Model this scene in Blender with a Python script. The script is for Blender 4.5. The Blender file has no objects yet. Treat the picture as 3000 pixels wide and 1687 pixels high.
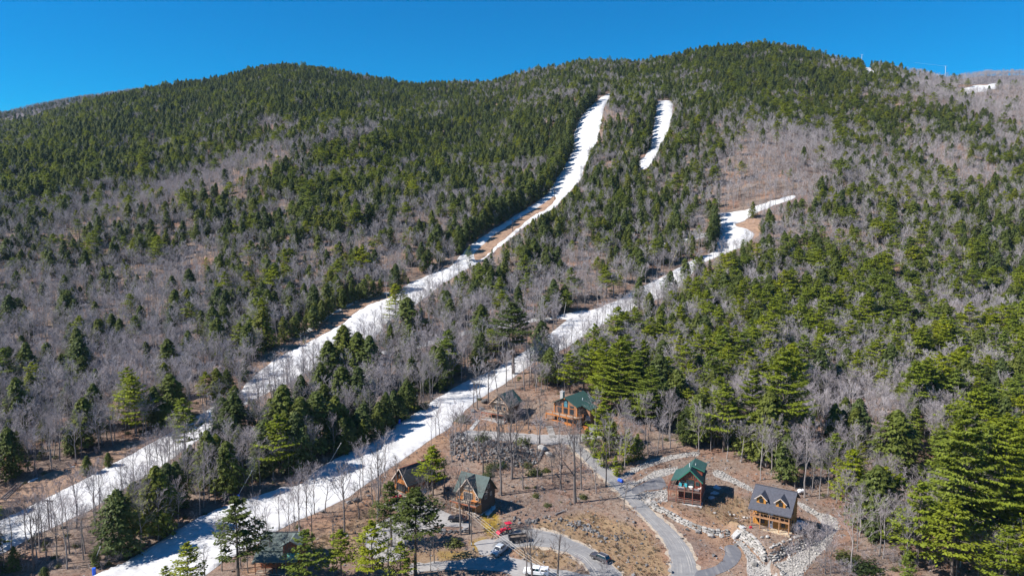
import bpy, math, random
import numpy as np
from mathutils import Vector, Matrix, noise as mnoise

scene = bpy.context.scene
COL = scene.collection
RNG = np.random.default_rng(7)
random.seed(7)

# ------------------------------------------------------------------ camera
FPX, CU, CV, PITCH = 2142.0, 1500.0, 843.5, math.radians(6.0)   # photograph is 3000 x 1687
CP, SP = math.cos(PITCH), math.sin(PITCH)
cam_d = bpy.data.cameras.new('camera')
cam = bpy.data.objects.new('camera', cam_d)
COL.objects.link(cam)
cam.location = (0, 0, 0)
cam.rotation_euler = (math.radians(90) - PITCH, 0, 0)
cam_d.sensor_width = 36.0
cam_d.lens = 36.0 * FPX / 3000.0
cam_d.clip_start = 1.0
cam_d.clip_end = 9000.0
scene.camera = cam

# ------------------------------------------------------------------ sun and sky
SUN_EL = math.radians(43.0)
SUN_DIR = Vector((-1.0, -0.22, 0)).normalized()          # horizontal direction towards the sun
to_sun = Vector((SUN_DIR.x * math.cos(SUN_EL), SUN_DIR.y * math.cos(SUN_EL), math.sin(SUN_EL)))
sun_d = bpy.data.lights.new('sun', 'SUN')
sun_d.energy = 4.6
sun_d.angle = math.radians(0.53)
sun_d.color = (1.0, 0.955, 0.90)
sun = bpy.data.objects.new('sun', sun_d)
sun.rotation_euler = to_sun.to_track_quat('Z', 'Y').to_euler()
COL.objects.link(sun)

world = bpy.data.worlds.new('World')
scene.world = world
world.use_nodes = True
wn, wl = world.node_tree.nodes, world.node_tree.links
bg = wn['Background']
sky = wn.new('ShaderNodeTexSky')
sky.sky_type = 'NISHITA'
sky.sun_disc = False
sky.sun_elevation = SUN_EL
sky.sun_rotation = math.atan2(SUN_DIR.x, SUN_DIR.y)
sky.altitude = 300
sky.air_density = 1.0
sky.dust_density = 0.0
sky.ozone_density = 4.0
hs = wn.new('ShaderNodeHueSaturation')
hs.inputs['Saturation'].default_value = 2.15
hs.inputs['Hue'].default_value = 0.503
wl.new(sky.outputs[0], hs.inputs['Color'])
wl.new(hs.outputs[0], bg.inputs['Color'])
bg.inputs['Strength'].default_value = 0.066
scene.view_settings.view_transform = 'Standard'
scene.view_settings.look = 'None'
scene.view_settings.exposure = 1.0
scene.view_settings.gamma = 1.0
scene.view_settings.use_curve_mapping = False
scene.cycles.max_bounces = 5
scene.cycles.diffuse_bounces = 2
scene.cycles.transparent_max_bounces = 8

# ------------------------------------------------------------------ terrain shape
def col_z(v, y):                        # height at forward distance y seen on image row v
    k = (CV - v) / FPX
    return y * (k * CP - SP) / (CP + k * SP)

def col_s(u, v):
    k = (CV - v) / FPX
    return ((u - CU) / FPX) / (CP + k * SP)

_crest = [(-500, 450, 1250), (-200, 415, 1250), (0, 378, 1250), (100, 350, 1250), (250, 306, 1260), (400, 276, 1270),
          (520, 258, 1280), (600, 240, 1290), (700, 214, 1300), (830, 198, 1300), (950, 208, 1310), (1000, 222, 1320),
          (1100, 238, 1330), (1300, 254, 1350), (1440, 250, 1330), (1520, 228, 1280), (1600, 204, 1230), (1700, 186, 1190),
          (1780, 184, 1160), (1900, 182, 1130), (2000, 174, 1100), (2050, 160, 1090), (2170, 142, 1080), (2250, 147, 1070),
          (2350, 158, 1060), (2450, 170, 1040), (2530, 184, 1030), (2620, 203, 1010), (2750, 224, 990), (2830, 236, 970),
          (2900, 243, 960), (3000, 254, 950), (3250, 280, 930), (3600, 330, 900)]
_cs = np.array([col_s(u, v) for u, v, r in _crest])
_cr = np.array([r for u, v, r in _crest], float)
_cz = np.array([col_z(v, r) for u, v, r in _crest])
_ky = np.array([0, 60, 120, 154, 184, 237, 280, 322, 390, 470.0])
_kz = np.array([-86, -84, -81.5, -80, -78, -71.5, -65.5, -57.5, -41, -9.0])
TS = np.linspace(-1.9, 1.9, 381)
TY = np.arange(0.0, 2900.0, 4.0)
def _table():
    T = np.zeros((len(TS), len(TY)))
    for i, s in enumerate(TS):
        R = np.interp(s, _cs, _cr); zr = np.interp(s, _cs, _cz)
        low = np.interp(TY, _ky, _kz)
        t = (TY - 470) / (R - 470)
        up = -9 + (zr + 9) * t
        beyond = zr - np.minimum((TY - R) * 0.32, zr + 95)
        T[i] = np.where(TY < 470, low, np.where(TY < R, up, beyond))
    k = np.exp(-0.5 * (np.arange(-10, 11) / 4.0) ** 2); k /= k.sum()
    for i in range(len(TS)):
        T[i] = np.convolve(np.pad(T[i], 10, mode='edge'), k, 'valid')
    k2 = np.exp(-0.5 * (np.arange(-4, 5) / 1.3) ** 2); k2 /= k2.sum()
    P = np.pad(T, ((4, 4), (0, 0)), mode='edge')
    return sum(k2[j] * P[j:j + len(TS)] for j in range(9))
TAB = _table()

def sstep(a, b, x):
    t = np.clip((x - a) / (b - a), 0, 1)
    return t * t * (3 - 2 * t)

def base_h(x, y):
    x = np.asarray(x, float); y = np.asarray(y, float)
    yy = np.clip(y, 1.0, 2890.0)
    fs = np.clip((x / yy - TS[0]) / (TS[1] - TS[0]), 0, len(TS) - 1.001)
    fy = np.clip(yy / 4.0, 0, len(TY) - 1.001)
    i = fs.astype(int); j = fy.astype(int); a = fs - i; b = fy - j
    z = (TAB[i, j] * (1 - a) * (1 - b) + TAB[i + 1, j] * a * (1 - b) + TAB[i, j + 1] * (1 - a) * b + TAB[i + 1, j + 1] * a * b)
    w = sstep(300, 620, yy)
    z = z + w * (3.0 * np.sin(x / 47.0 + y / 160.0 + 0.6) + 2.0 * np.sin(x / 23.0 - y / 70.0) + 1.3 * np.sin(y / 31.0 + x / 60.0))
    z = z + (7.0 * np.sin(x / 58.0 + y / 190.0 + 1.2) + 3.0 * np.sin(x / 29.0 - y / 120.0)) * sstep(470, 640, yy) * (1 - sstep(820, 1000, yy))
    z = z + 0.35 * np.sin(x / 9.0 + 1.0) * np.sin(y / 11.0) * sstep(200, 260, yy)
    return z

FILLS = []          # (polyline Nx2, height, rise width, plateau end, fade length)
def poly_side(x, y, P):
    """signed distance to an open polyline (positive on its left) and the distance past its ends"""
    best = np.full(x.shape, 1e9); sgn = np.ones(x.shape); end = np.zeros(x.shape)
    n = len(P) - 1
    for i in range(n):
        ax, ay = P[i]; bx, by = P[i + 1]
        dx, dy = bx - ax, by - ay; L2 = dx * dx + dy * dy
        t0 = ((x - ax) * dx + (y - ay) * dy) / L2
        t = np.clip(t0, 0, 1)
        d = np.hypot(x - ax - t * dx, y - ay - t * dy)
        c = dx * (y - ay) - dy * (x - ax)
        e = np.zeros(x.shape)
        if i == 0: e = np.maximum(e, -t0 * math.sqrt(L2))
        if i == n - 1: e = np.maximum(e, (t0 - 1) * math.sqrt(L2))
        m = d < best
        best = np.where(m, d, best); sgn = np.where(m, np.sign(c), sgn); end = np.where(m, e, end)
    return best * sgn, end

def H(x, y):
    x = np.asarray(x, float); y = np.asarray(y, float)
    z = base_h(x, y)
    near = (y < 300) & (y > 120)
    if FILLS and near.any():
        xn, yn = x[near], y[near]; zn = z[near] if z.shape else z
        for P, A, rise, p1, fade in FILLS:
            d, e = poly_side(xn, yn, P)
            off = A * sstep(0, rise, d) * (1 - sstep(p1, p1 + fade, d)) * (1 - sstep(0.0, 4.0, e))
            zn = zn + np.where(d > 0, off, 0)
        if z.shape: z[near] = zn
    return z

def h1(x, y):
    return float(H(np.array([x]), np.array([y]))[0])

def unproj(pts):
    """photograph pixels (3000 wide) -> points on the terrain"""
    pts = np.asarray(pts, float).reshape(-1, 2)
    k = (CV - pts[:, 1]) / FPX
    dx = (pts[:, 0] - CU) / FPX; dy = CP + k * SP; dz = -SP + k * CP
    ys = np.geomspace(100, 1500, 1400)
    lo = np.full(len(pts), 100.0); hi = np.full(len(pts), 1500.0); done = np.zeros(len(pts), bool)
    prev = np.full(len(pts), ys[0])
    for a in range(0, len(ys), 50):
        yy = ys[a:a + 50][None, :]
        hit = H((dx / dy)[:, None] * yy, np.repeat(yy, len(pts), 0)) >= (dz / dy)[:, None] * yy
        any_ = hit.any(1) & ~done
        idx = hit.argmax(1)
        for q in np.where(any_)[0]:
            g = a + idx[q]; hi[q] = ys[g]; lo[q] = ys[max(g - 1, 0)]
        done |= any_
        if done.all(): break
    lo = np.where(done, lo, 1480.0)
    for _ in range(18):
        mid = 0.5 * (lo + hi)
        up = H(dx / dy * mid, mid) >= dz / dy * mid
        hi = np.where(up, mid, hi); lo = np.where(up, lo, mid)
    y = 0.5 * (lo + hi); x = dx / dy * y
    return np.stack([x, y, H(x, y)], 1)

def proj(x, y, z):
    d = y * CP - z * SP
    return CU + FPX * x / d, CV - FPX * (y * SP + z * CP) / d, d

def D2P(pts):
    return [(a * 3000 / 2576, b * 3000 / 2576) for a, b in pts]

# earth fills behind the retaining walls (lines run from left to right along the toe of each wall)
W1 = [(1909, 1475), (1921, 1491), (1957, 1509), (1993, 1530), (2035, 1549), (2087, 1564), (2135, 1567)]
W2 = [(2153, 1564), (2192, 1590), (2226, 1626), (2238, 1643), (2272, 1640), (2313, 1620), (2352, 1606), (2385, 1588)]
W3 = [(1318, 1345), (1345, 1372), (1400, 1386), (1450, 1388), (1510, 1384), (1570, 1360)]
W4 = [(1272, 1557), (1320, 1560), (1372, 1557)]
W1w, W2w, W3w, W4w = [unproj(w)[:, :2] for w in (W1, W2, W3, W4)]
FILLS += [(W1w, 1.25, 0.7, 5.0, 16.0), (W2w, 2.2, 0.8, 7.0, 14.0), (W3w, 2.3, 9.0, 16.0, 22.0), (W4w, 0.8, 0.5, 4.0, 10.0)]

def inpoly(px, py, poly):
    poly = np.asarray(poly); n = len(poly); r = np.zeros(np.shape(px), bool); j = n - 1
    for i in range(n):
        xi, yi = poly[i]; xj, yj = poly[j]
        c = ((yi > py) != (yj > py)) & (px < (xj - xi) * (py - yi) / (yj - yi + 1e-12) + xi)
        r ^= c; j = i
    return r

# ------------------------------------------------------------------ object helpers
def tag(o, label=None, cat=None, group=None, kind=None):
    if label: o['label'] = label
    if cat: o['category'] = cat
    if group: o['group'] = group
    if kind: o['kind'] = kind
    return o

def link(o, parent=None):
    COL.objects.link(o)
    if parent is not None: o.parent = parent
    return o

def empty(name, loc=(0, 0, 0), rz=0.0):
    o = bpy.data.objects.new(name, None)
    o.empty_display_size = 0.5
    o.location = loc; o.rotation_euler = (0, 0, rz)
    return link(o)

def np_mesh(name, V, F, mats=(), mi=None, smooth=False, attr=None):
    """V (n,3); F list of arrays of equal-length faces"""
    me = bpy.data.meshes.new(name)
    V = np.asarray(V, np.float32)
    F = [np.asarray(f, np.int32) for f in F if len(f)]
    nl = sum(f.size for f in F); nf = sum(len(f) for f in F)
    me.vertices.add(len(V)); me.vertices.foreach_set('co', V.ravel())
    me.loops.add(nl); me.loops.foreach_set('vertex_index', np.concatenate([f.ravel() for f in F]))
    tot = np.concatenate([np.full(len(f), f.shape[1], np.int32) for f in F])
    me.polygons.add(nf)
    me.polygons.foreach_set('loop_start', np.concatenate([[0], np.cumsum(tot)[:-1]]).astype(np.int32))
    for m in mats: me.materials.append(m)
    if mi is not None: me.polygons.foreach_set('material_index', np.asarray(mi, np.int32))
    me.polygons.foreach_set('use_smooth', np.full(nf, smooth))
    me.update(calc_edges=True)
    me.validate()
    if attr:
        for k, (dom, arr) in attr.items():
            a = me.attributes.new(k, 'FLOAT', dom); a.data.foreach_set('value', np.asarray(arr, np.float32))
    return me

class MB:
    """collects shapes, then links them as one mesh object"""
    def __init__(self): self.v = []; self.f = []
    def add(self, vs, fs):
        o = len(self.v); self.v += [tuple(p) for p in vs]; self.f += [tuple(i + o for i in f) for f in fs]; return self
    def box(self, x0, x1, y0, y1, z0, z1):
        vs = [(x, y, z) for z in (z0, z1) for y in (y0, y1) for x in (x0, x1)]
        return self.add(vs, [(0, 2, 3, 1), (4, 5, 7, 6), (0, 1, 5, 4), (2, 6, 7, 3), (0, 4, 6, 2), (1, 3, 7, 5)])
    def slab(self, pts, t):
        """planar polygon pts (seen from above counter-clockwise), given thickness downwards"""
        n = len(pts); dn = [(p[0], p[1], p[2] - t) for p in pts]
        return self.add(list(pts) + dn, [tuple(range(n)), tuple(range(2 * n - 1, n - 1, -1))] + [(i, i + n, (i + 1) % n + n, (i + 1) % n) for i in range(n)])
    def extr(self, pts, d):
        n = len(pts); d = Vector(d); q = [tuple(Vector(p) + d) for p in pts]
        return self.add(list(pts) + q, [tuple(range(n - 1, -1, -1)), tuple(range(n, 2 * n))] + [(i, (i + 1) % n, (i + 1) % n + n, i + n) for i in range(n)])
    def tube(self, p0, p1, r0, r1=None, n=6, caps=True):
        r1 = r0 if r1 is None else r1
        p0, p1 = Vector(p0), Vector(p1); a = (p1 - p0).normalized()
        u = a.orthogonal().normalized(); w = a.cross(u)
        vs = []
        for p, r in ((p0, r0), (p1, r1)):
            for i in range(n):
                t = 2 * math.pi * i / n
                vs.append(p + (u * math.cos(t) + w * math.sin(t)) * r)
        fs = [(i, (i + 1) % n, (i + 1) % n + n, i + n) for i in range(n)]
        if caps: fs += [tuple(range(n - 1, -1, -1)), tuple(range(n, 2 * n))]
        return self.add(vs, fs)
    def bar(self, p0, p1, w, h=None):
        h = w if h is None else h
        p0, p1 = Vector(p0), Vector(p1); a = (p1 - p0).normalized()
        up = Vector((0, 0, 1)) if abs(a.z) < 0.95 else Vector((0, 1, 0))
        u = a.cross(up).normalized() * (w / 2); t = u.cross(a).normalized() * (h / 2)
        vs = [p + s1 * u + s2 * t for p in (p0, p1) for s1, s2 in ((-1, -1), (1, -1), (1, 1), (-1, 1))]
        return self.add(vs, [(3, 2, 1, 0), (4, 5, 6, 7), (0, 1, 5, 4), (1, 2, 6, 5), (2, 3, 7, 6), (3, 0, 4, 7)])
    def mesh(self, name, mat):
        me = bpy.data.meshes.new(name); me.from_pydata(self.v, [], self.f)
        if mat: me.materials.append(mat)
        me.update(); return me
    def build(self, name, mat, parent=None, smooth=False):
        me = self.mesh(name, mat)
        if smooth: me.polygons.foreach_set('use_smooth', [True] * len(me.polygons))
        o = bpy.data.objects.new(name, me)
        return link(o, parent)

# ------------------------------------------------------------------ materials
def nodes(name):
    m = bpy.data.materials.new(name); m.use_nodes = True
    nt = m.node_tree; b = nt.nodes['Principled BSDF']
    return m, nt, b

def N(nt, t, **kw):
    n = nt.nodes.new(t)
    for k, v in kw.items(): setattr(n, k, v)
    return n

def noise_ramp(nt, scale, stops, detail=6, coord='Object', rough=0.6, dist=0.0):
    tc = N(nt, 'ShaderNodeTexCoord'); nz = N(nt, 'ShaderNodeTexNoise')
    nz.inputs['Scale'].default_value = scale; nz.inputs['Detail'].default_value = detail
    nz.inputs['Roughness'].default_value = rough; nz.inputs['Distortion'].default_value = dist
    nt.links.new(tc.outputs[coord], nz.inputs['Vector'])
    rp = N(nt, 'ShaderNodeValToRGB')
    el = rp.color_ramp.elements
    el[0].position, el[0].color = stops[0][0], (*stops[0][1], 1)
    el[1].position, el[1].color = stops[-1][0], (*stops[-1][1], 1)
    for p, c in stops[1:-1]:
        e = el.new(p); e.color = (*c, 1)
    nt.links.new(nz.outputs['Fac'], rp.inputs['Fac'])
    return nz, rp

def mix(nt, a, b, fac, mode='MIX'):
    m = N(nt, 'ShaderNodeMix', data_type='RGBA', blend_type=mode)
    for sock, val in ((m.inputs[0], fac), (m.inputs[6], a), (m.inputs[7], b)):
        if hasattr(val, 'is_linked') or isinstance(val, bpy.types.NodeSocket): nt.links.new(val, sock)
        elif isinstance(val, (int, float)): sock.default_value = val
        else: sock.default_value = (*val, 1)
    return m.outputs[2]

def simple(name, col, rough=0.7, var=0.15, scale=3.0, bump=0.0, metallic=0.0, bscale=None):
    m, nt, b = nodes(name)
    c0 = tuple(max(0, c * (1 - var)) for c in col); c1 = tuple(min(1, c * (1 + var)) for c in col)
    nz, rp = noise_ramp(nt, scale, [(0.3, c0), (0.7, c1)])
    nt.links.new(rp.outputs[0], b.inputs['Base Color'])
    b.inputs['Roughness'].default_value = rough; b.inputs['Metallic'].default_value = metallic
    if bump:
        bp = N(nt, 'ShaderNodeBump'); bp.inputs['Strength'].default_value = bump; bp.inputs['Distance'].default_value = 0.05
        n2 = nz
        if bscale:
            n2, _ = noise_ramp(nt, bscale, [(0, (0, 0, 0)), (1, (1, 1, 1))])
        nt.links.new(n2.outputs['Fac'], bp.inputs['Height']); nt.links.new(bp.outputs[0], b.inputs['Normal'])
    return m

def paint(name, col, rough=0.35, coat=0.4):
    m = simple(name, col, rough, 0.05, 1.5)
    m.node_tree.nodes['Principled BSDF'].inputs['Coat Weight'].default_value = coat
    return m

def ground_mat():
    m, nt, b = nodes('forest_floor')
    n1, rust = noise_ramp(nt, 0.9, [(0.30, (0.10, 0.060, 0.042)), (0.43, (0.215, 0.122, 0.082)), (0.56, (0.33, 0.195, 0.135)), (0.66, (0.23, 0.108, 0.066)), (0.78, (0.38, 0.29, 0.23))], 9, rough=0.75)
    n8, grey = noise_ramp(nt, 1.3, [(0.30, (0.075, 0.058, 0.048)), (0.45, (0.185, 0.138, 0.110)), (0.58, (0.275, 0.215, 0.175)), (0.68, (0.17, 0.115, 0.085)), (0.80, (0.40, 0.34, 0.29))], 10, rough=0.8)
    n9, sel = noise_ramp(nt, 0.07, [(0.47, (0, 0, 0)), (0.68, (1, 1, 1))], 7, rough=0.65, dist=0.5)
    lit = mix(nt, grey.outputs[0], rust.outputs[0], sel.outputs[0])
    n2, tan = noise_ramp(nt, 1.4, [(0.3, (0.20, 0.135, 0.075)), (0.55, (0.29, 0.205, 0.125)), (0.75, (0.22, 0.14, 0.09))], 8, rough=0.7)
    n3, dirt = noise_ramp(nt, 0.5, [(0.3, (0.20, 0.125, 0.080)), (0.5, (0.30, 0.19, 0.125)), (0.75, (0.25, 0.165, 0.11))], 8, rough=0.65)
    n4, big = noise_ramp(nt, 0.05, [(0.35, (0.78, 0.76, 0.78)), (0.65, (1.12, 1.1, 1.05))], 4)
    nf, spk = noise_ramp(nt, 4.5, [(0.36, (0.32, 0.30, 0.30)), (0.47, (0.95, 0.95, 0.95)), (0.64, (1.08, 1.04, 1.0)), (0.72, (1.9, 1.9, 1.9))], 5, rough=0.8)
    at1 = N(nt, 'ShaderNodeAttribute', attribute_name='grass'); at2 = N(nt, 'ShaderNodeAttribute', attribute_name='earth')
    at3 = N(nt, 'ShaderNodeAttribute', attribute_name='moss')
    c = mix(nt, lit, tan.outputs[0], at1.outputs['Fac'])
    c = mix(nt, c, dirt.outputs[0], at2.outputs['Fac'])
    n5, moss = noise_ramp(nt, 1.2, [(0.3, (0.22, 0.15, 0.03)), (0.7, (0.33, 0.23, 0.04))], 6)
    c = mix(nt, c, moss.outputs[0], at3.outputs['Fac'])
    c = mix(nt, c, big.outputs[0], 1.0, 'MULTIPLY')
    c = mix(nt, c, spk.outputs[0], 0.75, 'MULTIPLY')
    nt.links.new(c, b.inputs['Base Color'])
    b.inputs['Roughness'].default_value = 0.95
    b.inputs['Specular IOR Level'].default_value = 0.1
    bp = N(nt, 'ShaderNodeBump'); bp.inputs['Strength'].default_value = 0.9; bp.inputs['Distance'].default_value = 0.25
    nt.links.new(n1.outputs['Fac'], bp.inputs['Height']); nt.links.new(bp.outputs[0], b.inputs['Normal'])
    return m

def snow_mat():
    m, nt, b = nodes('spring_snow')
    n1, r = noise_ramp(nt, 0.35, [(0.25, (0.42, 0.41, 0.40)), (0.42, (0.55, 0.548, 0.545)), (0.65, (0.64, 0.64, 0.645))], 8, rough=0.65)
    n2, r2 = noise_ramp(nt, 0.9, [(0.52, (1, 1, 1)), (0.70, (0.72, 0.68, 0.64))], 10, rough=0.8)
    c = mix(nt, r.outputs[0], r2.outputs[0], 0.7, 'MULTIPLY')
    nt.links.new(c, b.inputs['Base Color'])
    n6, r6 = noise_ramp(nt, 0.09, [(0.40, (1, 1, 1)), (0.72, (0.70, 0.67, 0.63))], 12, rough=0.78, dist=0.6)
    c = mix(nt, c, r6.outputs[0], 0.75, 'MULTIPLY')
    n7, r7 = noise_ramp(nt, 2.2, [(0.66, (1, 1, 1)), (0.74, (0.45, 0.38, 0.32))], 6, rough=0.7)
    c = mix(nt, c, r7.outputs[0], 0.5, 'MULTIPLY')
    nt.links.new(c, b.inputs['Base Color'])
    b.inputs['Roughness'].default_value = 0.75
    b.inputs['Specular IOR Level'].default_value = 0.2
    bp = N(nt, 'ShaderNodeBump'); bp.inputs['Strength'].default_value = 0.5; bp.inputs['Distance'].default_value = 0.3
    nt.links.new(n1.outputs['Fac'], bp.inputs['Height']); nt.links.new(bp.outputs[0], b.inputs['Normal'])
    return m

def asphalt_mat(name, lo, hi, streak):
    m, nt, b = nodes(name)
    n1, r = noise_ramp(nt, 0.6, [(0.3, lo), (0.65, hi)], 8, rough=0.7)
    at = N(nt, 'ShaderNodeAttribute', attribute_name='across')
    wv = N(nt, 'ShaderNodeMath', operation='MULTIPLY'); wv.inputs[1].default_value = 34.0
    nt.links.new(at.outputs['Fac'], wv.inputs[0])
    n2 = N(nt, 'ShaderNodeTexNoise'); n2.noise_dimensions = '1D'; n2.inputs['Scale'].default_value = 0.55; n2.inputs['Detail'].default_value = 4
    nt.links.new(wv.outputs[0], n2.inputs['W'])
    rp = N(nt, 'ShaderNodeValToRGB'); rp.color_ramp.elements[0].position = 0.5; rp.color_ramp.elements[1].position = 0.68
    nt.links.new(n2.outputs['Fac'], rp.inputs['Fac'])
    n3, patch = noise_ramp(nt, 0.25, [(0.4, (0, 0, 0)), (0.6, (1, 1, 1))], 6)
    f = N(nt, 'ShaderNodeMath', operation='MULTIPLY'); nt.links.new(rp.outputs[0], f.inputs[0]); nt.links.new(patch.outputs[0], f.inputs[1])
    f2 = N(nt, 'ShaderNodeMath', operation='MULTIPLY'); nt.links.new(f.outputs[0], f2.inputs[0]); f2.inputs[1].default_value = streak
    c = mix(nt, r.outputs[0], (0.38, 0.35, 0.31), f2.outputs[0])
    nt.links.new(c, b.inputs['Base Color']); b.inputs['Roughness'].default_value = 0.85
    bp = N(nt, 'ShaderNodeBump'); bp.inputs['Strength'].default_value = 0.3; bp.inputs['Distance'].default_value = 0.05
    n4, _ = noise_ramp(nt, 6.0, [(0, (0, 0, 0)), (1, (1, 1, 1))]); nt.links.new(n4.outputs['Fac'], bp.inputs['Height']); nt.links.new(bp.outputs[0], b.inputs['Normal'])
    return m

def foliage_mat(name, cols, rnd=0.35):
    """leaf colour varies per tree (Object Info) and per spray (attribute tone)"""
    m, nt, b = nodes(name)
    oi = N(nt, 'ShaderNodeObjectInfo'); at = N(nt, 'ShaderNodeAttribute', attribute_name='tone')
    rp = N(nt, 'ShaderNodeValToRGB'); el = rp.color_ramp.elements
    el[0].position, el[0].color = 0, (*cols[0], 1); el[1].position, el[1].color = 1, (*cols[-1], 1)
    for i, c in enumerate(cols[1:-1]):
        e = el.new((i + 1) / (len(cols) - 1)); e.color = (*c, 1)
    nt.links.new(oi.outputs['Random'], rp.inputs['Fac'])
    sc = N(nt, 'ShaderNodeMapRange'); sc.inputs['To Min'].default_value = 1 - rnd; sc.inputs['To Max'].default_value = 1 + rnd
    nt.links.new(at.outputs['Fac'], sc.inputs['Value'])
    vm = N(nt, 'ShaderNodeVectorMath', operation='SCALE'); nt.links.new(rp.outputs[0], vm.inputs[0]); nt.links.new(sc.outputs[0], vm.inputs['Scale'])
    nt.links.new(vm.outputs[0], b.inputs['Base Color'])
    b.inputs['Roughness'].default_value = 0.6
    b.inputs['Specular IOR Level'].default_value = 0.2
    tr = N(nt, 'ShaderNodeBsdfTranslucent'); nt.links.new(vm.outputs[0], tr.inputs['Color'])
    ms = N(nt, 'ShaderNodeMixShader'); ms.inputs[0].default_value = 0.36
    nt.links.new(b.outputs[0], ms.inputs[1]); nt.links.new(tr.outputs[0], ms.inputs[2])
    nt.links.new(ms.outputs[0], nt.nodes['Material Output'].inputs['Surface'])
    return m

def bark_mat(name, cols, lo=0.8):
    m, nt, b = nodes(name)
    oi = N(nt, 'ShaderNodeObjectInfo'); rp = N(nt, 'ShaderNodeValToRGB'); el = rp.color_ramp.elements
    el[0].color = (*cols[0], 1); el[1].color = (*cols[1], 1)
    nt.links.new(oi.outputs['Random'], rp.inputs['Fac'])
    nz, r2 = noise_ramp(nt, 3.0, [(0.3, (lo, lo, lo)), (0.7, (1.15, 1.15, 1.15))], 4)
    c = mix(nt, rp.outputs[0], r2.outputs[0], 1.0, 'MULTIPLY')
    nt.links.new(c, b.inputs['Base Color']); b.inputs['Roughness'].default_value = 0.85
    b.inputs['Specular IOR Level'].default_value = 0.2
    return m

M = {
    'ground': ground_mat(), 'snow': snow_mat(),
    'asphalt': asphalt_mat('worn_asphalt', (0.155, 0.15, 0.15), (0.225, 0.22, 0.215), 0.9),
    'dark_asphalt': asphalt_mat('newer_asphalt', (0.095, 0.095, 0.105), (0.135, 0.135, 0.145), 0.3),
    'gravel_road': asphalt_mat('packed_gravel', (0.225, 0.21, 0.20), (0.31, 0.295, 0.28), 0.5),
    'shoulder': simple('sandy_shoulder', (0.36, 0.295, 0.225), 0.95, 0.25, 1.6, 0.4),
    'dirt': simple('bare_dirt', (0.26, 0.165, 0.108), 0.95, 0.4, 0.5, 0.6),
    'hemlock': foliage_mat('hemlock_needles', [(0.066, 0.090, 0.024), (0.122, 0.146, 0.024), (0.088, 0.116, 0.034), (0.165, 0.176, 0.018)]),
    'pine': foliage_mat('pine_needles', [(0.120, 0.158, 0.020), (0.205, 0.235, 0.008), (0.14, 0.180, 0.028), (0.24, 0.258, 0.008)]),
    'dark_pine': foliage_mat('dark_pine_needles', [(0.066, 0.088, 0.020), (0.11, 0.128, 0.018)]),
    'bark': bark_mat('grey_bark', [(0.15, 0.13, 0.12), (0.34, 0.305, 0.285)]),
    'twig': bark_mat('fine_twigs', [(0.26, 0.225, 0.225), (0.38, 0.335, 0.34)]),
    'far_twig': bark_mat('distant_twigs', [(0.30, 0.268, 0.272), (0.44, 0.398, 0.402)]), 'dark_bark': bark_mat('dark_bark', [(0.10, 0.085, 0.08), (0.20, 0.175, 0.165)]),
    'pine_bark': bark_mat('pine_bark', [(0.10, 0.075, 0.06), (0.17, 0.14, 0.12)]),
    'stone': bark_mat('granite', [(0.24, 0.225, 0.205), (0.42, 0.395, 0.365)], 0.7), 'far_floor': simple('distant_woods_floor', (0.10, 0.082, 0.085), .95, .3, .05),
    'grey_stone': bark_mat('grey_ledge', [(0.085, 0.082, 0.082), (0.21, 0.203, 0.20)], 0.7),
    'shrub': foliage_mat('low_evergreen', [(0.05, 0.075, 0.02), (0.09, 0.10, 0.03), (0.10, 0.11, 0.022)]),
}
# ------------------------------------------------------------------ ground sheets
from mathutils.geometry import delaunay_2d_cdt

def densify(poly, step):
    out = []
    n = len(poly)
    for i in range(n):
        a = np.array(poly[i], float); b = np.array(poly[(i + 1) % n], float)
        k = max(1, int(np.hypot(*(b - a)) / step))
        out += [tuple(a + (b - a) * j / k) for j in range(k)]
    return out

def smooth_loop(P, it=2):
    P = np.asarray(P, float)
    for _ in range(it): P = 0.25 * np.roll(P, 1, 0) + 0.5 * P + 0.25 * np.roll(P, -1, 0)
    return P

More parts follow.
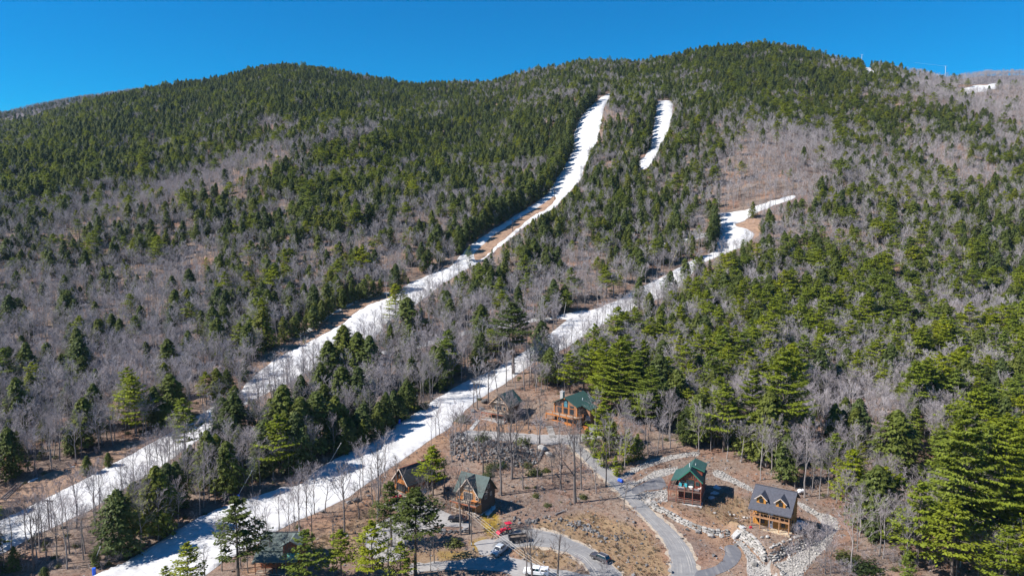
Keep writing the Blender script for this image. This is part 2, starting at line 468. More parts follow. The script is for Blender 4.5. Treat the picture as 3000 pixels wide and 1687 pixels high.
def sheet(name, mat, poly, lift=0.05, rough=0.0, freq=0.25, spacing=0.010, edge_lift=None, step=9, pix=True, relief=0.0, smooth_it=2, holes=()):
    """a sheet lying on the terrain inside an outline"""
    def ring(pl):
        W = unproj(densify(pl, step))[:, :2] if pix else np.array(densify(pl, step))
        W = smooth_loop(W, smooth_it)
        if rough:
            amp = rough * np.clip(W[:, 1] / 200.0, 0.6, 3.0)
            for i in range(len(W)):
                p = Vector((W[i, 0] * freq, W[i, 1] * freq, 3.3))
                W[i, 0] += amp[i] * (mnoise.noise(p) + 0.6 * mnoise.noise(p * 2.7))
                W[i, 1] += amp[i] * (mnoise.noise(p + Vector((9, 4, 2))) + 0.6 * mnoise.noise(p * 2.7 + Vector((5, 1, 8))))
        return W
    W = ring(poly); rings = [W] + [ring(h) for h in holes]
    x0, y0 = W.min(0); x1, y1 = W.max(0)
    ys = np.exp(np.arange(math.log(max(y0, 60)), math.log(y1), spacing))
    pts = []
    for j, y in enumerate(ys):
        st = y * spacing
        xs = np.arange(x0, x1, st) + (0.5 * st if j % 2 else 0)
        pts.append(np.stack([xs, np.full(len(xs), y)], 1))
    G = np.concatenate(pts) if pts else np.zeros((0, 2))
    keep = inpoly(G[:, 0], G[:, 1], W)
    for h in rings[1:]: keep &= ~inpoly(G[:, 0], G[:, 1], h)
    G = G[keep]
    nb = sum(len(r) for r in rings)
    allv = [Vector(p) for r in rings for p in r] + [Vector(p) for p in G]
    edges = []; o = 0
    for r in rings:
        edges += [(o + i, o + (i + 1) % len(r)) for i in range(len(r))]; o += len(r)
    v, e, f, ov, oe, of = delaunay_2d_cdt(allv, edges, [], 2 if len(rings) > 1 else 1, 1e-4)
    v = np.array([(p.x, p.y) for p in v])
    isb = np.array([any(k < nb for k in lst) if lst else True for lst in ov])
    if len(rings) > 1:
        cx = np.array([v[list(t)].mean(0) for t in f])
        ok = inpoly(cx[:, 0], cx[:, 1], W)
        for h in rings[1:]: ok &= ~inpoly(cx[:, 0], cx[:, 1], h)
        f = [t for t, k in zip(f, ok) if k]
    el = lift if edge_lift is None else edge_lift
    z = H(v[:, 0], v[:, 1]) + np.where(isb, el, lift) * np.clip(v[:, 1] / 250, 1, 4)
    if relief:
        z += np.where(isb, 0, relief * np.array([mnoise.noise(Vector((a * 0.12, b * 0.12, 0))) for a, b in v]))
    f = [t if (v[t[1]][0] - v[t[0]][0]) * (v[t[2]][1] - v[t[0]][1]) - (v[t[1]][1] - v[t[0]][1]) * (v[t[2]][0] - v[t[0]][0]) > 0 else tuple(reversed(t)) for t in f]
    # skirt
    cnt = {}
    for t in f:
        for i in range(len(t)):
            a, b = t[i], t[(i + 1) % len(t)]
            cnt[(a, b)] = 1
    V = [(p[0], p[1], q) for p, q in zip(v, z)]; sk = {}
    F = list(f)
    for (a, b) in cnt:
        if (b, a) not in cnt:
            for k in (a, b):
                if k not in sk:
                    sk[k] = len(V); V += [(v[k][0], v[k][1], z[k]), (v[k][0], v[k][1], z[k] - max(0.25, el * 2 + 0.15))]
            F.append((sk[b], sk[a], sk[a] + 1, sk[b] + 1))
    me = bpy.data.meshes.new(name); me.from_pydata(V, [], F); me.materials.append(mat)
    at = me.attributes.new('across', 'FLOAT', 'POINT')
    at.data.foreach_set('value', np.array([p[0] * 0.045 + p[1] * 0.0 for p in V], np.float32))
    me.polygons.foreach_set('use_smooth', [True] * len(F))
    me.update()
    ob = link(bpy.data.objects.new(name, me)); ob['kind'] = 'structure'
    return ob

def ribbon(name, mat, left, right, lift=0.06, n=90, m=10, rough=0.0):
    """a road between two image-space edges, following the terrain"""
    def res(pl):
        pl = np.array(pl, float); d = np.concatenate([[0], np.cumsum(np.hypot(*np.diff(pl, axis=0).T))])
        t = np.linspace(0, d[-1], n)
        q = np.stack([np.interp(t, d, pl[:, 0]), np.interp(t, d, pl[:, 1])], 1)
        for _ in range(6): q[1:-1] = 0.25 * q[:-2] + 0.5 * q[1:-1] + 0.25 * q[2:]
        return unproj(q)[:, :2]
    L, R = res(left), res(right)
    V = []; A = []
    for i in range(n):
        for j in range(m + 1):
            t = j / m
            p = L[i] * (1 - t) + R[i] * t
            if rough and j in (0, m):
                w = rough * mnoise.noise(Vector((p[0] * 0.5, p[1] * 0.5, j)))
                p = p + (R[i] - L[i]) / max(0.1, np.hypot(*(R[i] - L[i]))) * w
            V.append((p[0], p[1])); A.append(t)
    V = np.array(V); z = H(V[:, 0], V[:, 1]) + lift
    V3 = np.column_stack([V, z])
    q = np.array([(i * (m + 1) + j, i * (m + 1) + j + 1, (i + 1) * (m + 1) + j + 1, (i + 1) * (m + 1) + j) for i in range(n - 1) for j in range(m)])
    c = V3[q[0]]
    if np.cross(c[1] - c[0], c[2] - c[0])[2] < 0: q = q[:, ::-1]
    # skirts along both edges
    base = len(V3); sk = []
    for j in (0, m):
        for i in range(n): sk.append(V3[i * (m + 1) + j]); sk.append(V3[i * (m + 1) + j] - np.array([0, 0, lift + 0.2]))
    sk = np.array(sk); qs = []
    for side, j in enumerate((0, m)):
        for i in range(n - 1):
            k = base + 2 * (side * n + i)
            qs.append((k, k + 2, k + 3, k + 1))
    me = np_mesh(name, np.concatenate([V3, sk]), [q, np.array(qs)], [mat], smooth=True, attr={'across': ('POINT', A + [0.0] * (4 * n))})
    ob = link(bpy.data.objects.new(name, me)); ob['kind'] = 'structure'
    return ob

# outlines, in photograph pixels ------------------------------------------------
T1_TOP = D2P([(1536, 231), (1512, 246), (1478, 275), (1450, 312), (1441, 348), (1437, 385), (1412, 432), (1388, 470), (1375, 492), (1345, 512), (1300, 540), (1225, 588), (1190, 612), (1160, 640), (1140, 668), (1100, 684),
              (1030, 712), (1005, 730), (985, 748), (925, 768), (888, 790), (868, 812), (830, 832), (775, 862), (735, 882), (700, 898), (660, 930), (622, 962), (600, 992), (530, 1025), (440, 1082), (300, 1158), (200, 1212), (80, 1270), (-60, 1338),
              (-60, 1425), (0, 1395), (100, 1342), (220, 1286), (300, 1236), (400, 1176), (500, 1107), (590, 1040), (640, 1003), (700, 975), (760, 945), (830, 905), (900, 880), (945, 852), (965, 818), (1020, 778), (1060, 757), (1110, 717),
              (1190, 668), (1235, 640), (1280, 603), (1330, 563), (1400, 520), (1425, 492), (1462, 452), (1470, 420), (1482, 395), (1500, 362), (1510, 320), (1520, 275), (1537, 238)])
T1_BARE = D2P([(1398, 488), (1378, 506), (1340, 530), (1290, 560), (1235, 598), (1196, 632), (1188, 652), (1200, 660), (1228, 640), (1255, 612), (1290, 585), (1335, 548), (1375, 526), (1402, 502)])
T1_BARE2 = D2P([(985, 736), (935, 744), (890, 760), (835, 790), (785, 828), (715, 858), (668, 880), (655, 900), (640, 935), (668, 925), (705, 896), (735, 880), (775, 860), (832, 829), (868, 808), (888, 787), (930, 764), (975, 750)])
T1_BARE3 = D2P([(-40, 1275), (0, 1250), (60, 1218), (140, 1182), (200, 1166), (260, 1140), (330, 1112), (420, 1075), (440, 1078), (300, 1156), (200, 1210), (80, 1268), (-40, 1325)])
T1_LINE = D2P([(985, 733), (930, 741), (888, 757), (832, 786), (782, 823), (745, 843), (715, 855), (720, 860), (752, 849), (786, 830), (838, 792), (892, 763), (940, 746), (985, 739)])
T2 = D2P([(1652, 254), (1648, 300), (1640, 350), (1628, 388), (1600, 414), (1612, 430), (1630, 424), (1650, 392), (1664, 362), (1682, 330), (1690, 300), (1693, 253)])
T3 = D2P([(2002, 489), (1935, 508), (1872, 530), (1790, 540), (1806, 560), (1812, 592), (1795, 636), (1742, 654), (1682, 688), (1602, 728), (1560, 752), (1500, 778), (1440, 784), (1392, 798), (1400, 806), (1430, 802), (1392, 832), (1350, 866),
          (1310, 890), (1250, 926), (1150, 970), (1100, 1000), (1060, 1030), (1000, 1066), (930, 1116), (850, 1150), (792, 1182), (768, 1212), (742, 1226), (712, 1222), (690, 1234), (590, 1264), (500, 1300), (420, 1350), (330, 1405), (230, 1452), (120, 1500),
          (430, 1500), (510, 1452), (560, 1412), (640, 1372), (700, 1332), (750, 1308), (800, 1288), (880, 1248), (950, 1198), (1000, 1164), (1080, 1108), (1130, 1078), (1150, 1050), (1210, 1000), (1280, 958), (1340, 914), (1420, 878), (1480, 840), (1540, 800), (1620, 768), (1690, 738), (1732, 698), (1762, 664),
          (1802, 648), (1868, 622), (1902, 590), (1872, 572), (1845, 570), (1850, 562), (1872, 556), (1886, 544), (1940, 520), (2006, 497)])
T3_BARE = D2P([(1846, 569), (1870, 557), (1890, 548), (1915, 552), (1918, 580), (1905, 600), (1890, 604), (1900, 590), (1878, 573)])
SIDE1 = D2P([(952, 884), (1010, 876), (1070, 862), (1130, 842), (1240, 817), (1300, 806), (1392, 796), (1395, 804), (1300, 815), (1240, 827), (1130, 853), (1070, 872), (1010, 886), (955, 892)])
SIDE2 = D2P([(1560, 640), (1626, 620), (1680, 610), (1760, 590), (1800, 578), (1805, 586), (1762, 600), (1685, 620), (1630, 631), (1564, 650)])
TOPS = [D2P([(2160, 156), (2178, 160), (2184, 170), (2204, 186), (2196, 196), (2180, 196), (2172, 178)]),
        D2P([(2398, 193), (2440, 197), (2480, 204), (2530, 206), (2590, 207), (2590, 214), (2520, 214), (2475, 212), (2440, 205), (2402, 199)]),
        D2P([(2415, 226), (2450, 217), (2500, 213), (2510, 223), (2465, 233), (2422, 236)]),
        D2P([(2268, 178), (2300, 177), (2330, 180), (2328, 185), (2300, 184), (2270, 183)])]
ROAD_L = D2P([(1400, 1112), (1432, 1118), (1452, 1140), (1480, 1168), (1510, 1196), (1540, 1222), (1565, 1248), (1590, 1275), (1617, 1300), (1640, 1324), (1665, 1352), (1678, 1375), (1687, 1405), (1688, 1430), (1685, 1475)])
ROAD_R = D2P([(1420, 1098), (1450, 1110), (1470, 1128), (1510, 1160), (1540, 1184), (1565, 1206), (1590, 1230), (1615, 1257), (1645, 1290), (1675, 1314), (1705, 1342), (1730, 1372), (1746, 1405), (1754, 1430), (1760, 1475)])
DRIVE_UP_T = D2P([(1142, 1092), (1180, 1082), (1230, 1084), (1290, 1088), (1345, 1092), (1400, 1094), (1450, 1094), (1500, 1088), (1545, 1082)])
DRIVE_UP_B = D2P([(1148, 1106), (1185, 1106), (1230, 1106), (1290, 1110), (1345, 1116), (1400, 1118), (1450, 1112), (1505, 1106), (1550, 1100)])
DRIVE_E = [(1850, 1430), (1880, 1417), (1905, 1404), (1932, 1396), (1940, 1398), (1945, 1405), (1952, 1418), (1950, 1428), (1935, 1433), (1908, 1434), (1880, 1440), (1862, 1452), (1846, 1446)]
DRIVE_R = D2P([(1738, 1470), (1748, 1436), (1775, 1431), (1800, 1424), (1818, 1408), (1825, 1392), (1820, 1374), (1835, 1369), (1852, 1372), (1864, 1385), (1866, 1400), (1852, 1420), (1828, 1436), (1800, 1446), (1785, 1470)])
LOW_OUT = [(1440, 1600), (1462, 1572), (1500, 1556), (1560, 1549), (1610, 1556), (1660, 1574), (1710, 1596), (1755, 1619), (1793, 1652), (1828, 1690), (1850, 1720)]
LOW_IN = [(1492, 1640), (1490, 1618), (1508, 1604), (1549, 1597), (1603, 1602), (1657, 1617), (1698, 1637), (1720, 1662), (1735, 1690), (1745, 1705), (1750, 1720)]
LOW2_T = [(1200, 1652), (1250, 1646), (1345, 1640), (1410, 1630), (1460, 1626), (1510, 1634), (1560, 1650), (1620, 1664), (1690, 1674), (1760, 1690)]
LOW2_B = [(1200, 1684), (1250, 1673), (1345, 1668), (1410, 1668), (1460, 1674), (1510, 1688), (1560, 1702), (1620, 1712), (1690, 1720), (1760, 1730)]
DRIVE_D = [(1155, 1463), (1200, 1460), (1255, 1476), (1300, 1496), (1350, 1520), (1380, 1530), (1384, 1540), (1365, 1548), (1320, 1553), (1272, 1550), (1230, 1540), (1190, 1520), (1165, 1495), (1120, 1475)]
LINK_D = [(1060, 1560), (1110, 1530), (1170, 1500), (1230, 1520), (1290, 1551), (1260, 1560), (1220, 1556), (1190, 1590), (1180, 1640), (1110, 1650), (1070, 1600)]
LINK_C = [(1384, 1592), (1420, 1578), (1455, 1580), (1470, 1600), (1440, 1622), (1424, 1628), (1400, 1622), (1402, 1605)]

# terrain mesh ------------------------------------------------------------------
def build_ground():
    s = np.concatenate([np.linspace(-1.9, -0.85, 26)[:-1], np.linspace(-0.85, 0.85, 470), np.linspace(0.85, 1.9, 26)[1:]])
    ys = [30, 60, 85, 105, 120, 132, 141]; y = 146.0
    while y < 1500: ys.append(y); y *= 1.0046 if y < 330 else 1.0085
    ys += [1550, 1650, 1800, 2000, 2300, 2700]
    ys = np.array(ys)
    X = s[None, :] * ys[:, None]; Y = np.repeat(ys[:, None], len(s), 1)
    Z = H(X.ravel(), Y.ravel()).reshape(X.shape)
    V = np.stack([X, Y, Z], -1).reshape(-1, 3)
    nr, nc = X.shape
    i, j = np.meshgrid(np.arange(nr - 1), np.arange(nc - 1), indexing='ij')
    q = np.stack([i * nc + j, i * nc + j + 1, (i + 1) * nc + j + 1, (i + 1) * nc + j], -1).reshape(-1, 4)
    U, VV, _ = proj(V[:, 0], V[:, 1], V[:, 2])
    wob = np.array([mnoise.noise(Vector((a * 0.03, b * 0.03, 0))) for a, b in zip(V[:, 0], V[:, 1])]) * 25
    def zone(poly, soft=14):
        acc = np.zeros(len(V))
        for dx, dy in ((0, 0), (soft, 0), (-soft, 0), (0, soft * .6), (0, -soft * .6), (soft, soft * .5), (-soft, -soft * .5)):
            acc += inpoly(U + dx + wob, VV + dy + wob * 0.4, poly)
        return acc / 7
    grass = np.maximum.reduce([zone([(1560, 1540), (1740, 1500), (1905, 1560), (1975, 1687), (1790, 1687), (1700, 1600)]),
                               zone([(2030, 1480), (2130, 1440), (2200, 1470), (2195, 1540), (2100, 1540)]),
                               0.7 * zone([(900, 1600), (1000, 1530), (1120, 1450), (1160, 1480), (1060, 1620)]),
                               zone([(1490, 1605), (1600, 1600), (1700, 1640), (1710, 1670), (1560, 1660)]),
                               0.8 * zone([(1180, 1610), (1330, 1600), (1440, 1640), (1180, 1645)])])
    earth = np.maximum.reduce([zone([(1120, 1400), (1330, 1230), (1420, 1180), (1345, 1260), (1290, 1330), (1180, 1380)]), zone([(690, 1690), (900, 1560), (1100, 1430), (1150, 1440), (1000, 1540), (850, 1600), (760, 1690)]),
                               zone([(1360, 1230), (1560, 1240), (1620, 1260), (1600, 1290), (1380, 1275)]),
                               0.8 * zone([(1880, 1440), (2200, 1560), (2240, 1640), (2160, 1640), (2050, 1580)])])
    moss = np.maximum.reduce([zone([(1420, 1510), (1470, 1505), (1475, 1540), (1435, 1575), (1420, 1550)], 6), 0.8 * zone([(1370, 1585), (1420, 1570), (1430, 1600), (1385, 1615)], 6), 0.6 * zone([(1270, 1610), (1370, 1612), (1360, 1630), (1280, 1635)], 6)])
    me = np_mesh('ground', V, [q], [M['ground']], smooth=True, attr={'grass': ('POINT', grass), 'earth': ('POINT', earth), 'moss': ('POINT', moss)})
    o = link(bpy.data.objects.new('ground', me)); o['kind'] = 'structure'
build_ground()

# far hills behind the left and right ends of the ridge
def far_hill(pts, y, depth):
    V = []; prof = [(-depth, -150), (-depth * .6, -60), (-depth * .3, -22), (0, 0), (depth * .4, -25), (depth, -160)]
    us = np.linspace(pts[0][0], pts[-1][0], 60)
    for u in us:
        v = np.interp(u, [p[0] for p in pts], [p[1] for p in pts])
        s = col_s(u, v)
        for dy, dz in prof: V.append((s * (y + dy), y + dy, col_z(v, y) + dz))
    n = len(prof)
    q = np.array([(i * n + j, (i + 1) * n + j, (i + 1) * n + j + 1, i * n + j + 1) for i in range(59) for j in range(n - 1)])
    me = np_mesh('far_hill', V, [q], [M['far_floor']], smooth=True)
    o = link(bpy.data.objects.new('far_hill', me)); o['kind'] = 'structure'
    return np.array(V).reshape(60, n, 3)
HILL_L = far_hill([(-500, 350), (-200, 343), (0, 340), (110, 315), (230, 294), (400, 272), (520, 262), (640, 262), (760, 280)], 1900, 420)
HILL_R = far_hill([(2650, 262), (2760, 245), (2830, 230), (2880, 223), (3000, 221), (3200, 218), (3500, 240)], 1500, 300)

sheet('bare_earth', M['dirt'], T1_BARE3, lift=0.10, rough=0.5, edge_lift=0.03, spacing=0.012)
sheet('bare_earth', M['dirt'], T1_BARE2, lift=0.10, rough=0.3, edge_lift=0.03, spacing=0.012)
sheet('ski_trail', M['snow'], T1_TOP, lift=0.32, rough=0.45, edge_lift=0.04, relief=0.25, spacing=0.009, holes=[T1_BARE])
sheet('bare_earth', M['dirt'], T1_BARE, lift=0.12, rough=0.45, edge_lift=0.06)
sheet('snow_strip', M['snow'], T1_LINE, lift=0.22, rough=0.5, freq=0.5, edge_lift=0.04, spacing=0.006)
sheet('ski_trail', M['snow'], T2, lift=0.32, rough=0.4, edge_lift=0.04, relief=0.2)
sheet('ski_trail', M['snow'], T3, lift=0.32, rough=0.4, edge_lift=0.04, relief=0.25, spacing=0.009)
sheet('bare_earth', M['dirt'], T3_BARE, lift=0.10, rough=0.5, edge_lift=0.03)
sheet('snow_path', M['snow'], SIDE1, lift=0.22, rough=0.5, edge_lift=0.03)
sheet('snow_path', M['snow'], SIDE2, lift=0.22, rough=0.5, edge_lift=0.03)
for t in TOPS: sheet('snow_patch', M['snow'], t, lift=0.25, rough=0.9, freq=0.12, edge_lift=0.05, spacing=0.004, step=4, smooth_it=1)

ribbon('road_shoulder', M['shoulder'], [(a - 7, b + 3) for a, b in ROAD_L], [(a + 9, b - 4) for a, b in ROAD_R], lift=0.025, m=12, n=150, rough=1.1)
ribbon('road', M['asphalt'], ROAD_L, ROAD_R, lift=0.07, n=160, rough=0.4)
ribbon('gravel_drive', M['gravel_road'], DRIVE_UP_T, DRIVE_UP_B, lift=0.045, n=140, rough=0.9)
sheet('asphalt_drive', M['dark_asphalt'], DRIVE_E, lift=0.085, edge_lift=0.06, spacing=0.008, step=4)
sheet('asphalt_drive', M['dark_asphalt'], DRIVE_R, lift=0.085, edge_lift=0.06, spacing=0.008, step=5)
ribbon('road_shoulder', M['shoulder'], [(a + 1, b - 7) for a, b in LOW_OUT], [(a - 3, b + 5) for a, b in LOW_IN], lift=0.025, n=150, m=12, rough=1.0)
ribbon('lower_road', M['asphalt'], LOW_OUT, LOW_IN, lift=0.07, n=150, rough=0.4)
ribbon('gravel_drive', M['gravel_road'], LOW2_T, LOW2_B, lift=0.052, n=140, rough=0.8)
sheet('gravel_yard', M['gravel_road'], DRIVE_D, lift=0.05, edge_lift=0.02, rough=0.3, spacing=0.008, step=6)
sheet('gravel_yard', M['gravel_road'], LINK_C, lift=0.038, edge_lift=0.02, rough=0.25, spacing=0.008, step=6)
sheet('gravel_yard', M['gravel_road'], LINK_D, lift=0.044, edge_lift=0.02, rough=0.3, spacing=0.008, step=6)
# ------------------------------------------------------------------ tree prototypes
class Soup:
    """triangle / quad soup with a per-face tone, for foliage and branches"""
    def __init__(self): self.V = []; self.Q = []; self.T = []; self.qt = []; self.tt = []; self.n = 0
    def quads(self, P, tone):             # P (k,4,3)
        k = len(P); self.V.append(P.reshape(-1, 3)); self.Q.append(np.arange(k * 4).reshape(k, 4) + self.n); self.qt.append(tone); self.n += 4 * k
    def tris(self, P, tone):
        k = len(P); self.V.append(P.reshape(-1, 3)); self.T.append(np.arange(k * 3).reshape(k, 3) + self.n); self.tt.append(tone); self.n += 3 * k
    def arrays(self):
        V = np.concatenate(self.V) if self.V else np.zeros((0, 3))
        Q = np.concatenate(self.Q) if self.Q else np.zeros((0, 4), int)
        T = np.concatenate(self.T) if self.T else np.zeros((0, 3), int)
        tone = np.concatenate([np.concatenate(self.qt) if self.qt else np.zeros(0), np.concatenate(self.tt) if self.tt else np.zeros(0)])
        return V, Q, T, tone

def norm(a): return a / np.maximum(np.linalg.norm(a, axis=-1, keepdims=True), 1e-9)

def leafs(S, C, along, up, L, W, rng, tone):
    """elongated leaf sprays: centre C, long axis along, facing up"""
    k = len(C)
    along = norm(along); side = norm(np.cross(up, along))
    L = L[:, None]; W = W[:, None]
    droop = up * (-0.10 * L)
    P = np.stack([C - along * L * .5, C + side * W * .5 + droop * .3, C + along * L * .5 + droop, C - side * W * .5 + droop * .3], 1)
    S.quads(P, tone)

def tubes(S, P0, P1, R0, R1, n, tone=0.5):
    """tapered prisms, (k,3) ends"""
    k = len(P0); a = norm(P1 - P0)
    ref = np.where(np.abs(a[:, 2:3]) > 0.9, np.array([[1.0, 0, 0]]), np.array([[0, 0, 1.0]]))
    u = norm(np.cross(a, ref)); w = np.cross(a, u)
    ang = np.arange(n) * 2 * math.pi / n
    ring = lambda P, R: P[:, None, :] + (u[:, None, :] * np.cos(ang)[None, :, None] + w[:, None, :] * np.sin(ang)[None, :, None]) * R[:, None, None]
    A, B = ring(P0, R0), ring(P1, R1)
    j = (np.arange(n) + 1) % n
    Qd = np.stack([A, A[:, j], B[:, j], B], 2).reshape(-1, 4, 3)
    S.quads(Qd, np.full(len(Qd), tone))

def spikes(S, P0, P1, R, n=3, tone=0.5):
    k = len(P0); a = norm(P1 - P0)
    ref = np.where(np.abs(a[:, 2:3]) > 0.9, np.array([[1.0, 0, 0]]), np.array([[0, 0, 1.0]]))
    u = norm(np.cross(a, ref)); w = np.cross(a, u)
    ang = np.arange(n) * 2 * math.pi / n
    A = P0[:, None, :] + (u[:, None, :] * np.cos(ang)[None, :, None] + w[:, None, :] * np.sin(ang)[None, :, None]) * R[:, None, None]
    j = (np.arange(n) + 1) % n
    T = np.stack([A, A[:, j], np.repeat(P1[:, None, :], n, 1)], 2).reshape(-1, 3, 3)
    S.tris(T, np.full(len(T), tone))

def trunk_tube(S, h, r0, r1, rng, n=7, segs=6, bend=0.25, z0=-1.2):
    zs = np.linspace(z0, h, segs + 1)
    off = np.cumsum(rng.normal(0, bend / segs, (segs + 1, 2)), 0); off -= off[np.searchsorted(zs, 0.0)]
    P = np.column_stack([off, zs]); R = r0 + (r1 - r0) * np.clip((zs) / h, 0, 1); R[0] *= 1.35
    tubes(S, P[:-1], P[1:], R[:-1], R[1:], n)
    return P, R

def hemlock(rng, H_, R_, nb, ns, lq, wide=1.0):
    """dense conical evergreen with drooping sprays"""
    TR, CR = Soup(), Soup()
    P, R = trunk_tube(TR, H_ * 0.97, 0.022 * H_, 0.03, rng, n=6)
    base = rng.uniform(0.08, 0.16)
    t = base + (1 - base) * (np.linspace(0, 1, nb) ** 0.9)
    az = np.arange(nb) * 2.39996 + rng.uniform(0, 6) + rng.normal(0, .25, nb)
    f = (t - base) / (1 - base)
    prof = np.minimum(1, (f + 0.18) * 2.6) * np.maximum(0.0, 1 - f ** 1.45) ** 0.80
    lob = 1 + 0.28 * np.sin(az * 2 + f * 9 + rng.uniform(0, 6)) + rng.normal(0, 0.15, nb)
    Lb = R_ * (0.07 + prof * lob)
    dr = 0.35 - 0.75 * (1 - f)
    B0 = np.column_stack([np.zeros(nb), np.zeros(nb), t * H_])
    D = np.column_stack([np.cos(az), np.sin(az), dr * 0.7])
    B1 = B0 + D * Lb[:, None]
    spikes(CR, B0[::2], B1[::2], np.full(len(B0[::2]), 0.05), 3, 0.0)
    k = nb * ns
    fr = rng.uniform(0.18, 1.0, (nb, ns)) ** 0.75
    sw = rng.normal(0, 0.30, (nb, ns)) * (1.15 - fr)
    sidev = np.column_stack([-np.sin(az), np.cos(az), np.zeros(nb)])
    C = B0[:, None] + D[:, None] * (Lb[:, None] * fr)[..., None] + sidev[:, None] * (sw * Lb[:, None])[..., None]
    C[..., 2] -= 0.25 * (fr ** 2) * Lb[:, None] * 0.5
    C += rng.normal(0, 0.10, C.shape)
    along = D[:, None] + sidev[:, None] * (np.sign(sw) * rng.uniform(0.2, 0.9, sw.shape))[..., None] + np.array([0, 0, -0.25]) + rng.normal(0, .2, C.shape)
    out = np.column_stack([np.cos(az), np.sin(az), np.zeros(nb)])
    up = np.array([0, 0, 1.0]) + out[:, None] * rng.uniform(0.2, 1.2, (nb, ns, 1)) + rng.normal(0, .35, C.shape)
    C = C.reshape(-1, 3); along = along.reshape(-1, 3); up = norm(up.reshape(-1, 3))
    along -= up * (along * up).sum(1, keepdims=True)
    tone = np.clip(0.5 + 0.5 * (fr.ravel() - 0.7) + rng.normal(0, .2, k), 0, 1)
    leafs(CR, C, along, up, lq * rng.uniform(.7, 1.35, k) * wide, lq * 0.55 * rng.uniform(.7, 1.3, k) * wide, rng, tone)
    return TR, CR

def pine(rng, H_, R_, nw, nbr, ns, lq, first=0.3):
    """white pine: open layered plumes on level limbs"""
    TR, CR = Soup(), Soup()
    P, R = trunk_tube(TR, H_ * 0.98, 0.016 * H_ + 0.05, 0.03, rng, n=6, bend=0.5)
    z = H_ * (first + (1 - first) * np.linspace(0, 1, nw) ** 0.92)
    for wz in z:
        f = (wz / H_ - first) / (1 - first)
        nbw = nbr if f < 0.85 else max(3, nbr - 1)
        a0 = rng.uniform(0, 6.28)
        for b in range(nbw):
            if rng.uniform() < 0.2 and f < 0.85: continue
            a = a0 + b * 6.283 / nbw + rng.normal(0, .25)
            L = R_ * (0.12 + min(1.0, (f + .25) * 2.2) * (1 - f) ** 0.80) * rng.uniform(0.45, 1.3)
            rise = rng.uniform(0.02, 0.20) + 0.35 * f
            zz = wz + rng.normal(0, H_ * 0.012)
            d = np.array([math.cos(a), math.sin(a), rise]); s = np.array([-math.sin(a), math.cos(a), 0])
            p0 = np.array([np.interp(zz, P[:, 2], P[:, 0]), np.interp(zz, P[:, 2], P[:, 1]), zz])
            spikes(TR, p0[None], (p0 + d * L * .95)[None], np.array([0.03 + L * 0.012]), 3)
            m = max(4, int(ns * (0.45 + L / R_)))
            fr = rng.uniform(0.30, 1.0, m) ** 0.8
            sw = rng.normal(0, .26, m) * L * (0.35 + 0.65 * np.sin(np.clip(fr, 0, 1) * 2.6))
            C = p0 + d * (L * fr)[:, None] + s * sw[:, None] + np.array([0, 0, 1]) * (0.10 * L * (fr - .3) ** 2 + rng.normal(0, .11, m))[:, None]
            along = d * 1.0 + s * (np.sign(sw) * rng.uniform(.2, .9, m))[:, None] + np.array([0, 0, .25]) + rng.normal(0, .2, (m, 3))
            up = norm(np.array([0, 0, 1.0]) + d * 0.25 + rng.normal(0, .35, (m, 3)))
            along -= up * (along * up).sum(1, keepdims=True)
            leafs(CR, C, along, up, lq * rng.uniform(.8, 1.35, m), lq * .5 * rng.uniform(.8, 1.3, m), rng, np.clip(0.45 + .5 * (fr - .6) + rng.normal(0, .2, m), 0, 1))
    m = 14
    C = np.column_stack([rng.normal(0, .18, m), rng.normal(0, .18, m), H_ - rng.uniform(0, 1.2, m)]) + np.append(P[-1, :2], 0)
    leafs(CR, C, rng.normal(0, .4, (m, 3)) + np.array([0, 0, 1]), norm(rng.normal(0, 1, (m, 3)) * np.array([1, 1, .3])), np.full(m, lq), np.full(m, lq * .5), rng, np.full(m, .6))
    return TR, CR

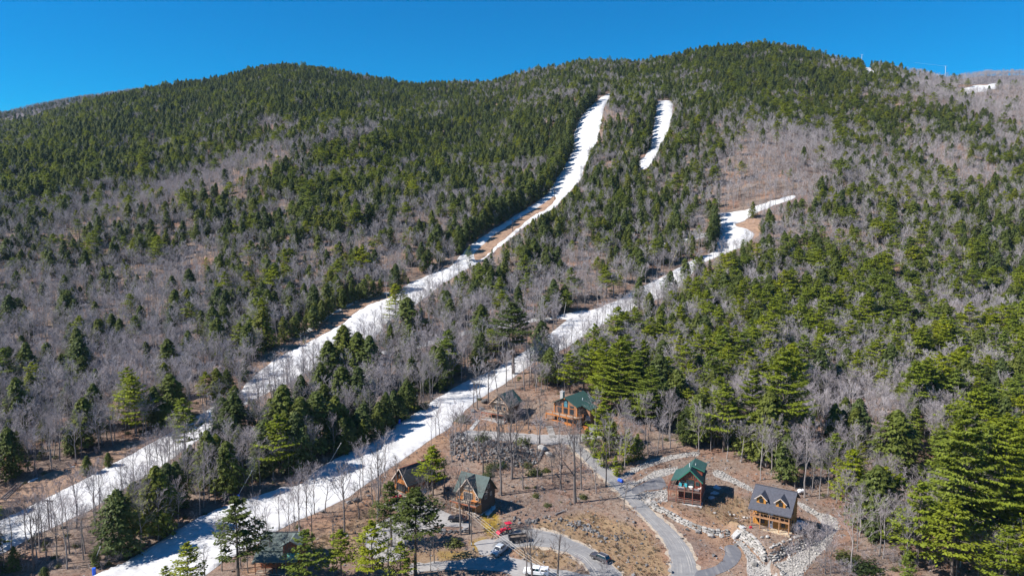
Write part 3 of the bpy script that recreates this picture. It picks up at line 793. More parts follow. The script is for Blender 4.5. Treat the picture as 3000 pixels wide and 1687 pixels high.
def bare(rng, H_, spread, n1=9, n2=5, n3=4, n4=3, fork=0.45, twig=0.02, first=0.35, thick=1.0):
    """leafless hardwood: trunk, rising limbs, forked branches and a haze of twigs"""
    TR, CR = Soup(), Soup()
    r0 = (0.0115 * H_ + 0.03) * thick
    P, R = trunk_tube(TR, H_ * 0.86, r0, r0 * 0.25, rng, n=6, segs=7, bend=0.8)
    def grow(p0, d0, L, r, nseg, S, lift, n):
        """bent limbs; returns points (k,nseg+1,3)"""
        k = len(p0); pts = [p0]; d = d0.copy(); p = p0.copy()
        for i in range(nseg):
            d = norm(d + rng.normal(0, .16, d.shape) + np.array([0, 0, lift]))
            q = p + d * (L / nseg)[:, None]
            f0, f1 = 1 - i / nseg * .75, 1 - (i + 1) / nseg * .75
            tubes(S, p, q, r * f0, r * f1, n)
            p = q; pts.append(p)
        return np.stack(pts, 1), d
    def spawn(pts, L, m, lo, ang, ratio, rng):
        k, s1, _ = pts.shape
        f = rng.uniform(lo, 1.0, (k, m)); f[:, 0] = 0.97
        g = f * (s1 - 1); i = np.minimum(g.astype(int), s1 - 2); w = (g - i)[..., None]
        I = np.arange(k)[:, None]
        p = pts[I, i] * (1 - w) + pts[I, i + 1] * w
        d = norm(pts[I, i + 1] - pts[I, i])
        rv = rng.normal(0, 1, d.shape); rv -= d * (rv * d).sum(-1, keepdims=True); rv = norm(rv)
        a = rng.normal(ang, .18, (k, m))[..., None]; a[:, 0] *= 0.3
        nd = norm(d * np.cos(a) + rv * np.sin(a))
        nl = L[:, None] * ratio * rng.uniform(.7, 1.25, (k, m)) * (1.15 - 0.5 * f)
        return p.reshape(-1, 3), nd.reshape(-1, 3), nl.ravel()
    t = first + (0.97 - first) * np.linspace(0, 1, n1) ** 0.85
    zs = t * H_ * 0.86
    p0 = np.column_stack([np.interp(zs, P[:, 2], P[:, 0]), np.interp(zs, P[:, 2], P[:, 1]), zs])
    az = np.arange(n1) * 2.4 + rng.uniform(0, 6) + rng.normal(0, .4, n1)
    el = rng.uniform(0.55, 1.0, n1) + 0.25 * t
    d = np.column_stack([np.cos(az) * np.cos(el), np.sin(az) * np.cos(el), np.sin(el)])
    L1 = spread * (1.25 - 0.75 * (t - first) / (1 - first)) * rng.uniform(.8, 1.2, n1)
    r1 = np.interp(zs, P[:, 2], R) * 0.55
    l1, _ = grow(p0, d, L1, r1, 4, TR, 0.10, 4)
    p2, d2, L2 = spawn(l1, L1, n2, .25, .62, .52, rng)
    l2, _ = grow(p2, d2, L2, np.full(len(p2), 0.034 * thick), 2, CR, .06, 3)
    p3, d3, L3 = spawn(l2, L2, n3, .2, .6, .62, rng)
    l3, _ = grow(p3, d3, L3, np.full(len(p3), 0.02 * thick), 1, CR, .05, 3)
    if n4:
        p4, d4, L4 = spawn(l3, L3, n4, .15, .55, .75, rng)
        spikes(CR, p4, p4 + norm(d4 + np.array([0, 0, .12])) * L4[:, None], np.full(len(p4), twig), 3)
    return TR, CR

def bushy(rng, H_, R_, k, lq):
    TR, CR = Soup(), Soup()
    u = rng.normal(0, 1, (k, 3)); u = norm(u); u[:, 2] = np.abs(u[:, 2])
    r = rng.uniform(.45, 1, k) * (1 + .25 * np.sin(3 * np.arctan2(u[:, 1], u[:, 0]) + u[:, 2] * 5))
    C = u * r[:, None] * np.array([R_, R_, H_])
    up = norm(u + np.array([0, 0, .6]) + rng.normal(0, .35, (k, 3)))
    al = rng.normal(0, 1, (k, 3)); al -= up * (al * up).sum(1, keepdims=True)
    leafs(CR, C, al, up, lq * rng.uniform(.7, 1.3, k), lq * .55 * rng.uniform(.7, 1.3, k), rng, np.clip(rng.normal(.5, .2, k), 0, 1))
    m = 12
    e = np.column_stack([rng.normal(0, .5, m) * R_, rng.normal(0, .5, m) * R_, rng.uniform(.4, .9, m) * H_])
    spikes(TR, np.zeros((m, 3)) - np.array([0, 0, .3]), e, np.full(m, .03), 3)
    return TR, CR

def soup_mesh(name, S, mat):
    V, Q, T, tone = S.arrays()
    return np_mesh(name, V, [Q, T], [mat], attr={'tone': ('FACE', tone)})

def joined_mesh(name, A, B, ma, mb):
    Va, Qa, Ta, ta = A.arrays(); Vb, Qb, Tb, tb = B.arrays()
    o = len(Va)
    V = np.concatenate([Va, Vb])
    nqa, nqb, nta, ntb = len(Qa), len(Qb), len(Ta), len(Tb)
    Q = np.concatenate([Qa, Qb + o]); T = np.concatenate([Ta, Tb + o])
    mi = np.concatenate([np.zeros(nqa), np.ones(nqb), np.zeros(nta), np.ones(ntb)])
    tone = np.concatenate([ta[:nqa], tb[:nqb], ta[nqa:], tb[nqb:]])
    return np_mesh(name, V, [Q, T], [ma, mb], mi=mi, attr={'tone': ('FACE', tone)})

PROTO = {}
def make_protos():
    g = np.random.default_rng(11)
    def keep(kind, TR, CR, mt, mc, h):
        PROTO.setdefault(kind, []).append((soup_mesh(kind + '_trunk', TR, mt), soup_mesh(kind + '_crown', CR, mc), h))
    for i in range(7):
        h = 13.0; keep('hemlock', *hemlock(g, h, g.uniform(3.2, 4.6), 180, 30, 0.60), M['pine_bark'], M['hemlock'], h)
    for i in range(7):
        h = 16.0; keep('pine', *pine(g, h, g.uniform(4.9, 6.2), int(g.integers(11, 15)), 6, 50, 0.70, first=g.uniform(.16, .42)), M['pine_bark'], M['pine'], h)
    for i in range(3):
        h = 16.0; keep('tall_pine', *pine(g, h, g.uniform(4.2, 5.0), 13, 6, 52, 0.62, first=.36 + .06 * i), M['pine_bark'], M['dark_pine'], h)
    for i in range(3):
        h = 30.0; keep('big_pine', *pine(g, h, g.uniform(7.4, 8.8), 19, 7, 130, 0.74, first=.14 + .05 * i), M['pine_bark'], M['pine'], h)
    for i in range(8):
        h = 14.0; keep('bare', *bare(g, h, g.uniform(3.2, 4.8), n1=10, n2=5, n3=5, n4=4, first=g.uniform(.28, .5), twig=.013, thick=.85), M['bark'], M['twig'], h)
    for i in range(3):
        h = 14.0; keep('open_bare', *bare(g, h, g.uniform(4.4, 5.4), n1=7, n2=5, n3=4, n4=3, first=.40, thick=1.5, twig=.022), M['dark_bark'], M['dark_bark'], h)
    for i in range(2):
        h = 8.0; keep('vase_bare', *bare(g, h, 3.6, n1=14, n2=6, n3=6, n4=4, first=.08, twig=.014, thick=.8), M['bark'], M['twig'], h)
    for i in range(4):
        h = 6.0; keep('young_pine', *pine(g, h, g.uniform(1.9, 2.5), 11, 7, 26, 0.42, first=.06), M['pine_bark'], M['pine'], h)
    for i in range(4):
        keep('shrub', *bushy(g, 1.0, 1.1, 420, .26), M['bark'], M['shrub'], 1.0)
    for i in range(3):
        keep('bare_shrub', *bare(g, 3.0, 1.7, n1=12, n2=5, n3=4, n4=3, first=.03, twig=.013, thick=.45), M['twig'], M['twig'], 3.0)
make_protos()

def far_protos():
    g = np.random.default_rng(23); out = {}
    def coll(key, items):
        c = bpy.data.collections.new('forest_' + key)
        for i, me in enumerate(items):
            o = bpy.data.objects.new(key + '_%d' % i, me); c.objects.link(o)
        out[key] = c
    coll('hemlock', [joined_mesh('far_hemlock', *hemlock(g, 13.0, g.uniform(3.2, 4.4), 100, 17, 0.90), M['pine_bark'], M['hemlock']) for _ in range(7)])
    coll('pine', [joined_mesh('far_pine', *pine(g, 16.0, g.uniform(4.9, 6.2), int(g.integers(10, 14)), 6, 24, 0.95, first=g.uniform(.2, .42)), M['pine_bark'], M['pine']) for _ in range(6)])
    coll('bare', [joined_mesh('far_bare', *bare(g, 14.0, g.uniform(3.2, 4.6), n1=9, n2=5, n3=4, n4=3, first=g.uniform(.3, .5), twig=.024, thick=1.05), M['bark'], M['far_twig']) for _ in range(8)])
    coll('shrub', [joined_mesh('low_shrub', *bare(g, 2.4, 1.3, n1=8, n2=4, n3=3, n4=3, first=.03, twig=.014, thick=.45), M['twig'], M['twig']) for _ in range(3)]
         + [joined_mesh('low_green', *bushy(g, 0.9, 1.0, 160, .3), M['bark'], M['shrub'])])
    return out
FAR = far_protos()

def scatter_group(coll):
    ng = bpy.data.node_groups.new('scatter', 'GeometryNodeTree')
    ng.interface.new_socket('Geometry', in_out='INPUT', socket_type='NodeSocketGeometry')
    ng.interface.new_socket('Geometry', in_out='OUTPUT', socket_type='NodeSocketGeometry')
    gi = ng.nodes.new('NodeGroupInput'); go = ng.nodes.new('NodeGroupOutput')
    ip = ng.nodes.new('GeometryNodeInstanceOnPoints'); ci = ng.nodes.new('GeometryNodeCollectionInfo')
    ci.inputs['Collection'].default_value = coll
    ci.inputs['Separate Children'].default_value = True; ci.inputs['Reset Children'].default_value = True
    ip.inputs['Pick Instance'].default_value = True
    def na(name, t):
        n = ng.nodes.new('GeometryNodeInputNamedAttribute'); n.data_type = t; n.inputs['Name'].default_value = name
        return [s for s in n.outputs if s.enabled][0]
    ng.links.new(gi.outputs[0], ip.inputs['Points']); ng.links.new(ci.outputs[0], ip.inputs['Instance'])
    ng.links.new(na('pick', 'INT'), ip.inputs['Instance Index'])
    ng.links.new(na('turn', 'FLOAT_VECTOR'), ip.inputs['Rotation']); ng.links.new(na('size', 'FLOAT_VECTOR'), ip.inputs['Scale'])
    ng.links.new(ip.outputs[0], go.inputs[0])
    return ng

def scatter(name, coll, P, turn, size, pick):
    """one stuff object of many instances"""
    me = bpy.data.meshes.new(name); me.vertices.add(len(P)); me.vertices.foreach_set('co', np.asarray(P, np.float32).ravel())
    for nm, t, arr in (('turn', 'FLOAT_VECTOR', turn), ('size', 'FLOAT_VECTOR', size)):
        a = me.attributes.new(nm, t, 'POINT'); a.data.foreach_set('vector', np.asarray(arr, np.float32).ravel())
    a = me.attributes.new('pick', 'INT', 'POINT'); a.data.foreach_set('value', np.asarray(pick, np.int32))
    o = link(bpy.data.objects.new(name, me)); o['kind'] = 'stuff'
    md = o.modifiers.new('scatter', 'NODES'); md.node_group = scatter_group(coll)
    return o

# ------------------------------------------------------------------ where the trees stand
CLEAR = [(1325, 1260), (1375, 1205), (1420, 1160), (1500, 1140), (1590, 1160), (1690, 1150), (1760, 1165), (1775, 1190), (1740, 1260), (1800, 1385), (1860, 1365), (1950, 1335), (2060, 1322), (2200, 1365), (2330, 1440), (2420, 1475),
         (2490, 1510), (2480, 1590), (2470, 1720), (690, 1720), (800, 1610), (930, 1525), (1060, 1450), (1160, 1375), (1240, 1320)]
NO_TREE = [[(a, b + d) for a, b in t] for t in TOPS for d in (8,)] + [T1_TOP, T1_BARE, T1_BARE2, T1_BARE3, T2, T3, T3_BARE, CLEAR] + TOPS
PATHS = [SIDE1, SIDE2]
UC = np.arange(125, 3000, 250.0); VC = np.array([200, 320, 440, 560, 680, 800, 920, 1040, 1160, 1280, 1400, 1560.0])
HEM = np.array([
    [.68, .70, .78, .86, .85, .80, .72, .62, .82, .78, .55, .10],
    [.66, .74, .82, .80, .74, .66, .50, .64, .64, .52, .50, .30],
    [.66, .72, .52, .34, .62, .74, .70, .62, .26, .36, .38, .30],
    [.68, .52, .26, .48, .58, .64, .58, .54, .06, .24, .30, .45],
    [.40, .30, .45, .50, .45, .40, .66, .46, .18, .38, .34, .48],
    [.45, .36, .36, .18, .30, .50, .52, .30, .34, .38, .40, .52],
    [.26, .30, .42, .30, .24, .32, .32, .26, .30, .28, .45, .48],
    [.18, .26, .36, .42, .34, .24, .20, .20, .30, .30, .34, .34],
    [.14, .34, .30, .34, .16, .12, .10, .20, .26, .26, .28, .34],
    [.14, .20, .22, .16, .06, .04, .05, .10, .14, .18, .14, .24],
    [.12, .18, .14, .06, .05, .05, .05, .05, .08, .08, .10, .18],
    [.12, .14, .10, .05, .05, .05, .05, .05, .05, .05, .08, .16]])
PIN = np.array([
    [.20, .16, .10, .08, .06, .06, .08, .10, .10, .08, .08, .02],
    [.18, .12, .08, .06, .08, .10, .06, .06, .08, .24, .22, .06],
    [.16, .12, .08, .14, .22, .06, .04, .04, .10, .14, .12, .08],
    [.12, .10, .06, .14, .20, .05, .04, .04, .04, .08, .24, .12],
    [.08, .06, .08, .14, .08, .04, .03, .04, .06, .10, .16, .12],
    [.04, .06, .08, .12, .04, .03, .04, .05, .22, .28, .22, .16],
    [.03, .04, .04, .06, .03, .04, .05, .10, .34, .38, .30, .26],
    [.02, .03, .03, .03, .03, .05, .06, .16, .34, .36, .34, .32],
    [.02, .03, .03, .03, .03, .05, .06, .20, .26, .26, .24, .28],
    [.02, .02, .02, .02, .02, .02, .02, .08, .08, .10, .12, .30],
    [.02, .02, .02, .02, .02, .02, .02, .02, .04, .04, .10, .30],
    [.02, .02, .02, .02, .02, .02, .02, .02, .02, .04, .08, .30]])
STANDS = [  # hardwood bands and evergreen stands read off the photograph: factor on the evergreen share, outline
    (.30, [(-50, 700), (250, 622), (500, 545), (750, 462), (1000, 402), (1080, 366), (1110, 400), (900, 480), (700, 560), (450, 645), (200, 725), (-50, 800)]),
    (.25, [(760, 355), (880, 368), (870, 402), (735, 392)]),
    (.55, [(-50, 860), (300, 790), (650, 725), (900, 700), (1000, 760), (850, 860), (500, 965), (200, 1060), (-50, 1100)]),
    (.30, [(940, 760), (1150, 620), (1360, 560), (1220, 700), (1050, 810)]),
    (.12, [(2110, 480), (2250, 380), (2420, 395), (2460, 480), (2410, 570), (2300, 640), (2130, 610), (2080, 540)]),
    (.45, [(2300, 490), (2700, 425), (2960, 520), (2800, 620), (2500, 565)]),
    (.2, [(2650, 205), (3100, 225), (3100, 420), (2800, 335), (2640, 280)]),
    (.35, [(1000, 1255), (1250, 1005), (1500, 855), (1650, 800), (1760, 850), (1500, 965), (1300, 1065), (1150, 1205)]),
    (.6, [(1700, 850), (2000, 760), (2050, 860), (1950, 1000), (1720, 1020)]),
    (.82, [(1980, 640), (2500, 560), (3100, 560), (3100, 1300), (1980, 1330)]),
    (1.35, [(-50, 480), (300, 300), (850, 200), (1400, 260), (1300, 330), (1000, 380), (700, 450), (300, 570), (-50, 660)]),
    (1.30, [(1000, 420), (1400, 330), (1760, 300), (1680, 480), (1560, 560), (1300, 580), (1100, 660), (900, 740), (620, 800), (560, 640)]),
    (1.25, [(1900, 150), (2300, 150), (2500, 300), (2200, 370), (1950, 330)])]
def field(A, u, v):
    fu = np.clip((u - UC[0]) / 250.0, 0, 10.999); i = fu.astype(int); a = fu - i
    fv = np.clip(np.interp(v, VC, np.arange(12)), 0, 10.999); j = fv.astype(int); b = fv - j
    return A[j, i] * (1 - a) * (1 - b) + A[j, i + 1] * a * (1 - b) + A[j + 1, i] * (1 - a) * b + A[j + 1, i + 1] * a * b

# the trees that stand out in the photograph: kind, foot (u, v), top row, label
KEY = [
    ('open_bare', 1685, 1473, 1250, 'tallest bare tree on the leafy slope below the gravel drive, with long shadow'),
    ('open_bare', 1643, 1435, 1293, 'slim bare tree just left of the tallest bare tree on the leafy slope'),
    ('open_bare', 1581, 1306, 1163, 'lone bare tree standing on the edge of the upper gravel drive between two cabins'),
    ('open_bare', 1500, 1402, 1180, 'tall straight bare tree at the foot of the grey rock embankment'),
    ('open_bare', 1467, 1450, 1243, 'bare tree growing just right of the chalet with the pointed front gable'),
    ('open_bare', 1415, 1394, 1250, 'bare tree rising behind the chalet with the pointed front gable'),
    ('open_bare', 1398, 1198, 1095, 'leaning bare tree on the snow edge left of the small truss gable cabin'),
    ('open_bare', 1430, 1183, 1070, 'straight bare tree between the snow trail and the small truss gable cabin'),
    ('open_bare', 1387, 1192, 1110, 'crooked bare tree by the dark boulders beside the snow trail'),
    ('vase_bare', 1496, 1248, 1152, 'wide many stemmed bare tree spreading in front of the small truss gable cabin'),
    ('open_bare', 1349, 1566, 1384, 'bare tree in front of the pointed gable chalet, beside the black car'),
    ('open_bare', 1376, 1562, 1400, 'leaning bare tree at the right corner of the pointed gable chalet'),
    ('open_bare', 1634, 1700, 1545, 'bare forked tree on the grass island inside the lower road bend'),
    ('open_bare', 1558, 1700, 1540, 'slim bare tree standing in front of the white pickup with a cap'),
    ('open_bare', 1009, 1565, 1374, 'big bare tree against the lower trail snow, right of the low green roofed house'),
    ('open_bare', 915, 1591, 1457, 'bare tree rising at the right end of the low green roofed house'),
    ('open_bare', 768, 1650, 1521, 'bare tree in front of the left end of the low green roofed house'),
    ('open_bare', 795, 1660, 1540, 'upright bare tree in front of the low green roofed house, beside another bare tree'),
    ('open_bare', 1115, 1452, 1340, 'thin bare tree beside the snow left of the brown roofed chalet'),
    ('open_bare', 1165, 1475, 1345, 'bare tree at the front corner of the brown roofed chalet'),
    ('open_bare', 1255, 1478, 1375, 'pale bare tree at the right end of the brown roofed chalet'),
    ('open_bare', 975, 1600, 1500, 'small bare tree on the grass below the lower snow trail'),
    ('tall_pine', 1147, 1600, 1413, 'tall dark pine standing in the yard below the brown roofed chalet'),
    ('tall_pine', 1217, 1684, 1440, 'tallest pine of the yard group, long bare trunk beside the gravel yard'),
    ('pine', 902, 1712, 1556, 'bushy green pine covering the right end of the low green roofed house'),
    ('pine', 1000, 1692, 1556, 'yellow green pine between the low green roofed house and the yard pines'),
    ('pine', 1092, 1720, 1533, 'wide green pine at the bottom edge in front of the yard group'),
    ('pine', 1175, 1725, 1590, 'shorter green pine at the bottom edge right of the wide green pine'),
    ('pine', 1268, 1450, 1312, 'single green pine behind the right end of the brown roofed chalet'),
    ('tall_pine', 699, 1712, 1460, 'tall narrow pine standing in front of the lower snow trail'),
    ('pine', 553, 1740, 1592, 'short pine at the bottom edge against the lower snow trail'),
    ('pine', 490, 1750, 1660, 'low pine top at the bottom edge on the lower snow trail'),
    ('open_bare', 98, 1673, 1471, 'big bare tree by the snow at the lower left, left of the wooden lift tower'),
    ('hemlock', 351, 1626, 1437, 'big dark hemlock beside the lower snow trail, between two leaning snow guns'),
    ('hemlock', 256, 1390, 1335, 'small hemlock growing at the edge of the long snow trail by the bare dirt'),
    ('hemlock', 318, 1368, 1325, 'smallest hemlock at the edge of the long snow trail'),
    ('hemlock', 282, 1662, 1612, 'low dark hemlock beside the lowest leaning snow gun'),
    ('hemlock', 132, 1712, 1660, 'young green hemlock at the bottom edge on the left'),
    ('hemlock', 495, 1505, 1358, 'narrow dark hemlock in the strip between the trails, above a leaning snow gun'),
    ('hemlock', 690, 1300, 1152, 'dense dark hemlock where the long trail runs closest to the strip of woods'),
    ('hemlock', 655, 1280, 1165, 'hemlock at the left end of the dark hemlock clump by the long trail'),
    ('hemlock', 835, 1335, 1130, 'tall hemlock in the middle of the strip between the two snow trails'),
    ('hemlock', 885, 1345, 1165, 'broad hemlock in the strip, second of the tall hemlock row'),
    ('hemlock', 930, 1322, 1150, 'yellowish hemlock in the strip at the centre of the hemlock row'),
    ('hemlock', 985, 1305, 1160, 'hemlock at the right of the hemlock row between the two snow trails'),
    ('hemlock', 1052, 1290, 1200, 'round hemlock near the lower trail at the right end of the row'),
    ('hemlock', 1010, 1120, 955, 'tallest hemlock of the dark clump beside the long snow trail'),
    ('hemlock', 1050, 1130, 975, 'dark hemlock in the clump right beside the tallest one'),
    ('hemlock', 965, 1140, 1000, 'dark hemlock on the left of the clump beside the long snow trail'),
    ('hemlock', 1085, 1140, 985, 'dark hemlock on the right of the clump beside the long snow trail'),
    ('pine', 1160, 950, 836, 'green pine standing against the snow of the long trail bend'),
    ('hemlock', 1195, 990, 873, 'hemlock just right of the green pine at the long trail bend'),
    ('tall_pine', 1504, 1096, 894, 'tall pine with a bare lower trunk before the lower trail, above the cabins'),
    ('hemlock', 1612, 1125, 1020, 'slim hemlock between the lower snow trail and the orange log house'),
    ('pine', 1745, 1150, 1000, 'bright pine rising just behind the orange log house'),
    ('pine', 1795, 1180, 1020, 'bright dense pine standing close to the right of the orange log house'),
    ('pine', 1835, 1190, 985, 'tallest bright pine in the group right of the orange log house'),
    ('pine', 1885, 1195, 1000, 'wide bright pine in the group right of the orange log house'),
    ('pine', 1950, 1200, 1050, 'dark pine at the right end of the group beside the orange log house'),
    ('young_pine', 1719, 1303, 1256, 'young bushy pine in front of the big grey boulder'),
    ('young_pine', 1768, 1367, 1300, 'young bushy pine beside the paved road, nearest to the road bend'),
    ('young_pine', 1806, 1392, 1338, 'lowest young pine beside the paved road above the blue barrel'),
    ('young_pine', 1745, 1337, 1272, 'young pine between the gravel drive end and the paved road'),
    ('young_pine', 1838, 1355, 1262, 'tall young pine in the roadside pine thicket'),
    ('young_pine', 1795, 1320, 1235, 'young pine in the middle of the roadside pine thicket'),
    ('young_pine', 1870, 1345, 1275, 'young pine at the right end of the roadside pine thicket'),
    ('young_pine', 1775, 1290, 1215, 'young pine beside the big grey boulder'),
    ('pine', 2810, 1632, 1200, 'very large pine with a thick trunk in the open woods on the right'),
    ('pine', 2925, 1640, 1235, 'large full pine right of the very large pine'),
    ('pine', 2988, 1500, 1225, 'large yellow green pine cut by the right edge'),
    ('pine', 2940, 1750, 1550, 'wide pine at the bottom right corner'),
    ('hemlock', 2620, 1402, 1205, 'broad dark hemlock above the open woods right of the yellow log house'),
    ('hemlock', 2565, 1558, 1367, 'leaning open hemlock right of the yellow log house'),
    ('bare', 2357, 1456, 1220, 'tall pale bare tree just behind the yellow log house by the white tank'),
    ('bare', 2451, 1473, 1290, 'bare tree behind the stone swale right of the yellow log house'),
    ('bare', 2401, 1460, 1300, 'thin bare tree between the white tank and the stone swale'),
    ('bare', 2474, 1535, 1380, 'bare trunk standing at the outer edge of the stone swale'),
    ('bare', 2648, 1632, 1436, 'pale bare tree in the open woods left of the very large pine'),
    ('bare', 2689, 1628, 1424, 'pale slim bare tree second from the very large pine'),
    ('bare', 2746, 1614, 1395, 'pale slim bare tree next to the very large pine'),
    ('young_pine', 2660, 1705, 1620, 'small pine at the bottom edge in the open woods'),
    ('vase_bare', 2370, 1665, 1540, 'bare multi stemmed tree in front of the stacked boulder wall'),
    ('bare', 2047, 1332, 1180, 'bare tree behind the red log house at the wood edge'),
    ('pine', 2120, 1322, 1130, 'pine with a dark trunk at the wood edge behind the red log house'),
    ('bare', 2228, 1406, 1240, 'tall bare tree right of the red log house'),
    ('hemlock', 2250, 1352, 1150, 'dark hemlock at the wood edge right of the red log house'),
    ('pine', 2290, 1330, 1030, 'tall yellow green pine in the wood behind the yellow log house'),
    ('pine', 2200, 1320, 1090, 'pine in the wood between the red and the yellow log house'),
    ('pine', 1376, 768, 722, 'single yellow green pine standing at the edge of the long trail'),
    ('open_bare', 1232, 1500, 1400, 'thin bare tree between the brown roofed chalet and the gravel yard'),
    ('open_bare', 1302, 1440, 1345, 'thin bare tree on the leafy bank left of the pointed chalet'),
    ('open_bare', 1442, 1476, 1372, 'bare tree close to the right wall of the pointed chalet'),
    ('open_bare', 1532, 1432, 1330, 'thin bare tree in the middle of the leafy slope'),
    ('open_bare', 1575, 1402, 1318, 'thin bare tree below the ledge boulders on the leafy slope'),
    ('open_bare', 1618, 1412, 1330, 'thin bare tree near the road junction on the leafy slope'),
    ('open_bare', 1092, 1482, 1385, 'thin bare tree on the grass between the snow and the brown roofed chalet'),
    ('open_bare', 1052, 1520, 1420, 'thin bare tree right of the pair of dark boulders by the snow'),
    ('open_bare', 868, 1618, 1520, 'thin bare tree right behind the low green roofed house'),
    ('open_bare', 1185, 1660, 1530, 'bare tree among the yard pines, nearest the gravel road'),
    ('open_bare', 1272, 1648, 1560, 'thin bare tree beside the gravel road below the pale bush'),
    ('open_bare', 838, 1690, 1560, 'bare tree in front of the porch of the low green roofed house'),
    ('open_bare', 1548, 1258, 1165, 'thin bare tree between the two upper cabins'),
    ('open_bare', 1700, 1300, 1205, 'bare tree right in front of the orange log house deck'),
    ('open_bare', 1640, 1262, 1180, 'thin bare tree by the rough stone steps of the orange log house'),
    ('open_bare', 1455, 1330, 1232, 'bare tree growing out of the grey rock slope, left'),
    ('open_bare', 1512, 1325, 1225, 'bare tree growing out of the grey rock slope, right'),
    ('open_bare', 660, 1640, 1530, 'bare tree at the lower trail edge left of the low green roofed house'),
    ('bare', 2420, 1600, 1500, 'thin bare tree beside the stone swale below the yellow log house'),
    ('bare', 2320, 1690, 1590, 'thin bare tree on the gravel below the terraced boulder wall'),
    ('open_bare', 600, 1700, 1600, 'bare tree at the bottom edge between the two small pines'),
    ('pine', 1768, 1205, 1005, 'tall bright pine against the right end of the orange log house roof'),
    ('pine', 1815, 1222, 992, 'bright pine in front of the tallest pine beside the orange log house'),
    ('pine', 1862, 1235, 1030, 'full bright pine in the front row right of the orange log house'),
    ('pine', 1905, 1262, 1075, 'lower bright pine at the front right of the group by the road'),
    ('hemlock', 1930, 1225, 1040, 'dark hemlock behind the front row right of the orange log house'),
    ('hemlock', 1980, 1240, 1085, 'dark hemlock at the far right of the group above the stone bands'),
    ('pine', 1710, 1150, 1018, 'bright pine directly behind the roof of the orange log house'),
    ('bare', 1890, 1290, 1150, 'pale bare tree in front of the pine group right of the orange log house'),
    ('bare', 1960, 1290, 1140, 'pale bare tree between the pine group and the red log house'),
    ('bare', 1830, 1300, 1170, 'pale bare tree just above the roadside pine thicket'),
    ('hemlock', 690, 1220, 1130, 'yellowish hemlock on the near edge of the long snow trail'),
]

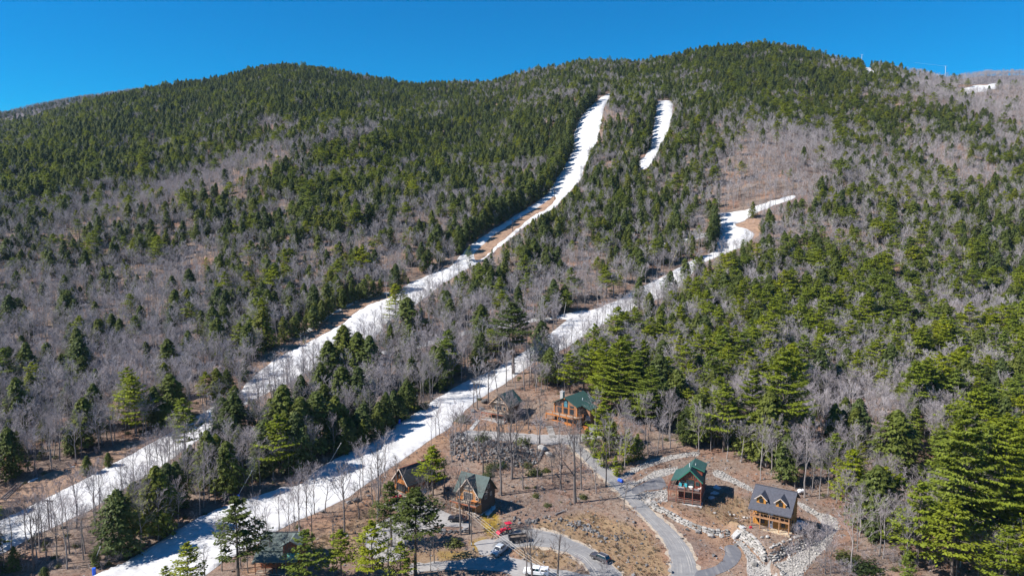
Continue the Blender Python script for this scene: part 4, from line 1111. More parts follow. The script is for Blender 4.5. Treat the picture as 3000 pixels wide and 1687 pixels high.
def all_trees():
    rng = RNG
    T = []          # kind, x, y, z, height, key label
    kx = []
    names = {'open_bare': 14, 'bare': 14, 'vase_bare': 8}
    base = unproj([(k[1], k[2]) for k in KEY])
    for k, p in zip(KEY, base):
        d = p[1] * CP - p[2] * SP
        # height that reaches the top row: solve z at same x,y
        z1 = col_z(k[3], p[1])
        hh = max(2.0, z1 - p[2])
        T.append(['big_pine' if k[0] == 'pine' and hh > 21 else k[0], p[0], p[1], p[2], hh, k[4]])
    kx = base[:, :2]
    # tall evergreens lining the left edge of the upper runs
    for line, lo, hi in ((D2P([(1500, 256), (1475, 276), (1447, 312), (1437, 348), (1432, 385), (1408, 432), (1385, 468), (1370, 490), (1340, 510), (1295, 538), (1220, 586), (1186, 610), (1156, 638)]), 12, 17), (D2P([(1648, 256), (1643, 300), (1636, 350), (1622, 388)]), 11, 15),
                         (D2P([(1800, 560), (1806, 592), (1788, 634)]), 11, 15), (D2P([(960, 742), (868, 776), (776, 838), (710, 868)]), 8, 12), (D2P([(1050, 1028), (980, 1078), (920, 1118), (846, 1154)]), 8, 13)):
        W = unproj(densify(line, 4)[:-max(1, int(math.hypot(line[0][0] - line[-1][0], line[0][1] - line[-1][1]) / 4))])[:, :2]; last = None
        for w in W:
            if last is not None and np.hypot(*(w - last)) < rng.uniform(2.6, 5.2): continue
            last = w; x, y = w[0] - rng.uniform(.5, 3.5), w[1] + rng.normal(0, 1.0)
            T.append(['hemlock', x, y, h1(x, y), rng.uniform(lo, hi), None])
    kx = np.concatenate([kx, np.array([(t[1], t[2]) for t in T[len(KEY):]])])
    g = 4.0
    xs = np.arange(-1050, 1050, g); ys = np.arange(152, 1370, g)
    X, Y = np.meshgrid(xs, ys); X = X.ravel() + rng.uniform(-.46, .46, X.size) * g; Y = Y.ravel() + rng.uniform(-.46, .46, Y.size) * g
    m = np.abs(X) < 0.80 * Y + 12
    X, Y = X[m], Y[m]
    R = np.interp(X / Y, _cs, _cr); m = Y < R + 25
    X, Y = X[m], Y[m]; Z = H(X, Y)
    U, V, D = proj(X, Y, Z)
    # scattered bare trees among the cabins, clear of roads, houses and cars
    c = inpoly(U, V, CLEAR) & (rng.uniform(0, 1, len(X)) < .13)
    for p in [DRIVE_E, DRIVE_R, DRIVE_D, LINK_D, LINK_C, ROAD_L + ROAD_R[::-1], LOW_OUT + LOW_IN[::-1], LOW2_T + LOW2_B[::-1], DRIVE_UP_T + DRIVE_UP_B[::-1], T1_TOP, T3]: c &= ~inpoly(U, V, p)
    for a, b, e, f in ((1385, 1130, 1555, 1268), (1590, 1120, 1800, 1300), (1125, 1330, 1315, 1505), (1285, 1390, 1455, 1560), (1890, 1300, 2430, 1665), (725, 1530, 965, 1700), (1425, 1530, 1640, 1700), (1700, 1540, 2200, 1700), (1560, 1500, 1960, 1700)): c &= ~((U > a) & (U < e) & (V > b) & (V < f))
    for i in np.where(c)[0]: T.append(['open_bare' if rng.uniform() < .6 else 'bare', X[i], Y[i], Z[i], rng.uniform(9, 16), None])
    ok = np.ones(len(X), bool)
    for p in NO_TREE: ok &= ~inpoly(U, V, p)
    for p in PATHS: ok &= ~(inpoly(U, V - 1.5, p) & (rng.uniform(0, 1, len(X)) < .9))
    dk = np.min(np.hypot(X[:, None] - kx[None, :, 0], Y[:, None] - kx[None, :, 1]), 1)
    ok &= dk > 3.2
    # thin woods: lower right, and the low left strip
    thin = np.ones(len(X))
    thin = np.where(inpoly(U, V, [(2300, 1330), (2560, 1300), (2760, 1330), (2860, 1420), (2800, 1720), (2460, 1720), (2480, 1520)]), .45, thin)
    thin = np.where(inpoly(U, V, [(0, 1400), (350, 1500), (250, 1720), (-100, 1720)]), .75, thin)
    thin = np.where(inpoly(U, V, [(1480, 1000), (1760, 1000), (1760, 1130), (1480, 1110)]), .85, thin)
    ok &= ~inpoly(U, V, [(1725, 1120), (1990, 1150), (2010, 1250), (1860, 1335), (1750, 1260)])
    ok &= rng.uniform(0, 1, len(X)) < thin * np.interp(Y, [250, 600, 1100], [1.0, .82, .66])
    X, Y, Z, U, V, D = [a[ok] for a in (X, Y, Z, U, V, D)]
    cl = np.array([mnoise.noise(Vector((a * 0.035, b * 0.035, 1.0))) for a, b in zip(X, Y)])
    cl2 = np.array([mnoise.noise(Vector((a * 0.012, b * 0.012, 7.0))) for a, b in zip(X, Y)])
    h = np.clip((lambda f: f * .9 + (0.62 * cl + 0.45 * cl2) * np.minimum(1, f / .34))(field(HEM, U, V)), 0.01, .95)
    p = np.clip(field(PIN, U, V) * (1 + 1.1 * np.array([mnoise.noise(Vector((a * 0.03, b * 0.03, 21.0))) for a, b in zip(X, Y)])), 0, .9)
    for f, poly in STANDS:
        m = inpoly(U + 40 * cl, V + 22 * cl2, poly)
        h = np.where(m, np.minimum(h * f, .93), h); p = np.where(m, p * min(f, 1.0), p)
    r = rng.uniform(0, 1, len(X))
    kind = np.where(r < h, 0, np.where(r < h + p, 1, 2))
    shrink = np.interp(Y, [150, 500, 1000, 1350], [1.0, 0.98, .92, .80])
    hh = np.where(kind == 0, np.where(rng.uniform(0, 1, len(X)) < .16, rng.uniform(2.5, 5.5, len(X)), rng.triangular(4.5, 11.5, 20, len(X))), np.where(kind == 1, rng.triangular(7.5, 14.5, 22, len(X)), rng.triangular(8.5, 12.5, 17, len(X)))) * shrink
    hh *= np.interp(Y, [280, 420], [1.0, .84])
    # trees in front of a snow run stay low enough to leave it in view
    for p in (T1_TOP, T1_BARE, T1_BARE2, T2, T3, T3_BARE, SIDE1):
        for k in range(14):
            m = np.zeros(len(X), bool)
            for q in (.93, .75, .58):
                u2, v2, _ = proj(X, Y, Z + hh * q); m |= inpoly(u2, v2, p)
            m &= (hh > 3.0) & (cl > (.0 if p is T3 else -.5)) & ((kind < 2) | (Y > 400))
            hh = np.where(m, hh * .90, hh)
    # a second, lower storey of young hemlocks and saplings fills between the big trees
    nm = ['hemlock', 'pine', 'bare']
    for i in range(len(X)): T.append([nm[kind[i]], X[i], Y[i], Z[i], hh[i], None])
    return T
TREES = all_trees()
# ------------------------------------------------------------------ building kit
B = {
    'gold_log': simple('golden_log', (0.46, 0.205, 0.035), 0.6, 0.22, 2.5), 'red_log': simple('red_log', (0.215, 0.055, 0.036), 0.6, 0.22, 2.5),
    'brown_log': simple('brown_log', (0.27, 0.135, 0.075), 0.65, 0.3, 2.5), 'orange_wood': simple('orange_wood', (0.44, 0.16, 0.04), 0.55, 0.2, 3),
    'tan_wood': simple('tan_wood', (0.40, 0.25, 0.155), 0.7, 0.2, 3), 'chalet_wood': simple('chalet_wood', (0.34, 0.17, 0.065), 0.65, 0.25, 3),
    'dark_wood': simple('dark_wood', (0.095, 0.058, 0.038), 0.7, 0.3, 3), 'rust_wood': simple('rust_wood', (0.26, 0.082, 0.038), 0.7, 0.25, 3),
    'deck_wood': simple('deck_wood', (0.33, 0.265, 0.205), 0.8, 0.2, 4), 'dark_deck': simple('dark_deck', (0.15, 0.105, 0.085), 0.8, 0.2, 4), 'pale_trim': simple('pale_trim', (0.50, 0.42, 0.35), 0.6, 0.1, 3),
    'post_wood': simple('post_wood', (0.36, 0.19, 0.095), 0.7, 0.25, 4), 'red_post': simple('red_post', (0.23, 0.085, 0.055), 0.7, 0.25, 4),
    'green_roof': simple('green_shingles', (0.022, 0.072, 0.062), 0.8, 0.28, 2.2, 0.35, bscale=9), 'green_trim': simple('green_trim', (0.030, 0.17, 0.115), 0.5, 0.1, 3),
    'grey_roof': simple('charcoal_shingles', (0.058, 0.060, 0.075), 0.8, 0.25, 2.2, 0.35, bscale=9), 'slate_roof': simple('dark_slate_shingles', (0.060, 0.062, 0.066), 0.85, 0.3, 1.2, 0.35, bscale=9),
    'moss_roof': simple('grey_green_shingles', (0.105, 0.132, 0.122), 0.85, 0.2, 1.0, 0.3, bscale=9), 'teal_metal': simple('teal_metal', (0.13, 0.36, 0.30), 0.45, 0.1, 2),
    'concrete': simple('concrete', (0.40, 0.395, 0.385), 0.85, 0.12, 1.5), 'tan_concrete': simple('tan_concrete', (0.47, 0.37, 0.25), 0.85, 0.15, 1.5), 'white': simple('white_paint', (0.78, 0.78, 0.78), 0.5, 0.05, 2),
    'black': simple('black_frame', (0.015, 0.017, 0.02), 0.5, 0.2, 3), 'chim': simple('chimney_stone', (0.36, 0.34, 0.32), 0.9, 0.4, 4, 0.5), 'steel': simple('galvanised_steel', (0.5, 0.5, 0.5), 0.4, 0.1, 3, metallic=0.7),
    'dark_green': simple('green_door_frame', (0.02, 0.07, 0.05), 0.5, 0.1, 3),
}
def glass(name, col, rough=0.08):
    m, nt, b = nodes(name); b.inputs['Base Color'].default_value = (*col, 1); b.inputs['Roughness'].default_value = rough
    b.inputs['Specular IOR Level'].default_value = 0.9; return m
GLASS = glass('window_glass', (0.016, 0.028, 0.040)); CARGLASS = glass('car_glass', (0.010, 0.014, 0.018), 0.05)

def place(a, b):
    p = unproj([a, b]); d = p[1] - p[0]
    W = math.hypot(d[0], d[1])
    return (p[0][0], p[0][1], float(p[:, 2].mean())), math.atan2(d[1], d[0]), W

def house(name, a, b, label, cat='house'):
    loc, rz, W = place(a, b)
    o = empty(name, loc, rz); tag(o, label, cat)
    return o, W

def v3(*a): return Vector(a)

def log_wall(mb, A, Bp, n, z0, top, c=0.30, bulge=0.07, ext=0.16, alt=0):
    """courses of logs from A to Bp (local xy); top is [(t, z), ...]"""
    if isinstance(mb, Walls): mb.start()
    A, Bp, n = Vector((*A, 0)), Vector((*Bp, 0)), Vector((*n, 0)); L = (Bp - A).length; t = (Bp - A) / L
    ts = [p[0] for p in top]; zs = [p[1] for p in top]
    fine = np.linspace(0, 1, 201); zt = np.interp(fine, ts, zs)
    z = z0; k = 0
    while z < max(zs) - 0.05:
        c1 = min(c, max(zs) - z)
        m = zt >= z + c1 * 0.6
        if m.any():
            f0, f1 = fine[m][0], fine[m][-1]
            e = ext if (k + alt) % 2 else 0.0
            s0 = A + t * (L * f0 - (e if f0 == 0 else 0)); s1 = A + t * (L * f1 + (e if f1 == 1 else 0))
            prof = [(-.16, 0), (0, 0.02), (bulge, c1 * .22), (bulge, c1 * .78), (0, c1 - .02), (-.16, c1)]
            pts = [s0 + n * a + Vector((0, 0, z + b)) for a, b in prof]
            mb.extr([tuple(p) for p in pts], s1 - s0)
        z += c; k += 1

class Walls(MB):
    """collects walls; each start() begins a new part"""
    def __init__(self): super().__init__(); self.parts = []
    def start(self):
        if self.v: self.parts.append((self.v, self.f)); self.v, self.f = [], []
    def build(self, name, mat, parent=None, smooth=False):
        self.start(); o = None
        for v, f in self.parts:
            m = MB(); m.v, m.f = v, f; o = m.build(name, mat, parent)
        return o

def flat_wall(mb, A, Bp, n, z0, top, th=0.2):
    if isinstance(mb, Walls): mb.start()
    A, Bp, n = Vector((*A, 0)), Vector((*Bp, 0)), Vector((*n, 0))
    poly = [A + Vector((0, 0, z0)), Bp + Vector((0, 0, z0))] + [A + (Bp - A) * t + Vector((0, 0, z)) for t, z in reversed(top)]
    mb.extr([tuple(p) for p in poly], -n * th)

def window(par, c, t, n, w, h, fm, cols=1, rows=1, name='window', fr=0.09, gl=None, bar=0.05):
    c, t, n = Vector(c), Vector(t), Vector(n); up = Vector((0, 0, 1)); f = MB()
    c = c + n * 0.13
    for s in (-1, 1):
        f.bar(c + t * s * (w / 2) - up * (h / 2 + fr / 2), c + t * s * (w / 2) + up * (h / 2 + fr / 2), fr, 0.14)
        f.bar(c + up * s * (h / 2) - t * (w / 2 - fr / 2 - .002), c + up * s * (h / 2) + t * (w / 2 - fr / 2 - .002), 0.135, fr)
    for i in range(1, cols): x = -w / 2 + w * i / cols; f.bar(c + t * x - up * (h / 2 - fr / 2 - .003), c + t * x + up * (h / 2 - fr / 2 - .003), bar, 0.11)
    for j in range(1, rows): z = -h / 2 + h * j / rows; f.bar(c + up * z - t * (w / 2 - fr / 2 - .004), c + up * z + t * (w / 2 - fr / 2 - .004), 0.10, bar)
    fo = f.build(name, fm, par)
    g = MB(); a, b = t * (w / 2 - .004), up * (h / 2 - .004)
    q = c - n * 0.03
    g.extr([tuple(q - a - b), tuple(q + a - b), tuple(q + a + b), tuple(q - a + b)], n * 0.03)
    return fo, g.build('pane', gl or GLASS, fo)

def door(par, c, t, n, w, h, fm, leaf, glass_top=0.5):
    c, t, n = Vector(c), Vector(t), Vector(n); up = Vector((0, 0, 1))
    f = MB()
    for s in (-1, 1): f.bar(c + n * .14 + t * s * (w / 2), c + n * .14 + t * s * (w / 2) + up * (h + .05), 0.1, 0.16)
    f.bar(c + n * .14 + up * (h + .1) - t * (w / 2 + .05), c + n * .14 + up * (h + .1) + t * (w / 2 + .05), 0.155, 0.1)
    o = f.build('door', fm, par)
    g = MB(); q = c + n * .09; a = t * (w / 2 - .052)
    g.extr([tuple(q - a), tuple(q + a), tuple(q + a + up * h), tuple(q - a + up * h)], n * 0.07); g.build('door_leaf', leaf, o)
    if glass_top:
        g = MB(); q = c + n * .165 + up * (h * .5); a = t * (w * .28)
        g.extr([tuple(q - a), tuple(q + a), tuple(q + a + up * h * .4), tuple(q - a + up * h * .4)], n * 0.015); g.build('pane', GLASS, o)
    return o

def railing(par, pts, z, m, h=0.95, post_w=0.12, gap=0.16, every=1.9, thin=0.022, posts=True):
    """rail along a polyline of local xy points"""
    top, bal = MB(), MB()
    for (x0, y0), (x1, y1) in zip(pts[:-1], pts[1:]):
        L = math.hypot(x1 - x0, y1 - y0)
        top.bar((x0, y0, z + h), (x1, y1, z + h), 0.12, 0.07); top.bar((x0, y0, z + 0.12), (x1, y1, z + 0.12), 0.06, 0.05)
        n = max(1, int(L / gap))
        for i in range(1, n):
            t = i / n; bal.bar((x0 + (x1 - x0) * t, y0 + (y1 - y0) * t, z + .14), (x0 + (x1 - x0) * t, y0 + (y1 - y0) * t, z + h - .03), thin)
        k = max(1, round(L / every))
        for i in range(k + 1):
            t = i / k
            if posts: MB().bar((x0 + (x1 - x0) * t, y0 + (y1 - y0) * t, z - .1), (x0 + (x1 - x0) * t, y0 + (y1 - y0) * t, z + h + .08), post_w).build('rail_post', m, par)
    top.build('handrail', m, par)
    b = bal.build('balusters', m, par); b['kind'] = 'stuff'

def post(par, x, y, z0, z1, m, w=0.18): return MB().bar((x, y, z0), (x, y, z1), w).build('post', m, par)

def roof_plane(mb, pts, t=0.22): mb.slab(pts, t)

# ------------------------------------------------------------------ yellow log house with dormers
def yellow_house():
    o, W = house('log_house', (2197, 1539), (2311, 1570), 'yellow log house with charcoal roof and two front dormers')
    MB().box(-.2, W + .3, -.5, 2.1, -1.5, .06).build('patio', B['tan_concrete'], o)
    MB().box(.25, W - .25, 2.12, 8.7, -1.8, .10).build('foundation', B['concrete'], o)
    sl = .69; ze, ye, yr = 4.75, -.55, 5.5; zr = ze + (yr - ye) * sl; yb = 9.3; zb = zr - (yb - yr) * sl
    rz = lambda y: ze + (y - ye) * sl if y < yr else zr - (y - yr) * sl
    L, R = .3, W - .3
    w = Walls()
    log_wall(w, (L, 2.0), (R, 2.0), (0, -1), .1, [(0, rz(2) - .3), (1, rz(2) - .3)])
    log_wall(w, (R, 8.7), (L, 8.7), (0, 1), .1, [(0, rz(8.7) - .3), (1, rz(8.7) - .3)])
    w.build('wall', B['gold_log'], o)
    for (xa, s) in ((L, -1), (R, 1)):
        g = MB(); prof = [(0, rz(2) - .25), ((yr - 2) / 6.7, zr - .25), (1, rz(8.7) - .25)]
        log_wall(g, (xa, 2.0), (xa, 8.7), (s, 0), .1, prof, alt=1)
        g.build('gable_wall', B['gold_log'], o)
    rf = MB()
    x0, x1 = -.45, W + .45
    roof_plane(rf, [(x0, ye, ze), (x1, ye, ze), (x1, yr, zr), (x0, yr, zr)]); roof_plane(rf, [(x0, yr, zr), (x1, yr, zr), (x1, yb, zb), (x0, yb, zb)])
    ro = rf.build('roof', B['grey_roof'], o)
    MB().bar((x0, yr, zr + .03), (x1, yr, zr + .03), .3, .08).build('ridge_cap', B['grey_roof'], ro)
    MB().box(0, W, -.15, 1.95, 2.72, 2.92).build('deck_floor', B['post_wood'], o)
    for i in range(5): post(o, .1 + (W - .2) * i / 4, 0, -.3, rz(0) - .22, B['post_wood'])
    railing(o, [(0.1, 0), (W - .1, 0)], 2.92, B['post_wood'], gap=.95, thin=.07, posts=False)
    railing(o, [(0.1, 0.1), (0.1, 1.9)], 2.92, B['post_wood'], gap=.95, thin=.07, posts=False)
    railing(o, [(W - .1, 0.1), (W - .1, 1.9)], 2.92, B['post_wood'], gap=.95, thin=.07, posts=False)
    F = ((1, 0, 0), (0, -1, 0))
    for z in (1.45, 4.25):
        for x in (.20, .275, .80): window(o, (W * x, 2.0, z), *F, .85, 1.15, B['black'], 1, 2)
    for z in (.1, 2.95): door(o, (W * .48, 2.0, z), *F, 1.0, 2.1, B['white'], B['white'])
    for z in (1.5, 4.2): window(o, (R, 4.2, z), (0, 1, 0), (1, 0, 0), .8, 1.1, B['black'], 1, 2)
    for xc in (W * .235, W * .735):
        y0 = 1.3; hw = 1.1; zb0 = rz(y0) - .15; zs = zb0 + 1.35; zp = zs + .95; sd = .95 / hw
        d = MB(); log_wall(d, (xc - hw, y0), (xc + hw, y0), (0, -1), zb0, [(0, zs), (.5, zp - .1), (1, zs)], c=.24, ext=.0)
        yk = ye + (zs - ze) / sl
        for s in (-1, 1):
            d.extr([(xc + s * hw, y0, zb0), (xc + s * hw, yk, zs), (xc + s * hw, y0, zs)], (-s * .12, 0, 0))
        dm = d.build('dormer', B['gold_log'], o)
        r = MB(); ov = .42; yf = y0 - .42
        ypk = ye + (zp + .1 - ze) / sl; zev = zs + .1 - ov * sd; yev = ye + (zev - ze) / sl
        roof_plane(r, [(xc - hw - ov, yf, zev), (xc, yf, zp + .1), (xc, ypk, zp + .1), (xc - hw - ov, yev, zev)][::-1], .16)
        roof_plane(r, [(xc, yf, zp + .1), (xc + hw + ov, yf, zev), (xc + hw + ov, yev, zev), (xc, ypk, zp + .1)][::-1], .16)
        r.build('dormer_roof', B['grey_roof'], dm)
        t = MB(); t.bar((xc - hw - ov, yf - .03, zev - .1), (xc, yf - .03, zp), .06, .2); t.bar((xc, yf - .03, zp), (xc + hw + ov, yf - .03, zev - .1), .06, .2); t.build('fascia', B['pale_trim'], dm)
        fr, pn = window(o, (xc, y0, zb0 + .85), *F, .8, .95, B['black'], 2, 2); fr.parent = dm; pn.parent = dm
    return o

# ------------------------------------------------------------------ red log house
def red_house():
    o, W = house('log_house', (1956, 1466), (2053, 1485), 'red log house with green roof and two storey front deck')
    xl, xr, yf, yb = 2.5, W - .35, 2.7, 11.2
    MB().box(-.3, W + .3, -.5, yf, -1.6, .05).build('slab', B['concrete'], o)
    MB().box(xl, xr, yf + .1, yb, -2, .3).build('foundation', B['concrete'], o)
    xp = (xl + xr) / 2; zp, ze = 8.7, 5.55; sl = (zp - ze) / (xr - xp + .45)
    rz = lambda x: zp - abs(x - xp) * sl
    w = Walls()
    log_wall(w, (xl, yf), (xr, yf), (0, -1), .3, [(0, rz(xl) - .25), (.5, zp - .25), (1, rz(xr) - .25)])
    log_wall(w, (xr, yb), (xl, yb), (0, 1), .3, [(0, rz(xr) - .25), (.5, zp - .25), (1, rz(xl) - .25)])
    w.build('gable_wall', B['red_log'], o)
    w = Walls(); log_wall(w, (xr, yf), (xr, yb), (1, 0), .3, [(0, rz(xr) - .2), (1, rz(xr) - .2)], alt=1); log_wall(w, (xl, yb), (xl, yf), (-1, 0), .3, [(0, rz(xl) - .2), (1, rz(xl) - .2)], alt=1)
    w.build('wall', B['red_log'], o)
    rf = MB(); y0, y1 = yf - .75, yb + .5; xe = xr + .45
    xpo = .25; zk = rz(xl - .3); zl = zk - (xl - .3 - xpo) * .42
    roof_plane(rf, [(xp, y0, zp), (xe, y0, ze), (xe, y1, ze), (xp, y1, zp)]); roof_plane(rf, [(xl - .3, y0, zk), (xp, y0, zp), (xp, y1, zp), (xl - .3, y1, zk)])
    roof_plane(rf, [(xpo, y0 + .9, zl), (xl - .3, y0 + .45, zk), (xl - .3, y1, zk), (xpo, y1, zl)])
    ro = rf.build('roof', B['green_roof'], o)
    t = MB(); t.bar((xp, y0 - .04, zp - .1), (xe, y0 - .04, ze - .1), .06, .28); t.bar((xl - .3, y0 - .04, zk - .1), (xp, y0 - .04, zp - .1), .06, .28); t.build('fascia', B['green_trim'], ro)
    # raised shed dormer at the back right
    ys, zd = yf + 2.9, zp - 1.05; xd = xr + .15
    d = MB(); log_wall(d, (xr - .15, ys), (xr - .15, yb), (1, 0), rz(xr - .15) - .1, [(0, zd - .1), (1, zd - .1)])
    d.extr([(xp + .5, ys, rz(xp + .5)), (xr - .15, ys, rz(xr - .15)), (xr - .15, ys, zd - .1), (xp + .5, ys, zp - .3)], (0, .15, 0))
    dm = d.build('shed_dormer', B['red_log'], o)
    r = MB(); roof_plane(r, [(xp - .02, ys - .45, zp + .12), (xd + .35, ys - .45, zd - .02), (xd + .35, y1 + .1, zd - .02), (xp - .02, y1 + .1, zp + .12)]); r.build('dormer_roof', B['green_roof'], dm)
    t = MB(); t.bar((xp, ys - .5, zp + .02), (xd + .35, ys - .5, zd - .12), .06, .25); t.build('fascia', B['green_trim'], dm)
    for x, y in ((xp - .7, yf + 3.4), (xp + .8, yf + 4.0)):
        zz = rz(x) + .2; MB().tube((x, y, zz - .6), (x, y, zz + .85), .08).build('vent_pipe', B['white'], ro)
    # decks
    zu = 3.55
    for nm, z in (('lower_deck', .62), ('upper_deck', zu)):
        m = MB(); m.box(0, W, 0, yf - .08, z - .22, z)
        if z == zu: m.box(0, xl - .08, yf - .08, yf + 5.5, z - .22, z)
        m.build(nm, B['dark_deck'], o)
    for i in range(5): post(o, .1 + (W - .2) * i / 4, .08, -.2, zu + 1.05, B['red_post'])
    for y in (yf + 1.4, yf + 5.2): post(o, .15, y, -1.5, zl - .2 if y > 3 else zu, B['red_post'])
    post(o, .15, yf - .1, zu, zl - .05, B['red_post'])
    for z in (.62, zu):
        railing(o, [(.1, .08), (W - .1, .08)], z, B['red_post'], gap=.85 if z < 1 else .16, thin=.06 if z < 1 else .02, posts=False)
        railing(o, [(W - .1, .12), (W - .1, yf - .2)], z, B['red_post'], gap=.3, posts=False)
    railing(o, [(.1, .12), (.1, yf + 5.3)], zu, B['red_post'], gap=.2, posts=False)
    F = ((1, 0, 0), (0, -1, 0)); cw = xr - xl
    for i, f in enumerate((.30, .40, .50, .60, .70)): window(o, (xl + cw * f, yf, 6.45 + (.18 if i in (1, 2, 3) else 0)), *F, .42, .95 + (.2 if i in (1, 2, 3) else 0), B['rust_wood'])
    for f in (.17, .83): window(o, (xl + cw * f, yf, zu + 1.35), *F, .85, .85, B['dark_green'], 1, 2)
    window(o, (xl + cw * .5, yf, zu + 1.1), *F, 1.9, 2.0, B['dark_green'], 2, 1, 'sliding_door')
    window(o, (xl + cw * .5, yf, 1.75), *F, 1.9, 2.0, B['dark_green'], 2, 1, 'sliding_door')
    for y in (yf + 1.2, yf + 4, yf + 7): window(o, (xr, y, 4.6), (0, 1, 0), (1, 0, 0), .8, 1.0, B['dark_green'], 1, 2)
    window(o, (xr - .15, yb - 2, zd - .8), (0, 1, 0), (1, 0, 0), .8, .7, B['dark_green'])
    # things on the upper deck
    mat_teal = simple('teal_paint', (0.03, 0.26, 0.30), 0.5, 0.1, 2); cush = simple('pale_cushion', (0.66, 0.64, 0.60), 0.9, 0.06, 3); wick = simple('dark_wicker', (0.06, 0.05, 0.045), 0.8, 0.2, 6)
    def on(x, y, name, label, cat, group=None):
        p = o.matrix_basis @ Vector((x, y, zu)); e = empty(name, p, o.rotation_euler[2]); return tag(e, label, cat, group)
    bpy.context.view_layer.update()
    for i, x in enumerate((xl + .35, xl + 1.75)):
        e = on(x, yf - .75, 'adirondack_chair', ['teal slat chair at the left end of the red house upper deck', 'teal slat chair nearer the sliding door on the red house deck'][i], 'chair', 'teal chairs on the deck')
        MB().slab([(-.3, -.35, .38), (.3, -.35, .38), (.3, .25, .28), (-.3, .25, .28)], .05).build('seat', mat_teal, e)
        MB().extr([(-.32, .22, .25), (.32, .22, .25), (.36, .5, 1.05), (.18, .55, 1.2), (-.18, .55, 1.2), (-.36, .5, 1.05)], (0, .06, 0)).build('backrest', mat_teal, e)
        for s in (-1, 1):
            MB().box(s * .4 - .07, s * .4 + .07, -.4, .3, .55, .6).build('armrest', mat_teal, e); MB().box(s * .4 - .04, s * .4 + .04, -.36, -.28, 0, .55).build('leg', mat_teal, e)
    def sofa(x, y, w, label, turn=0):
        e = on(x, y, 'deck_sofa', label, 'outdoor sofa', 'outdoor seats on the deck'); e.rotation_euler[2] += turn
        MB().box(-w / 2, w / 2, -.4, .4, .05, .34).build('base', wick, e)
        MB().box(-w / 2 + .06, w / 2 - .06, -.42, .22, .34, .50).build('cushion', cush, e)
        MB().box(-w / 2 + .06, w / 2 - .06, .2, .4, .36, .85).build('backrest', cush, e)
        for s in (-1, 1): MB().box(s * w / 2 - .05, s * w / 2 + .05, -.4, .4, .3, .58).build('armrest', wick, e)
    sofa(xl + .9, .75, 1.7, 'pale cushioned sofa by the front rail, left part of the red house deck', math.pi)
    sofa(xr - 1.0, .7, 1.6, 'pale cushioned sofa by the front rail, right part of the red house deck', math.pi)
    sofa(xr - 2.3, .8, .8, 'single pale cushioned armchair between sofa and middle of red house deck', math.pi)
    sofa(xr - .3, 1.6, .8, 'single pale cushioned armchair against the right rail of red house deck', -math.pi / 2)
    e = on(xl + cw * .55, 1.75, 'deck_table', 'pale oval table in front of the sliding door on red house deck', 'table')
    MB().tube((0, 0, .66), (0, 0, .72), .62, n=14).build('tabletop', cush, e)
    for s in (-1, 1): MB().box(s * .35 - .04, s * .35 + .04, -.05, .05, 0, .66).build('leg', wick, e)
    return o

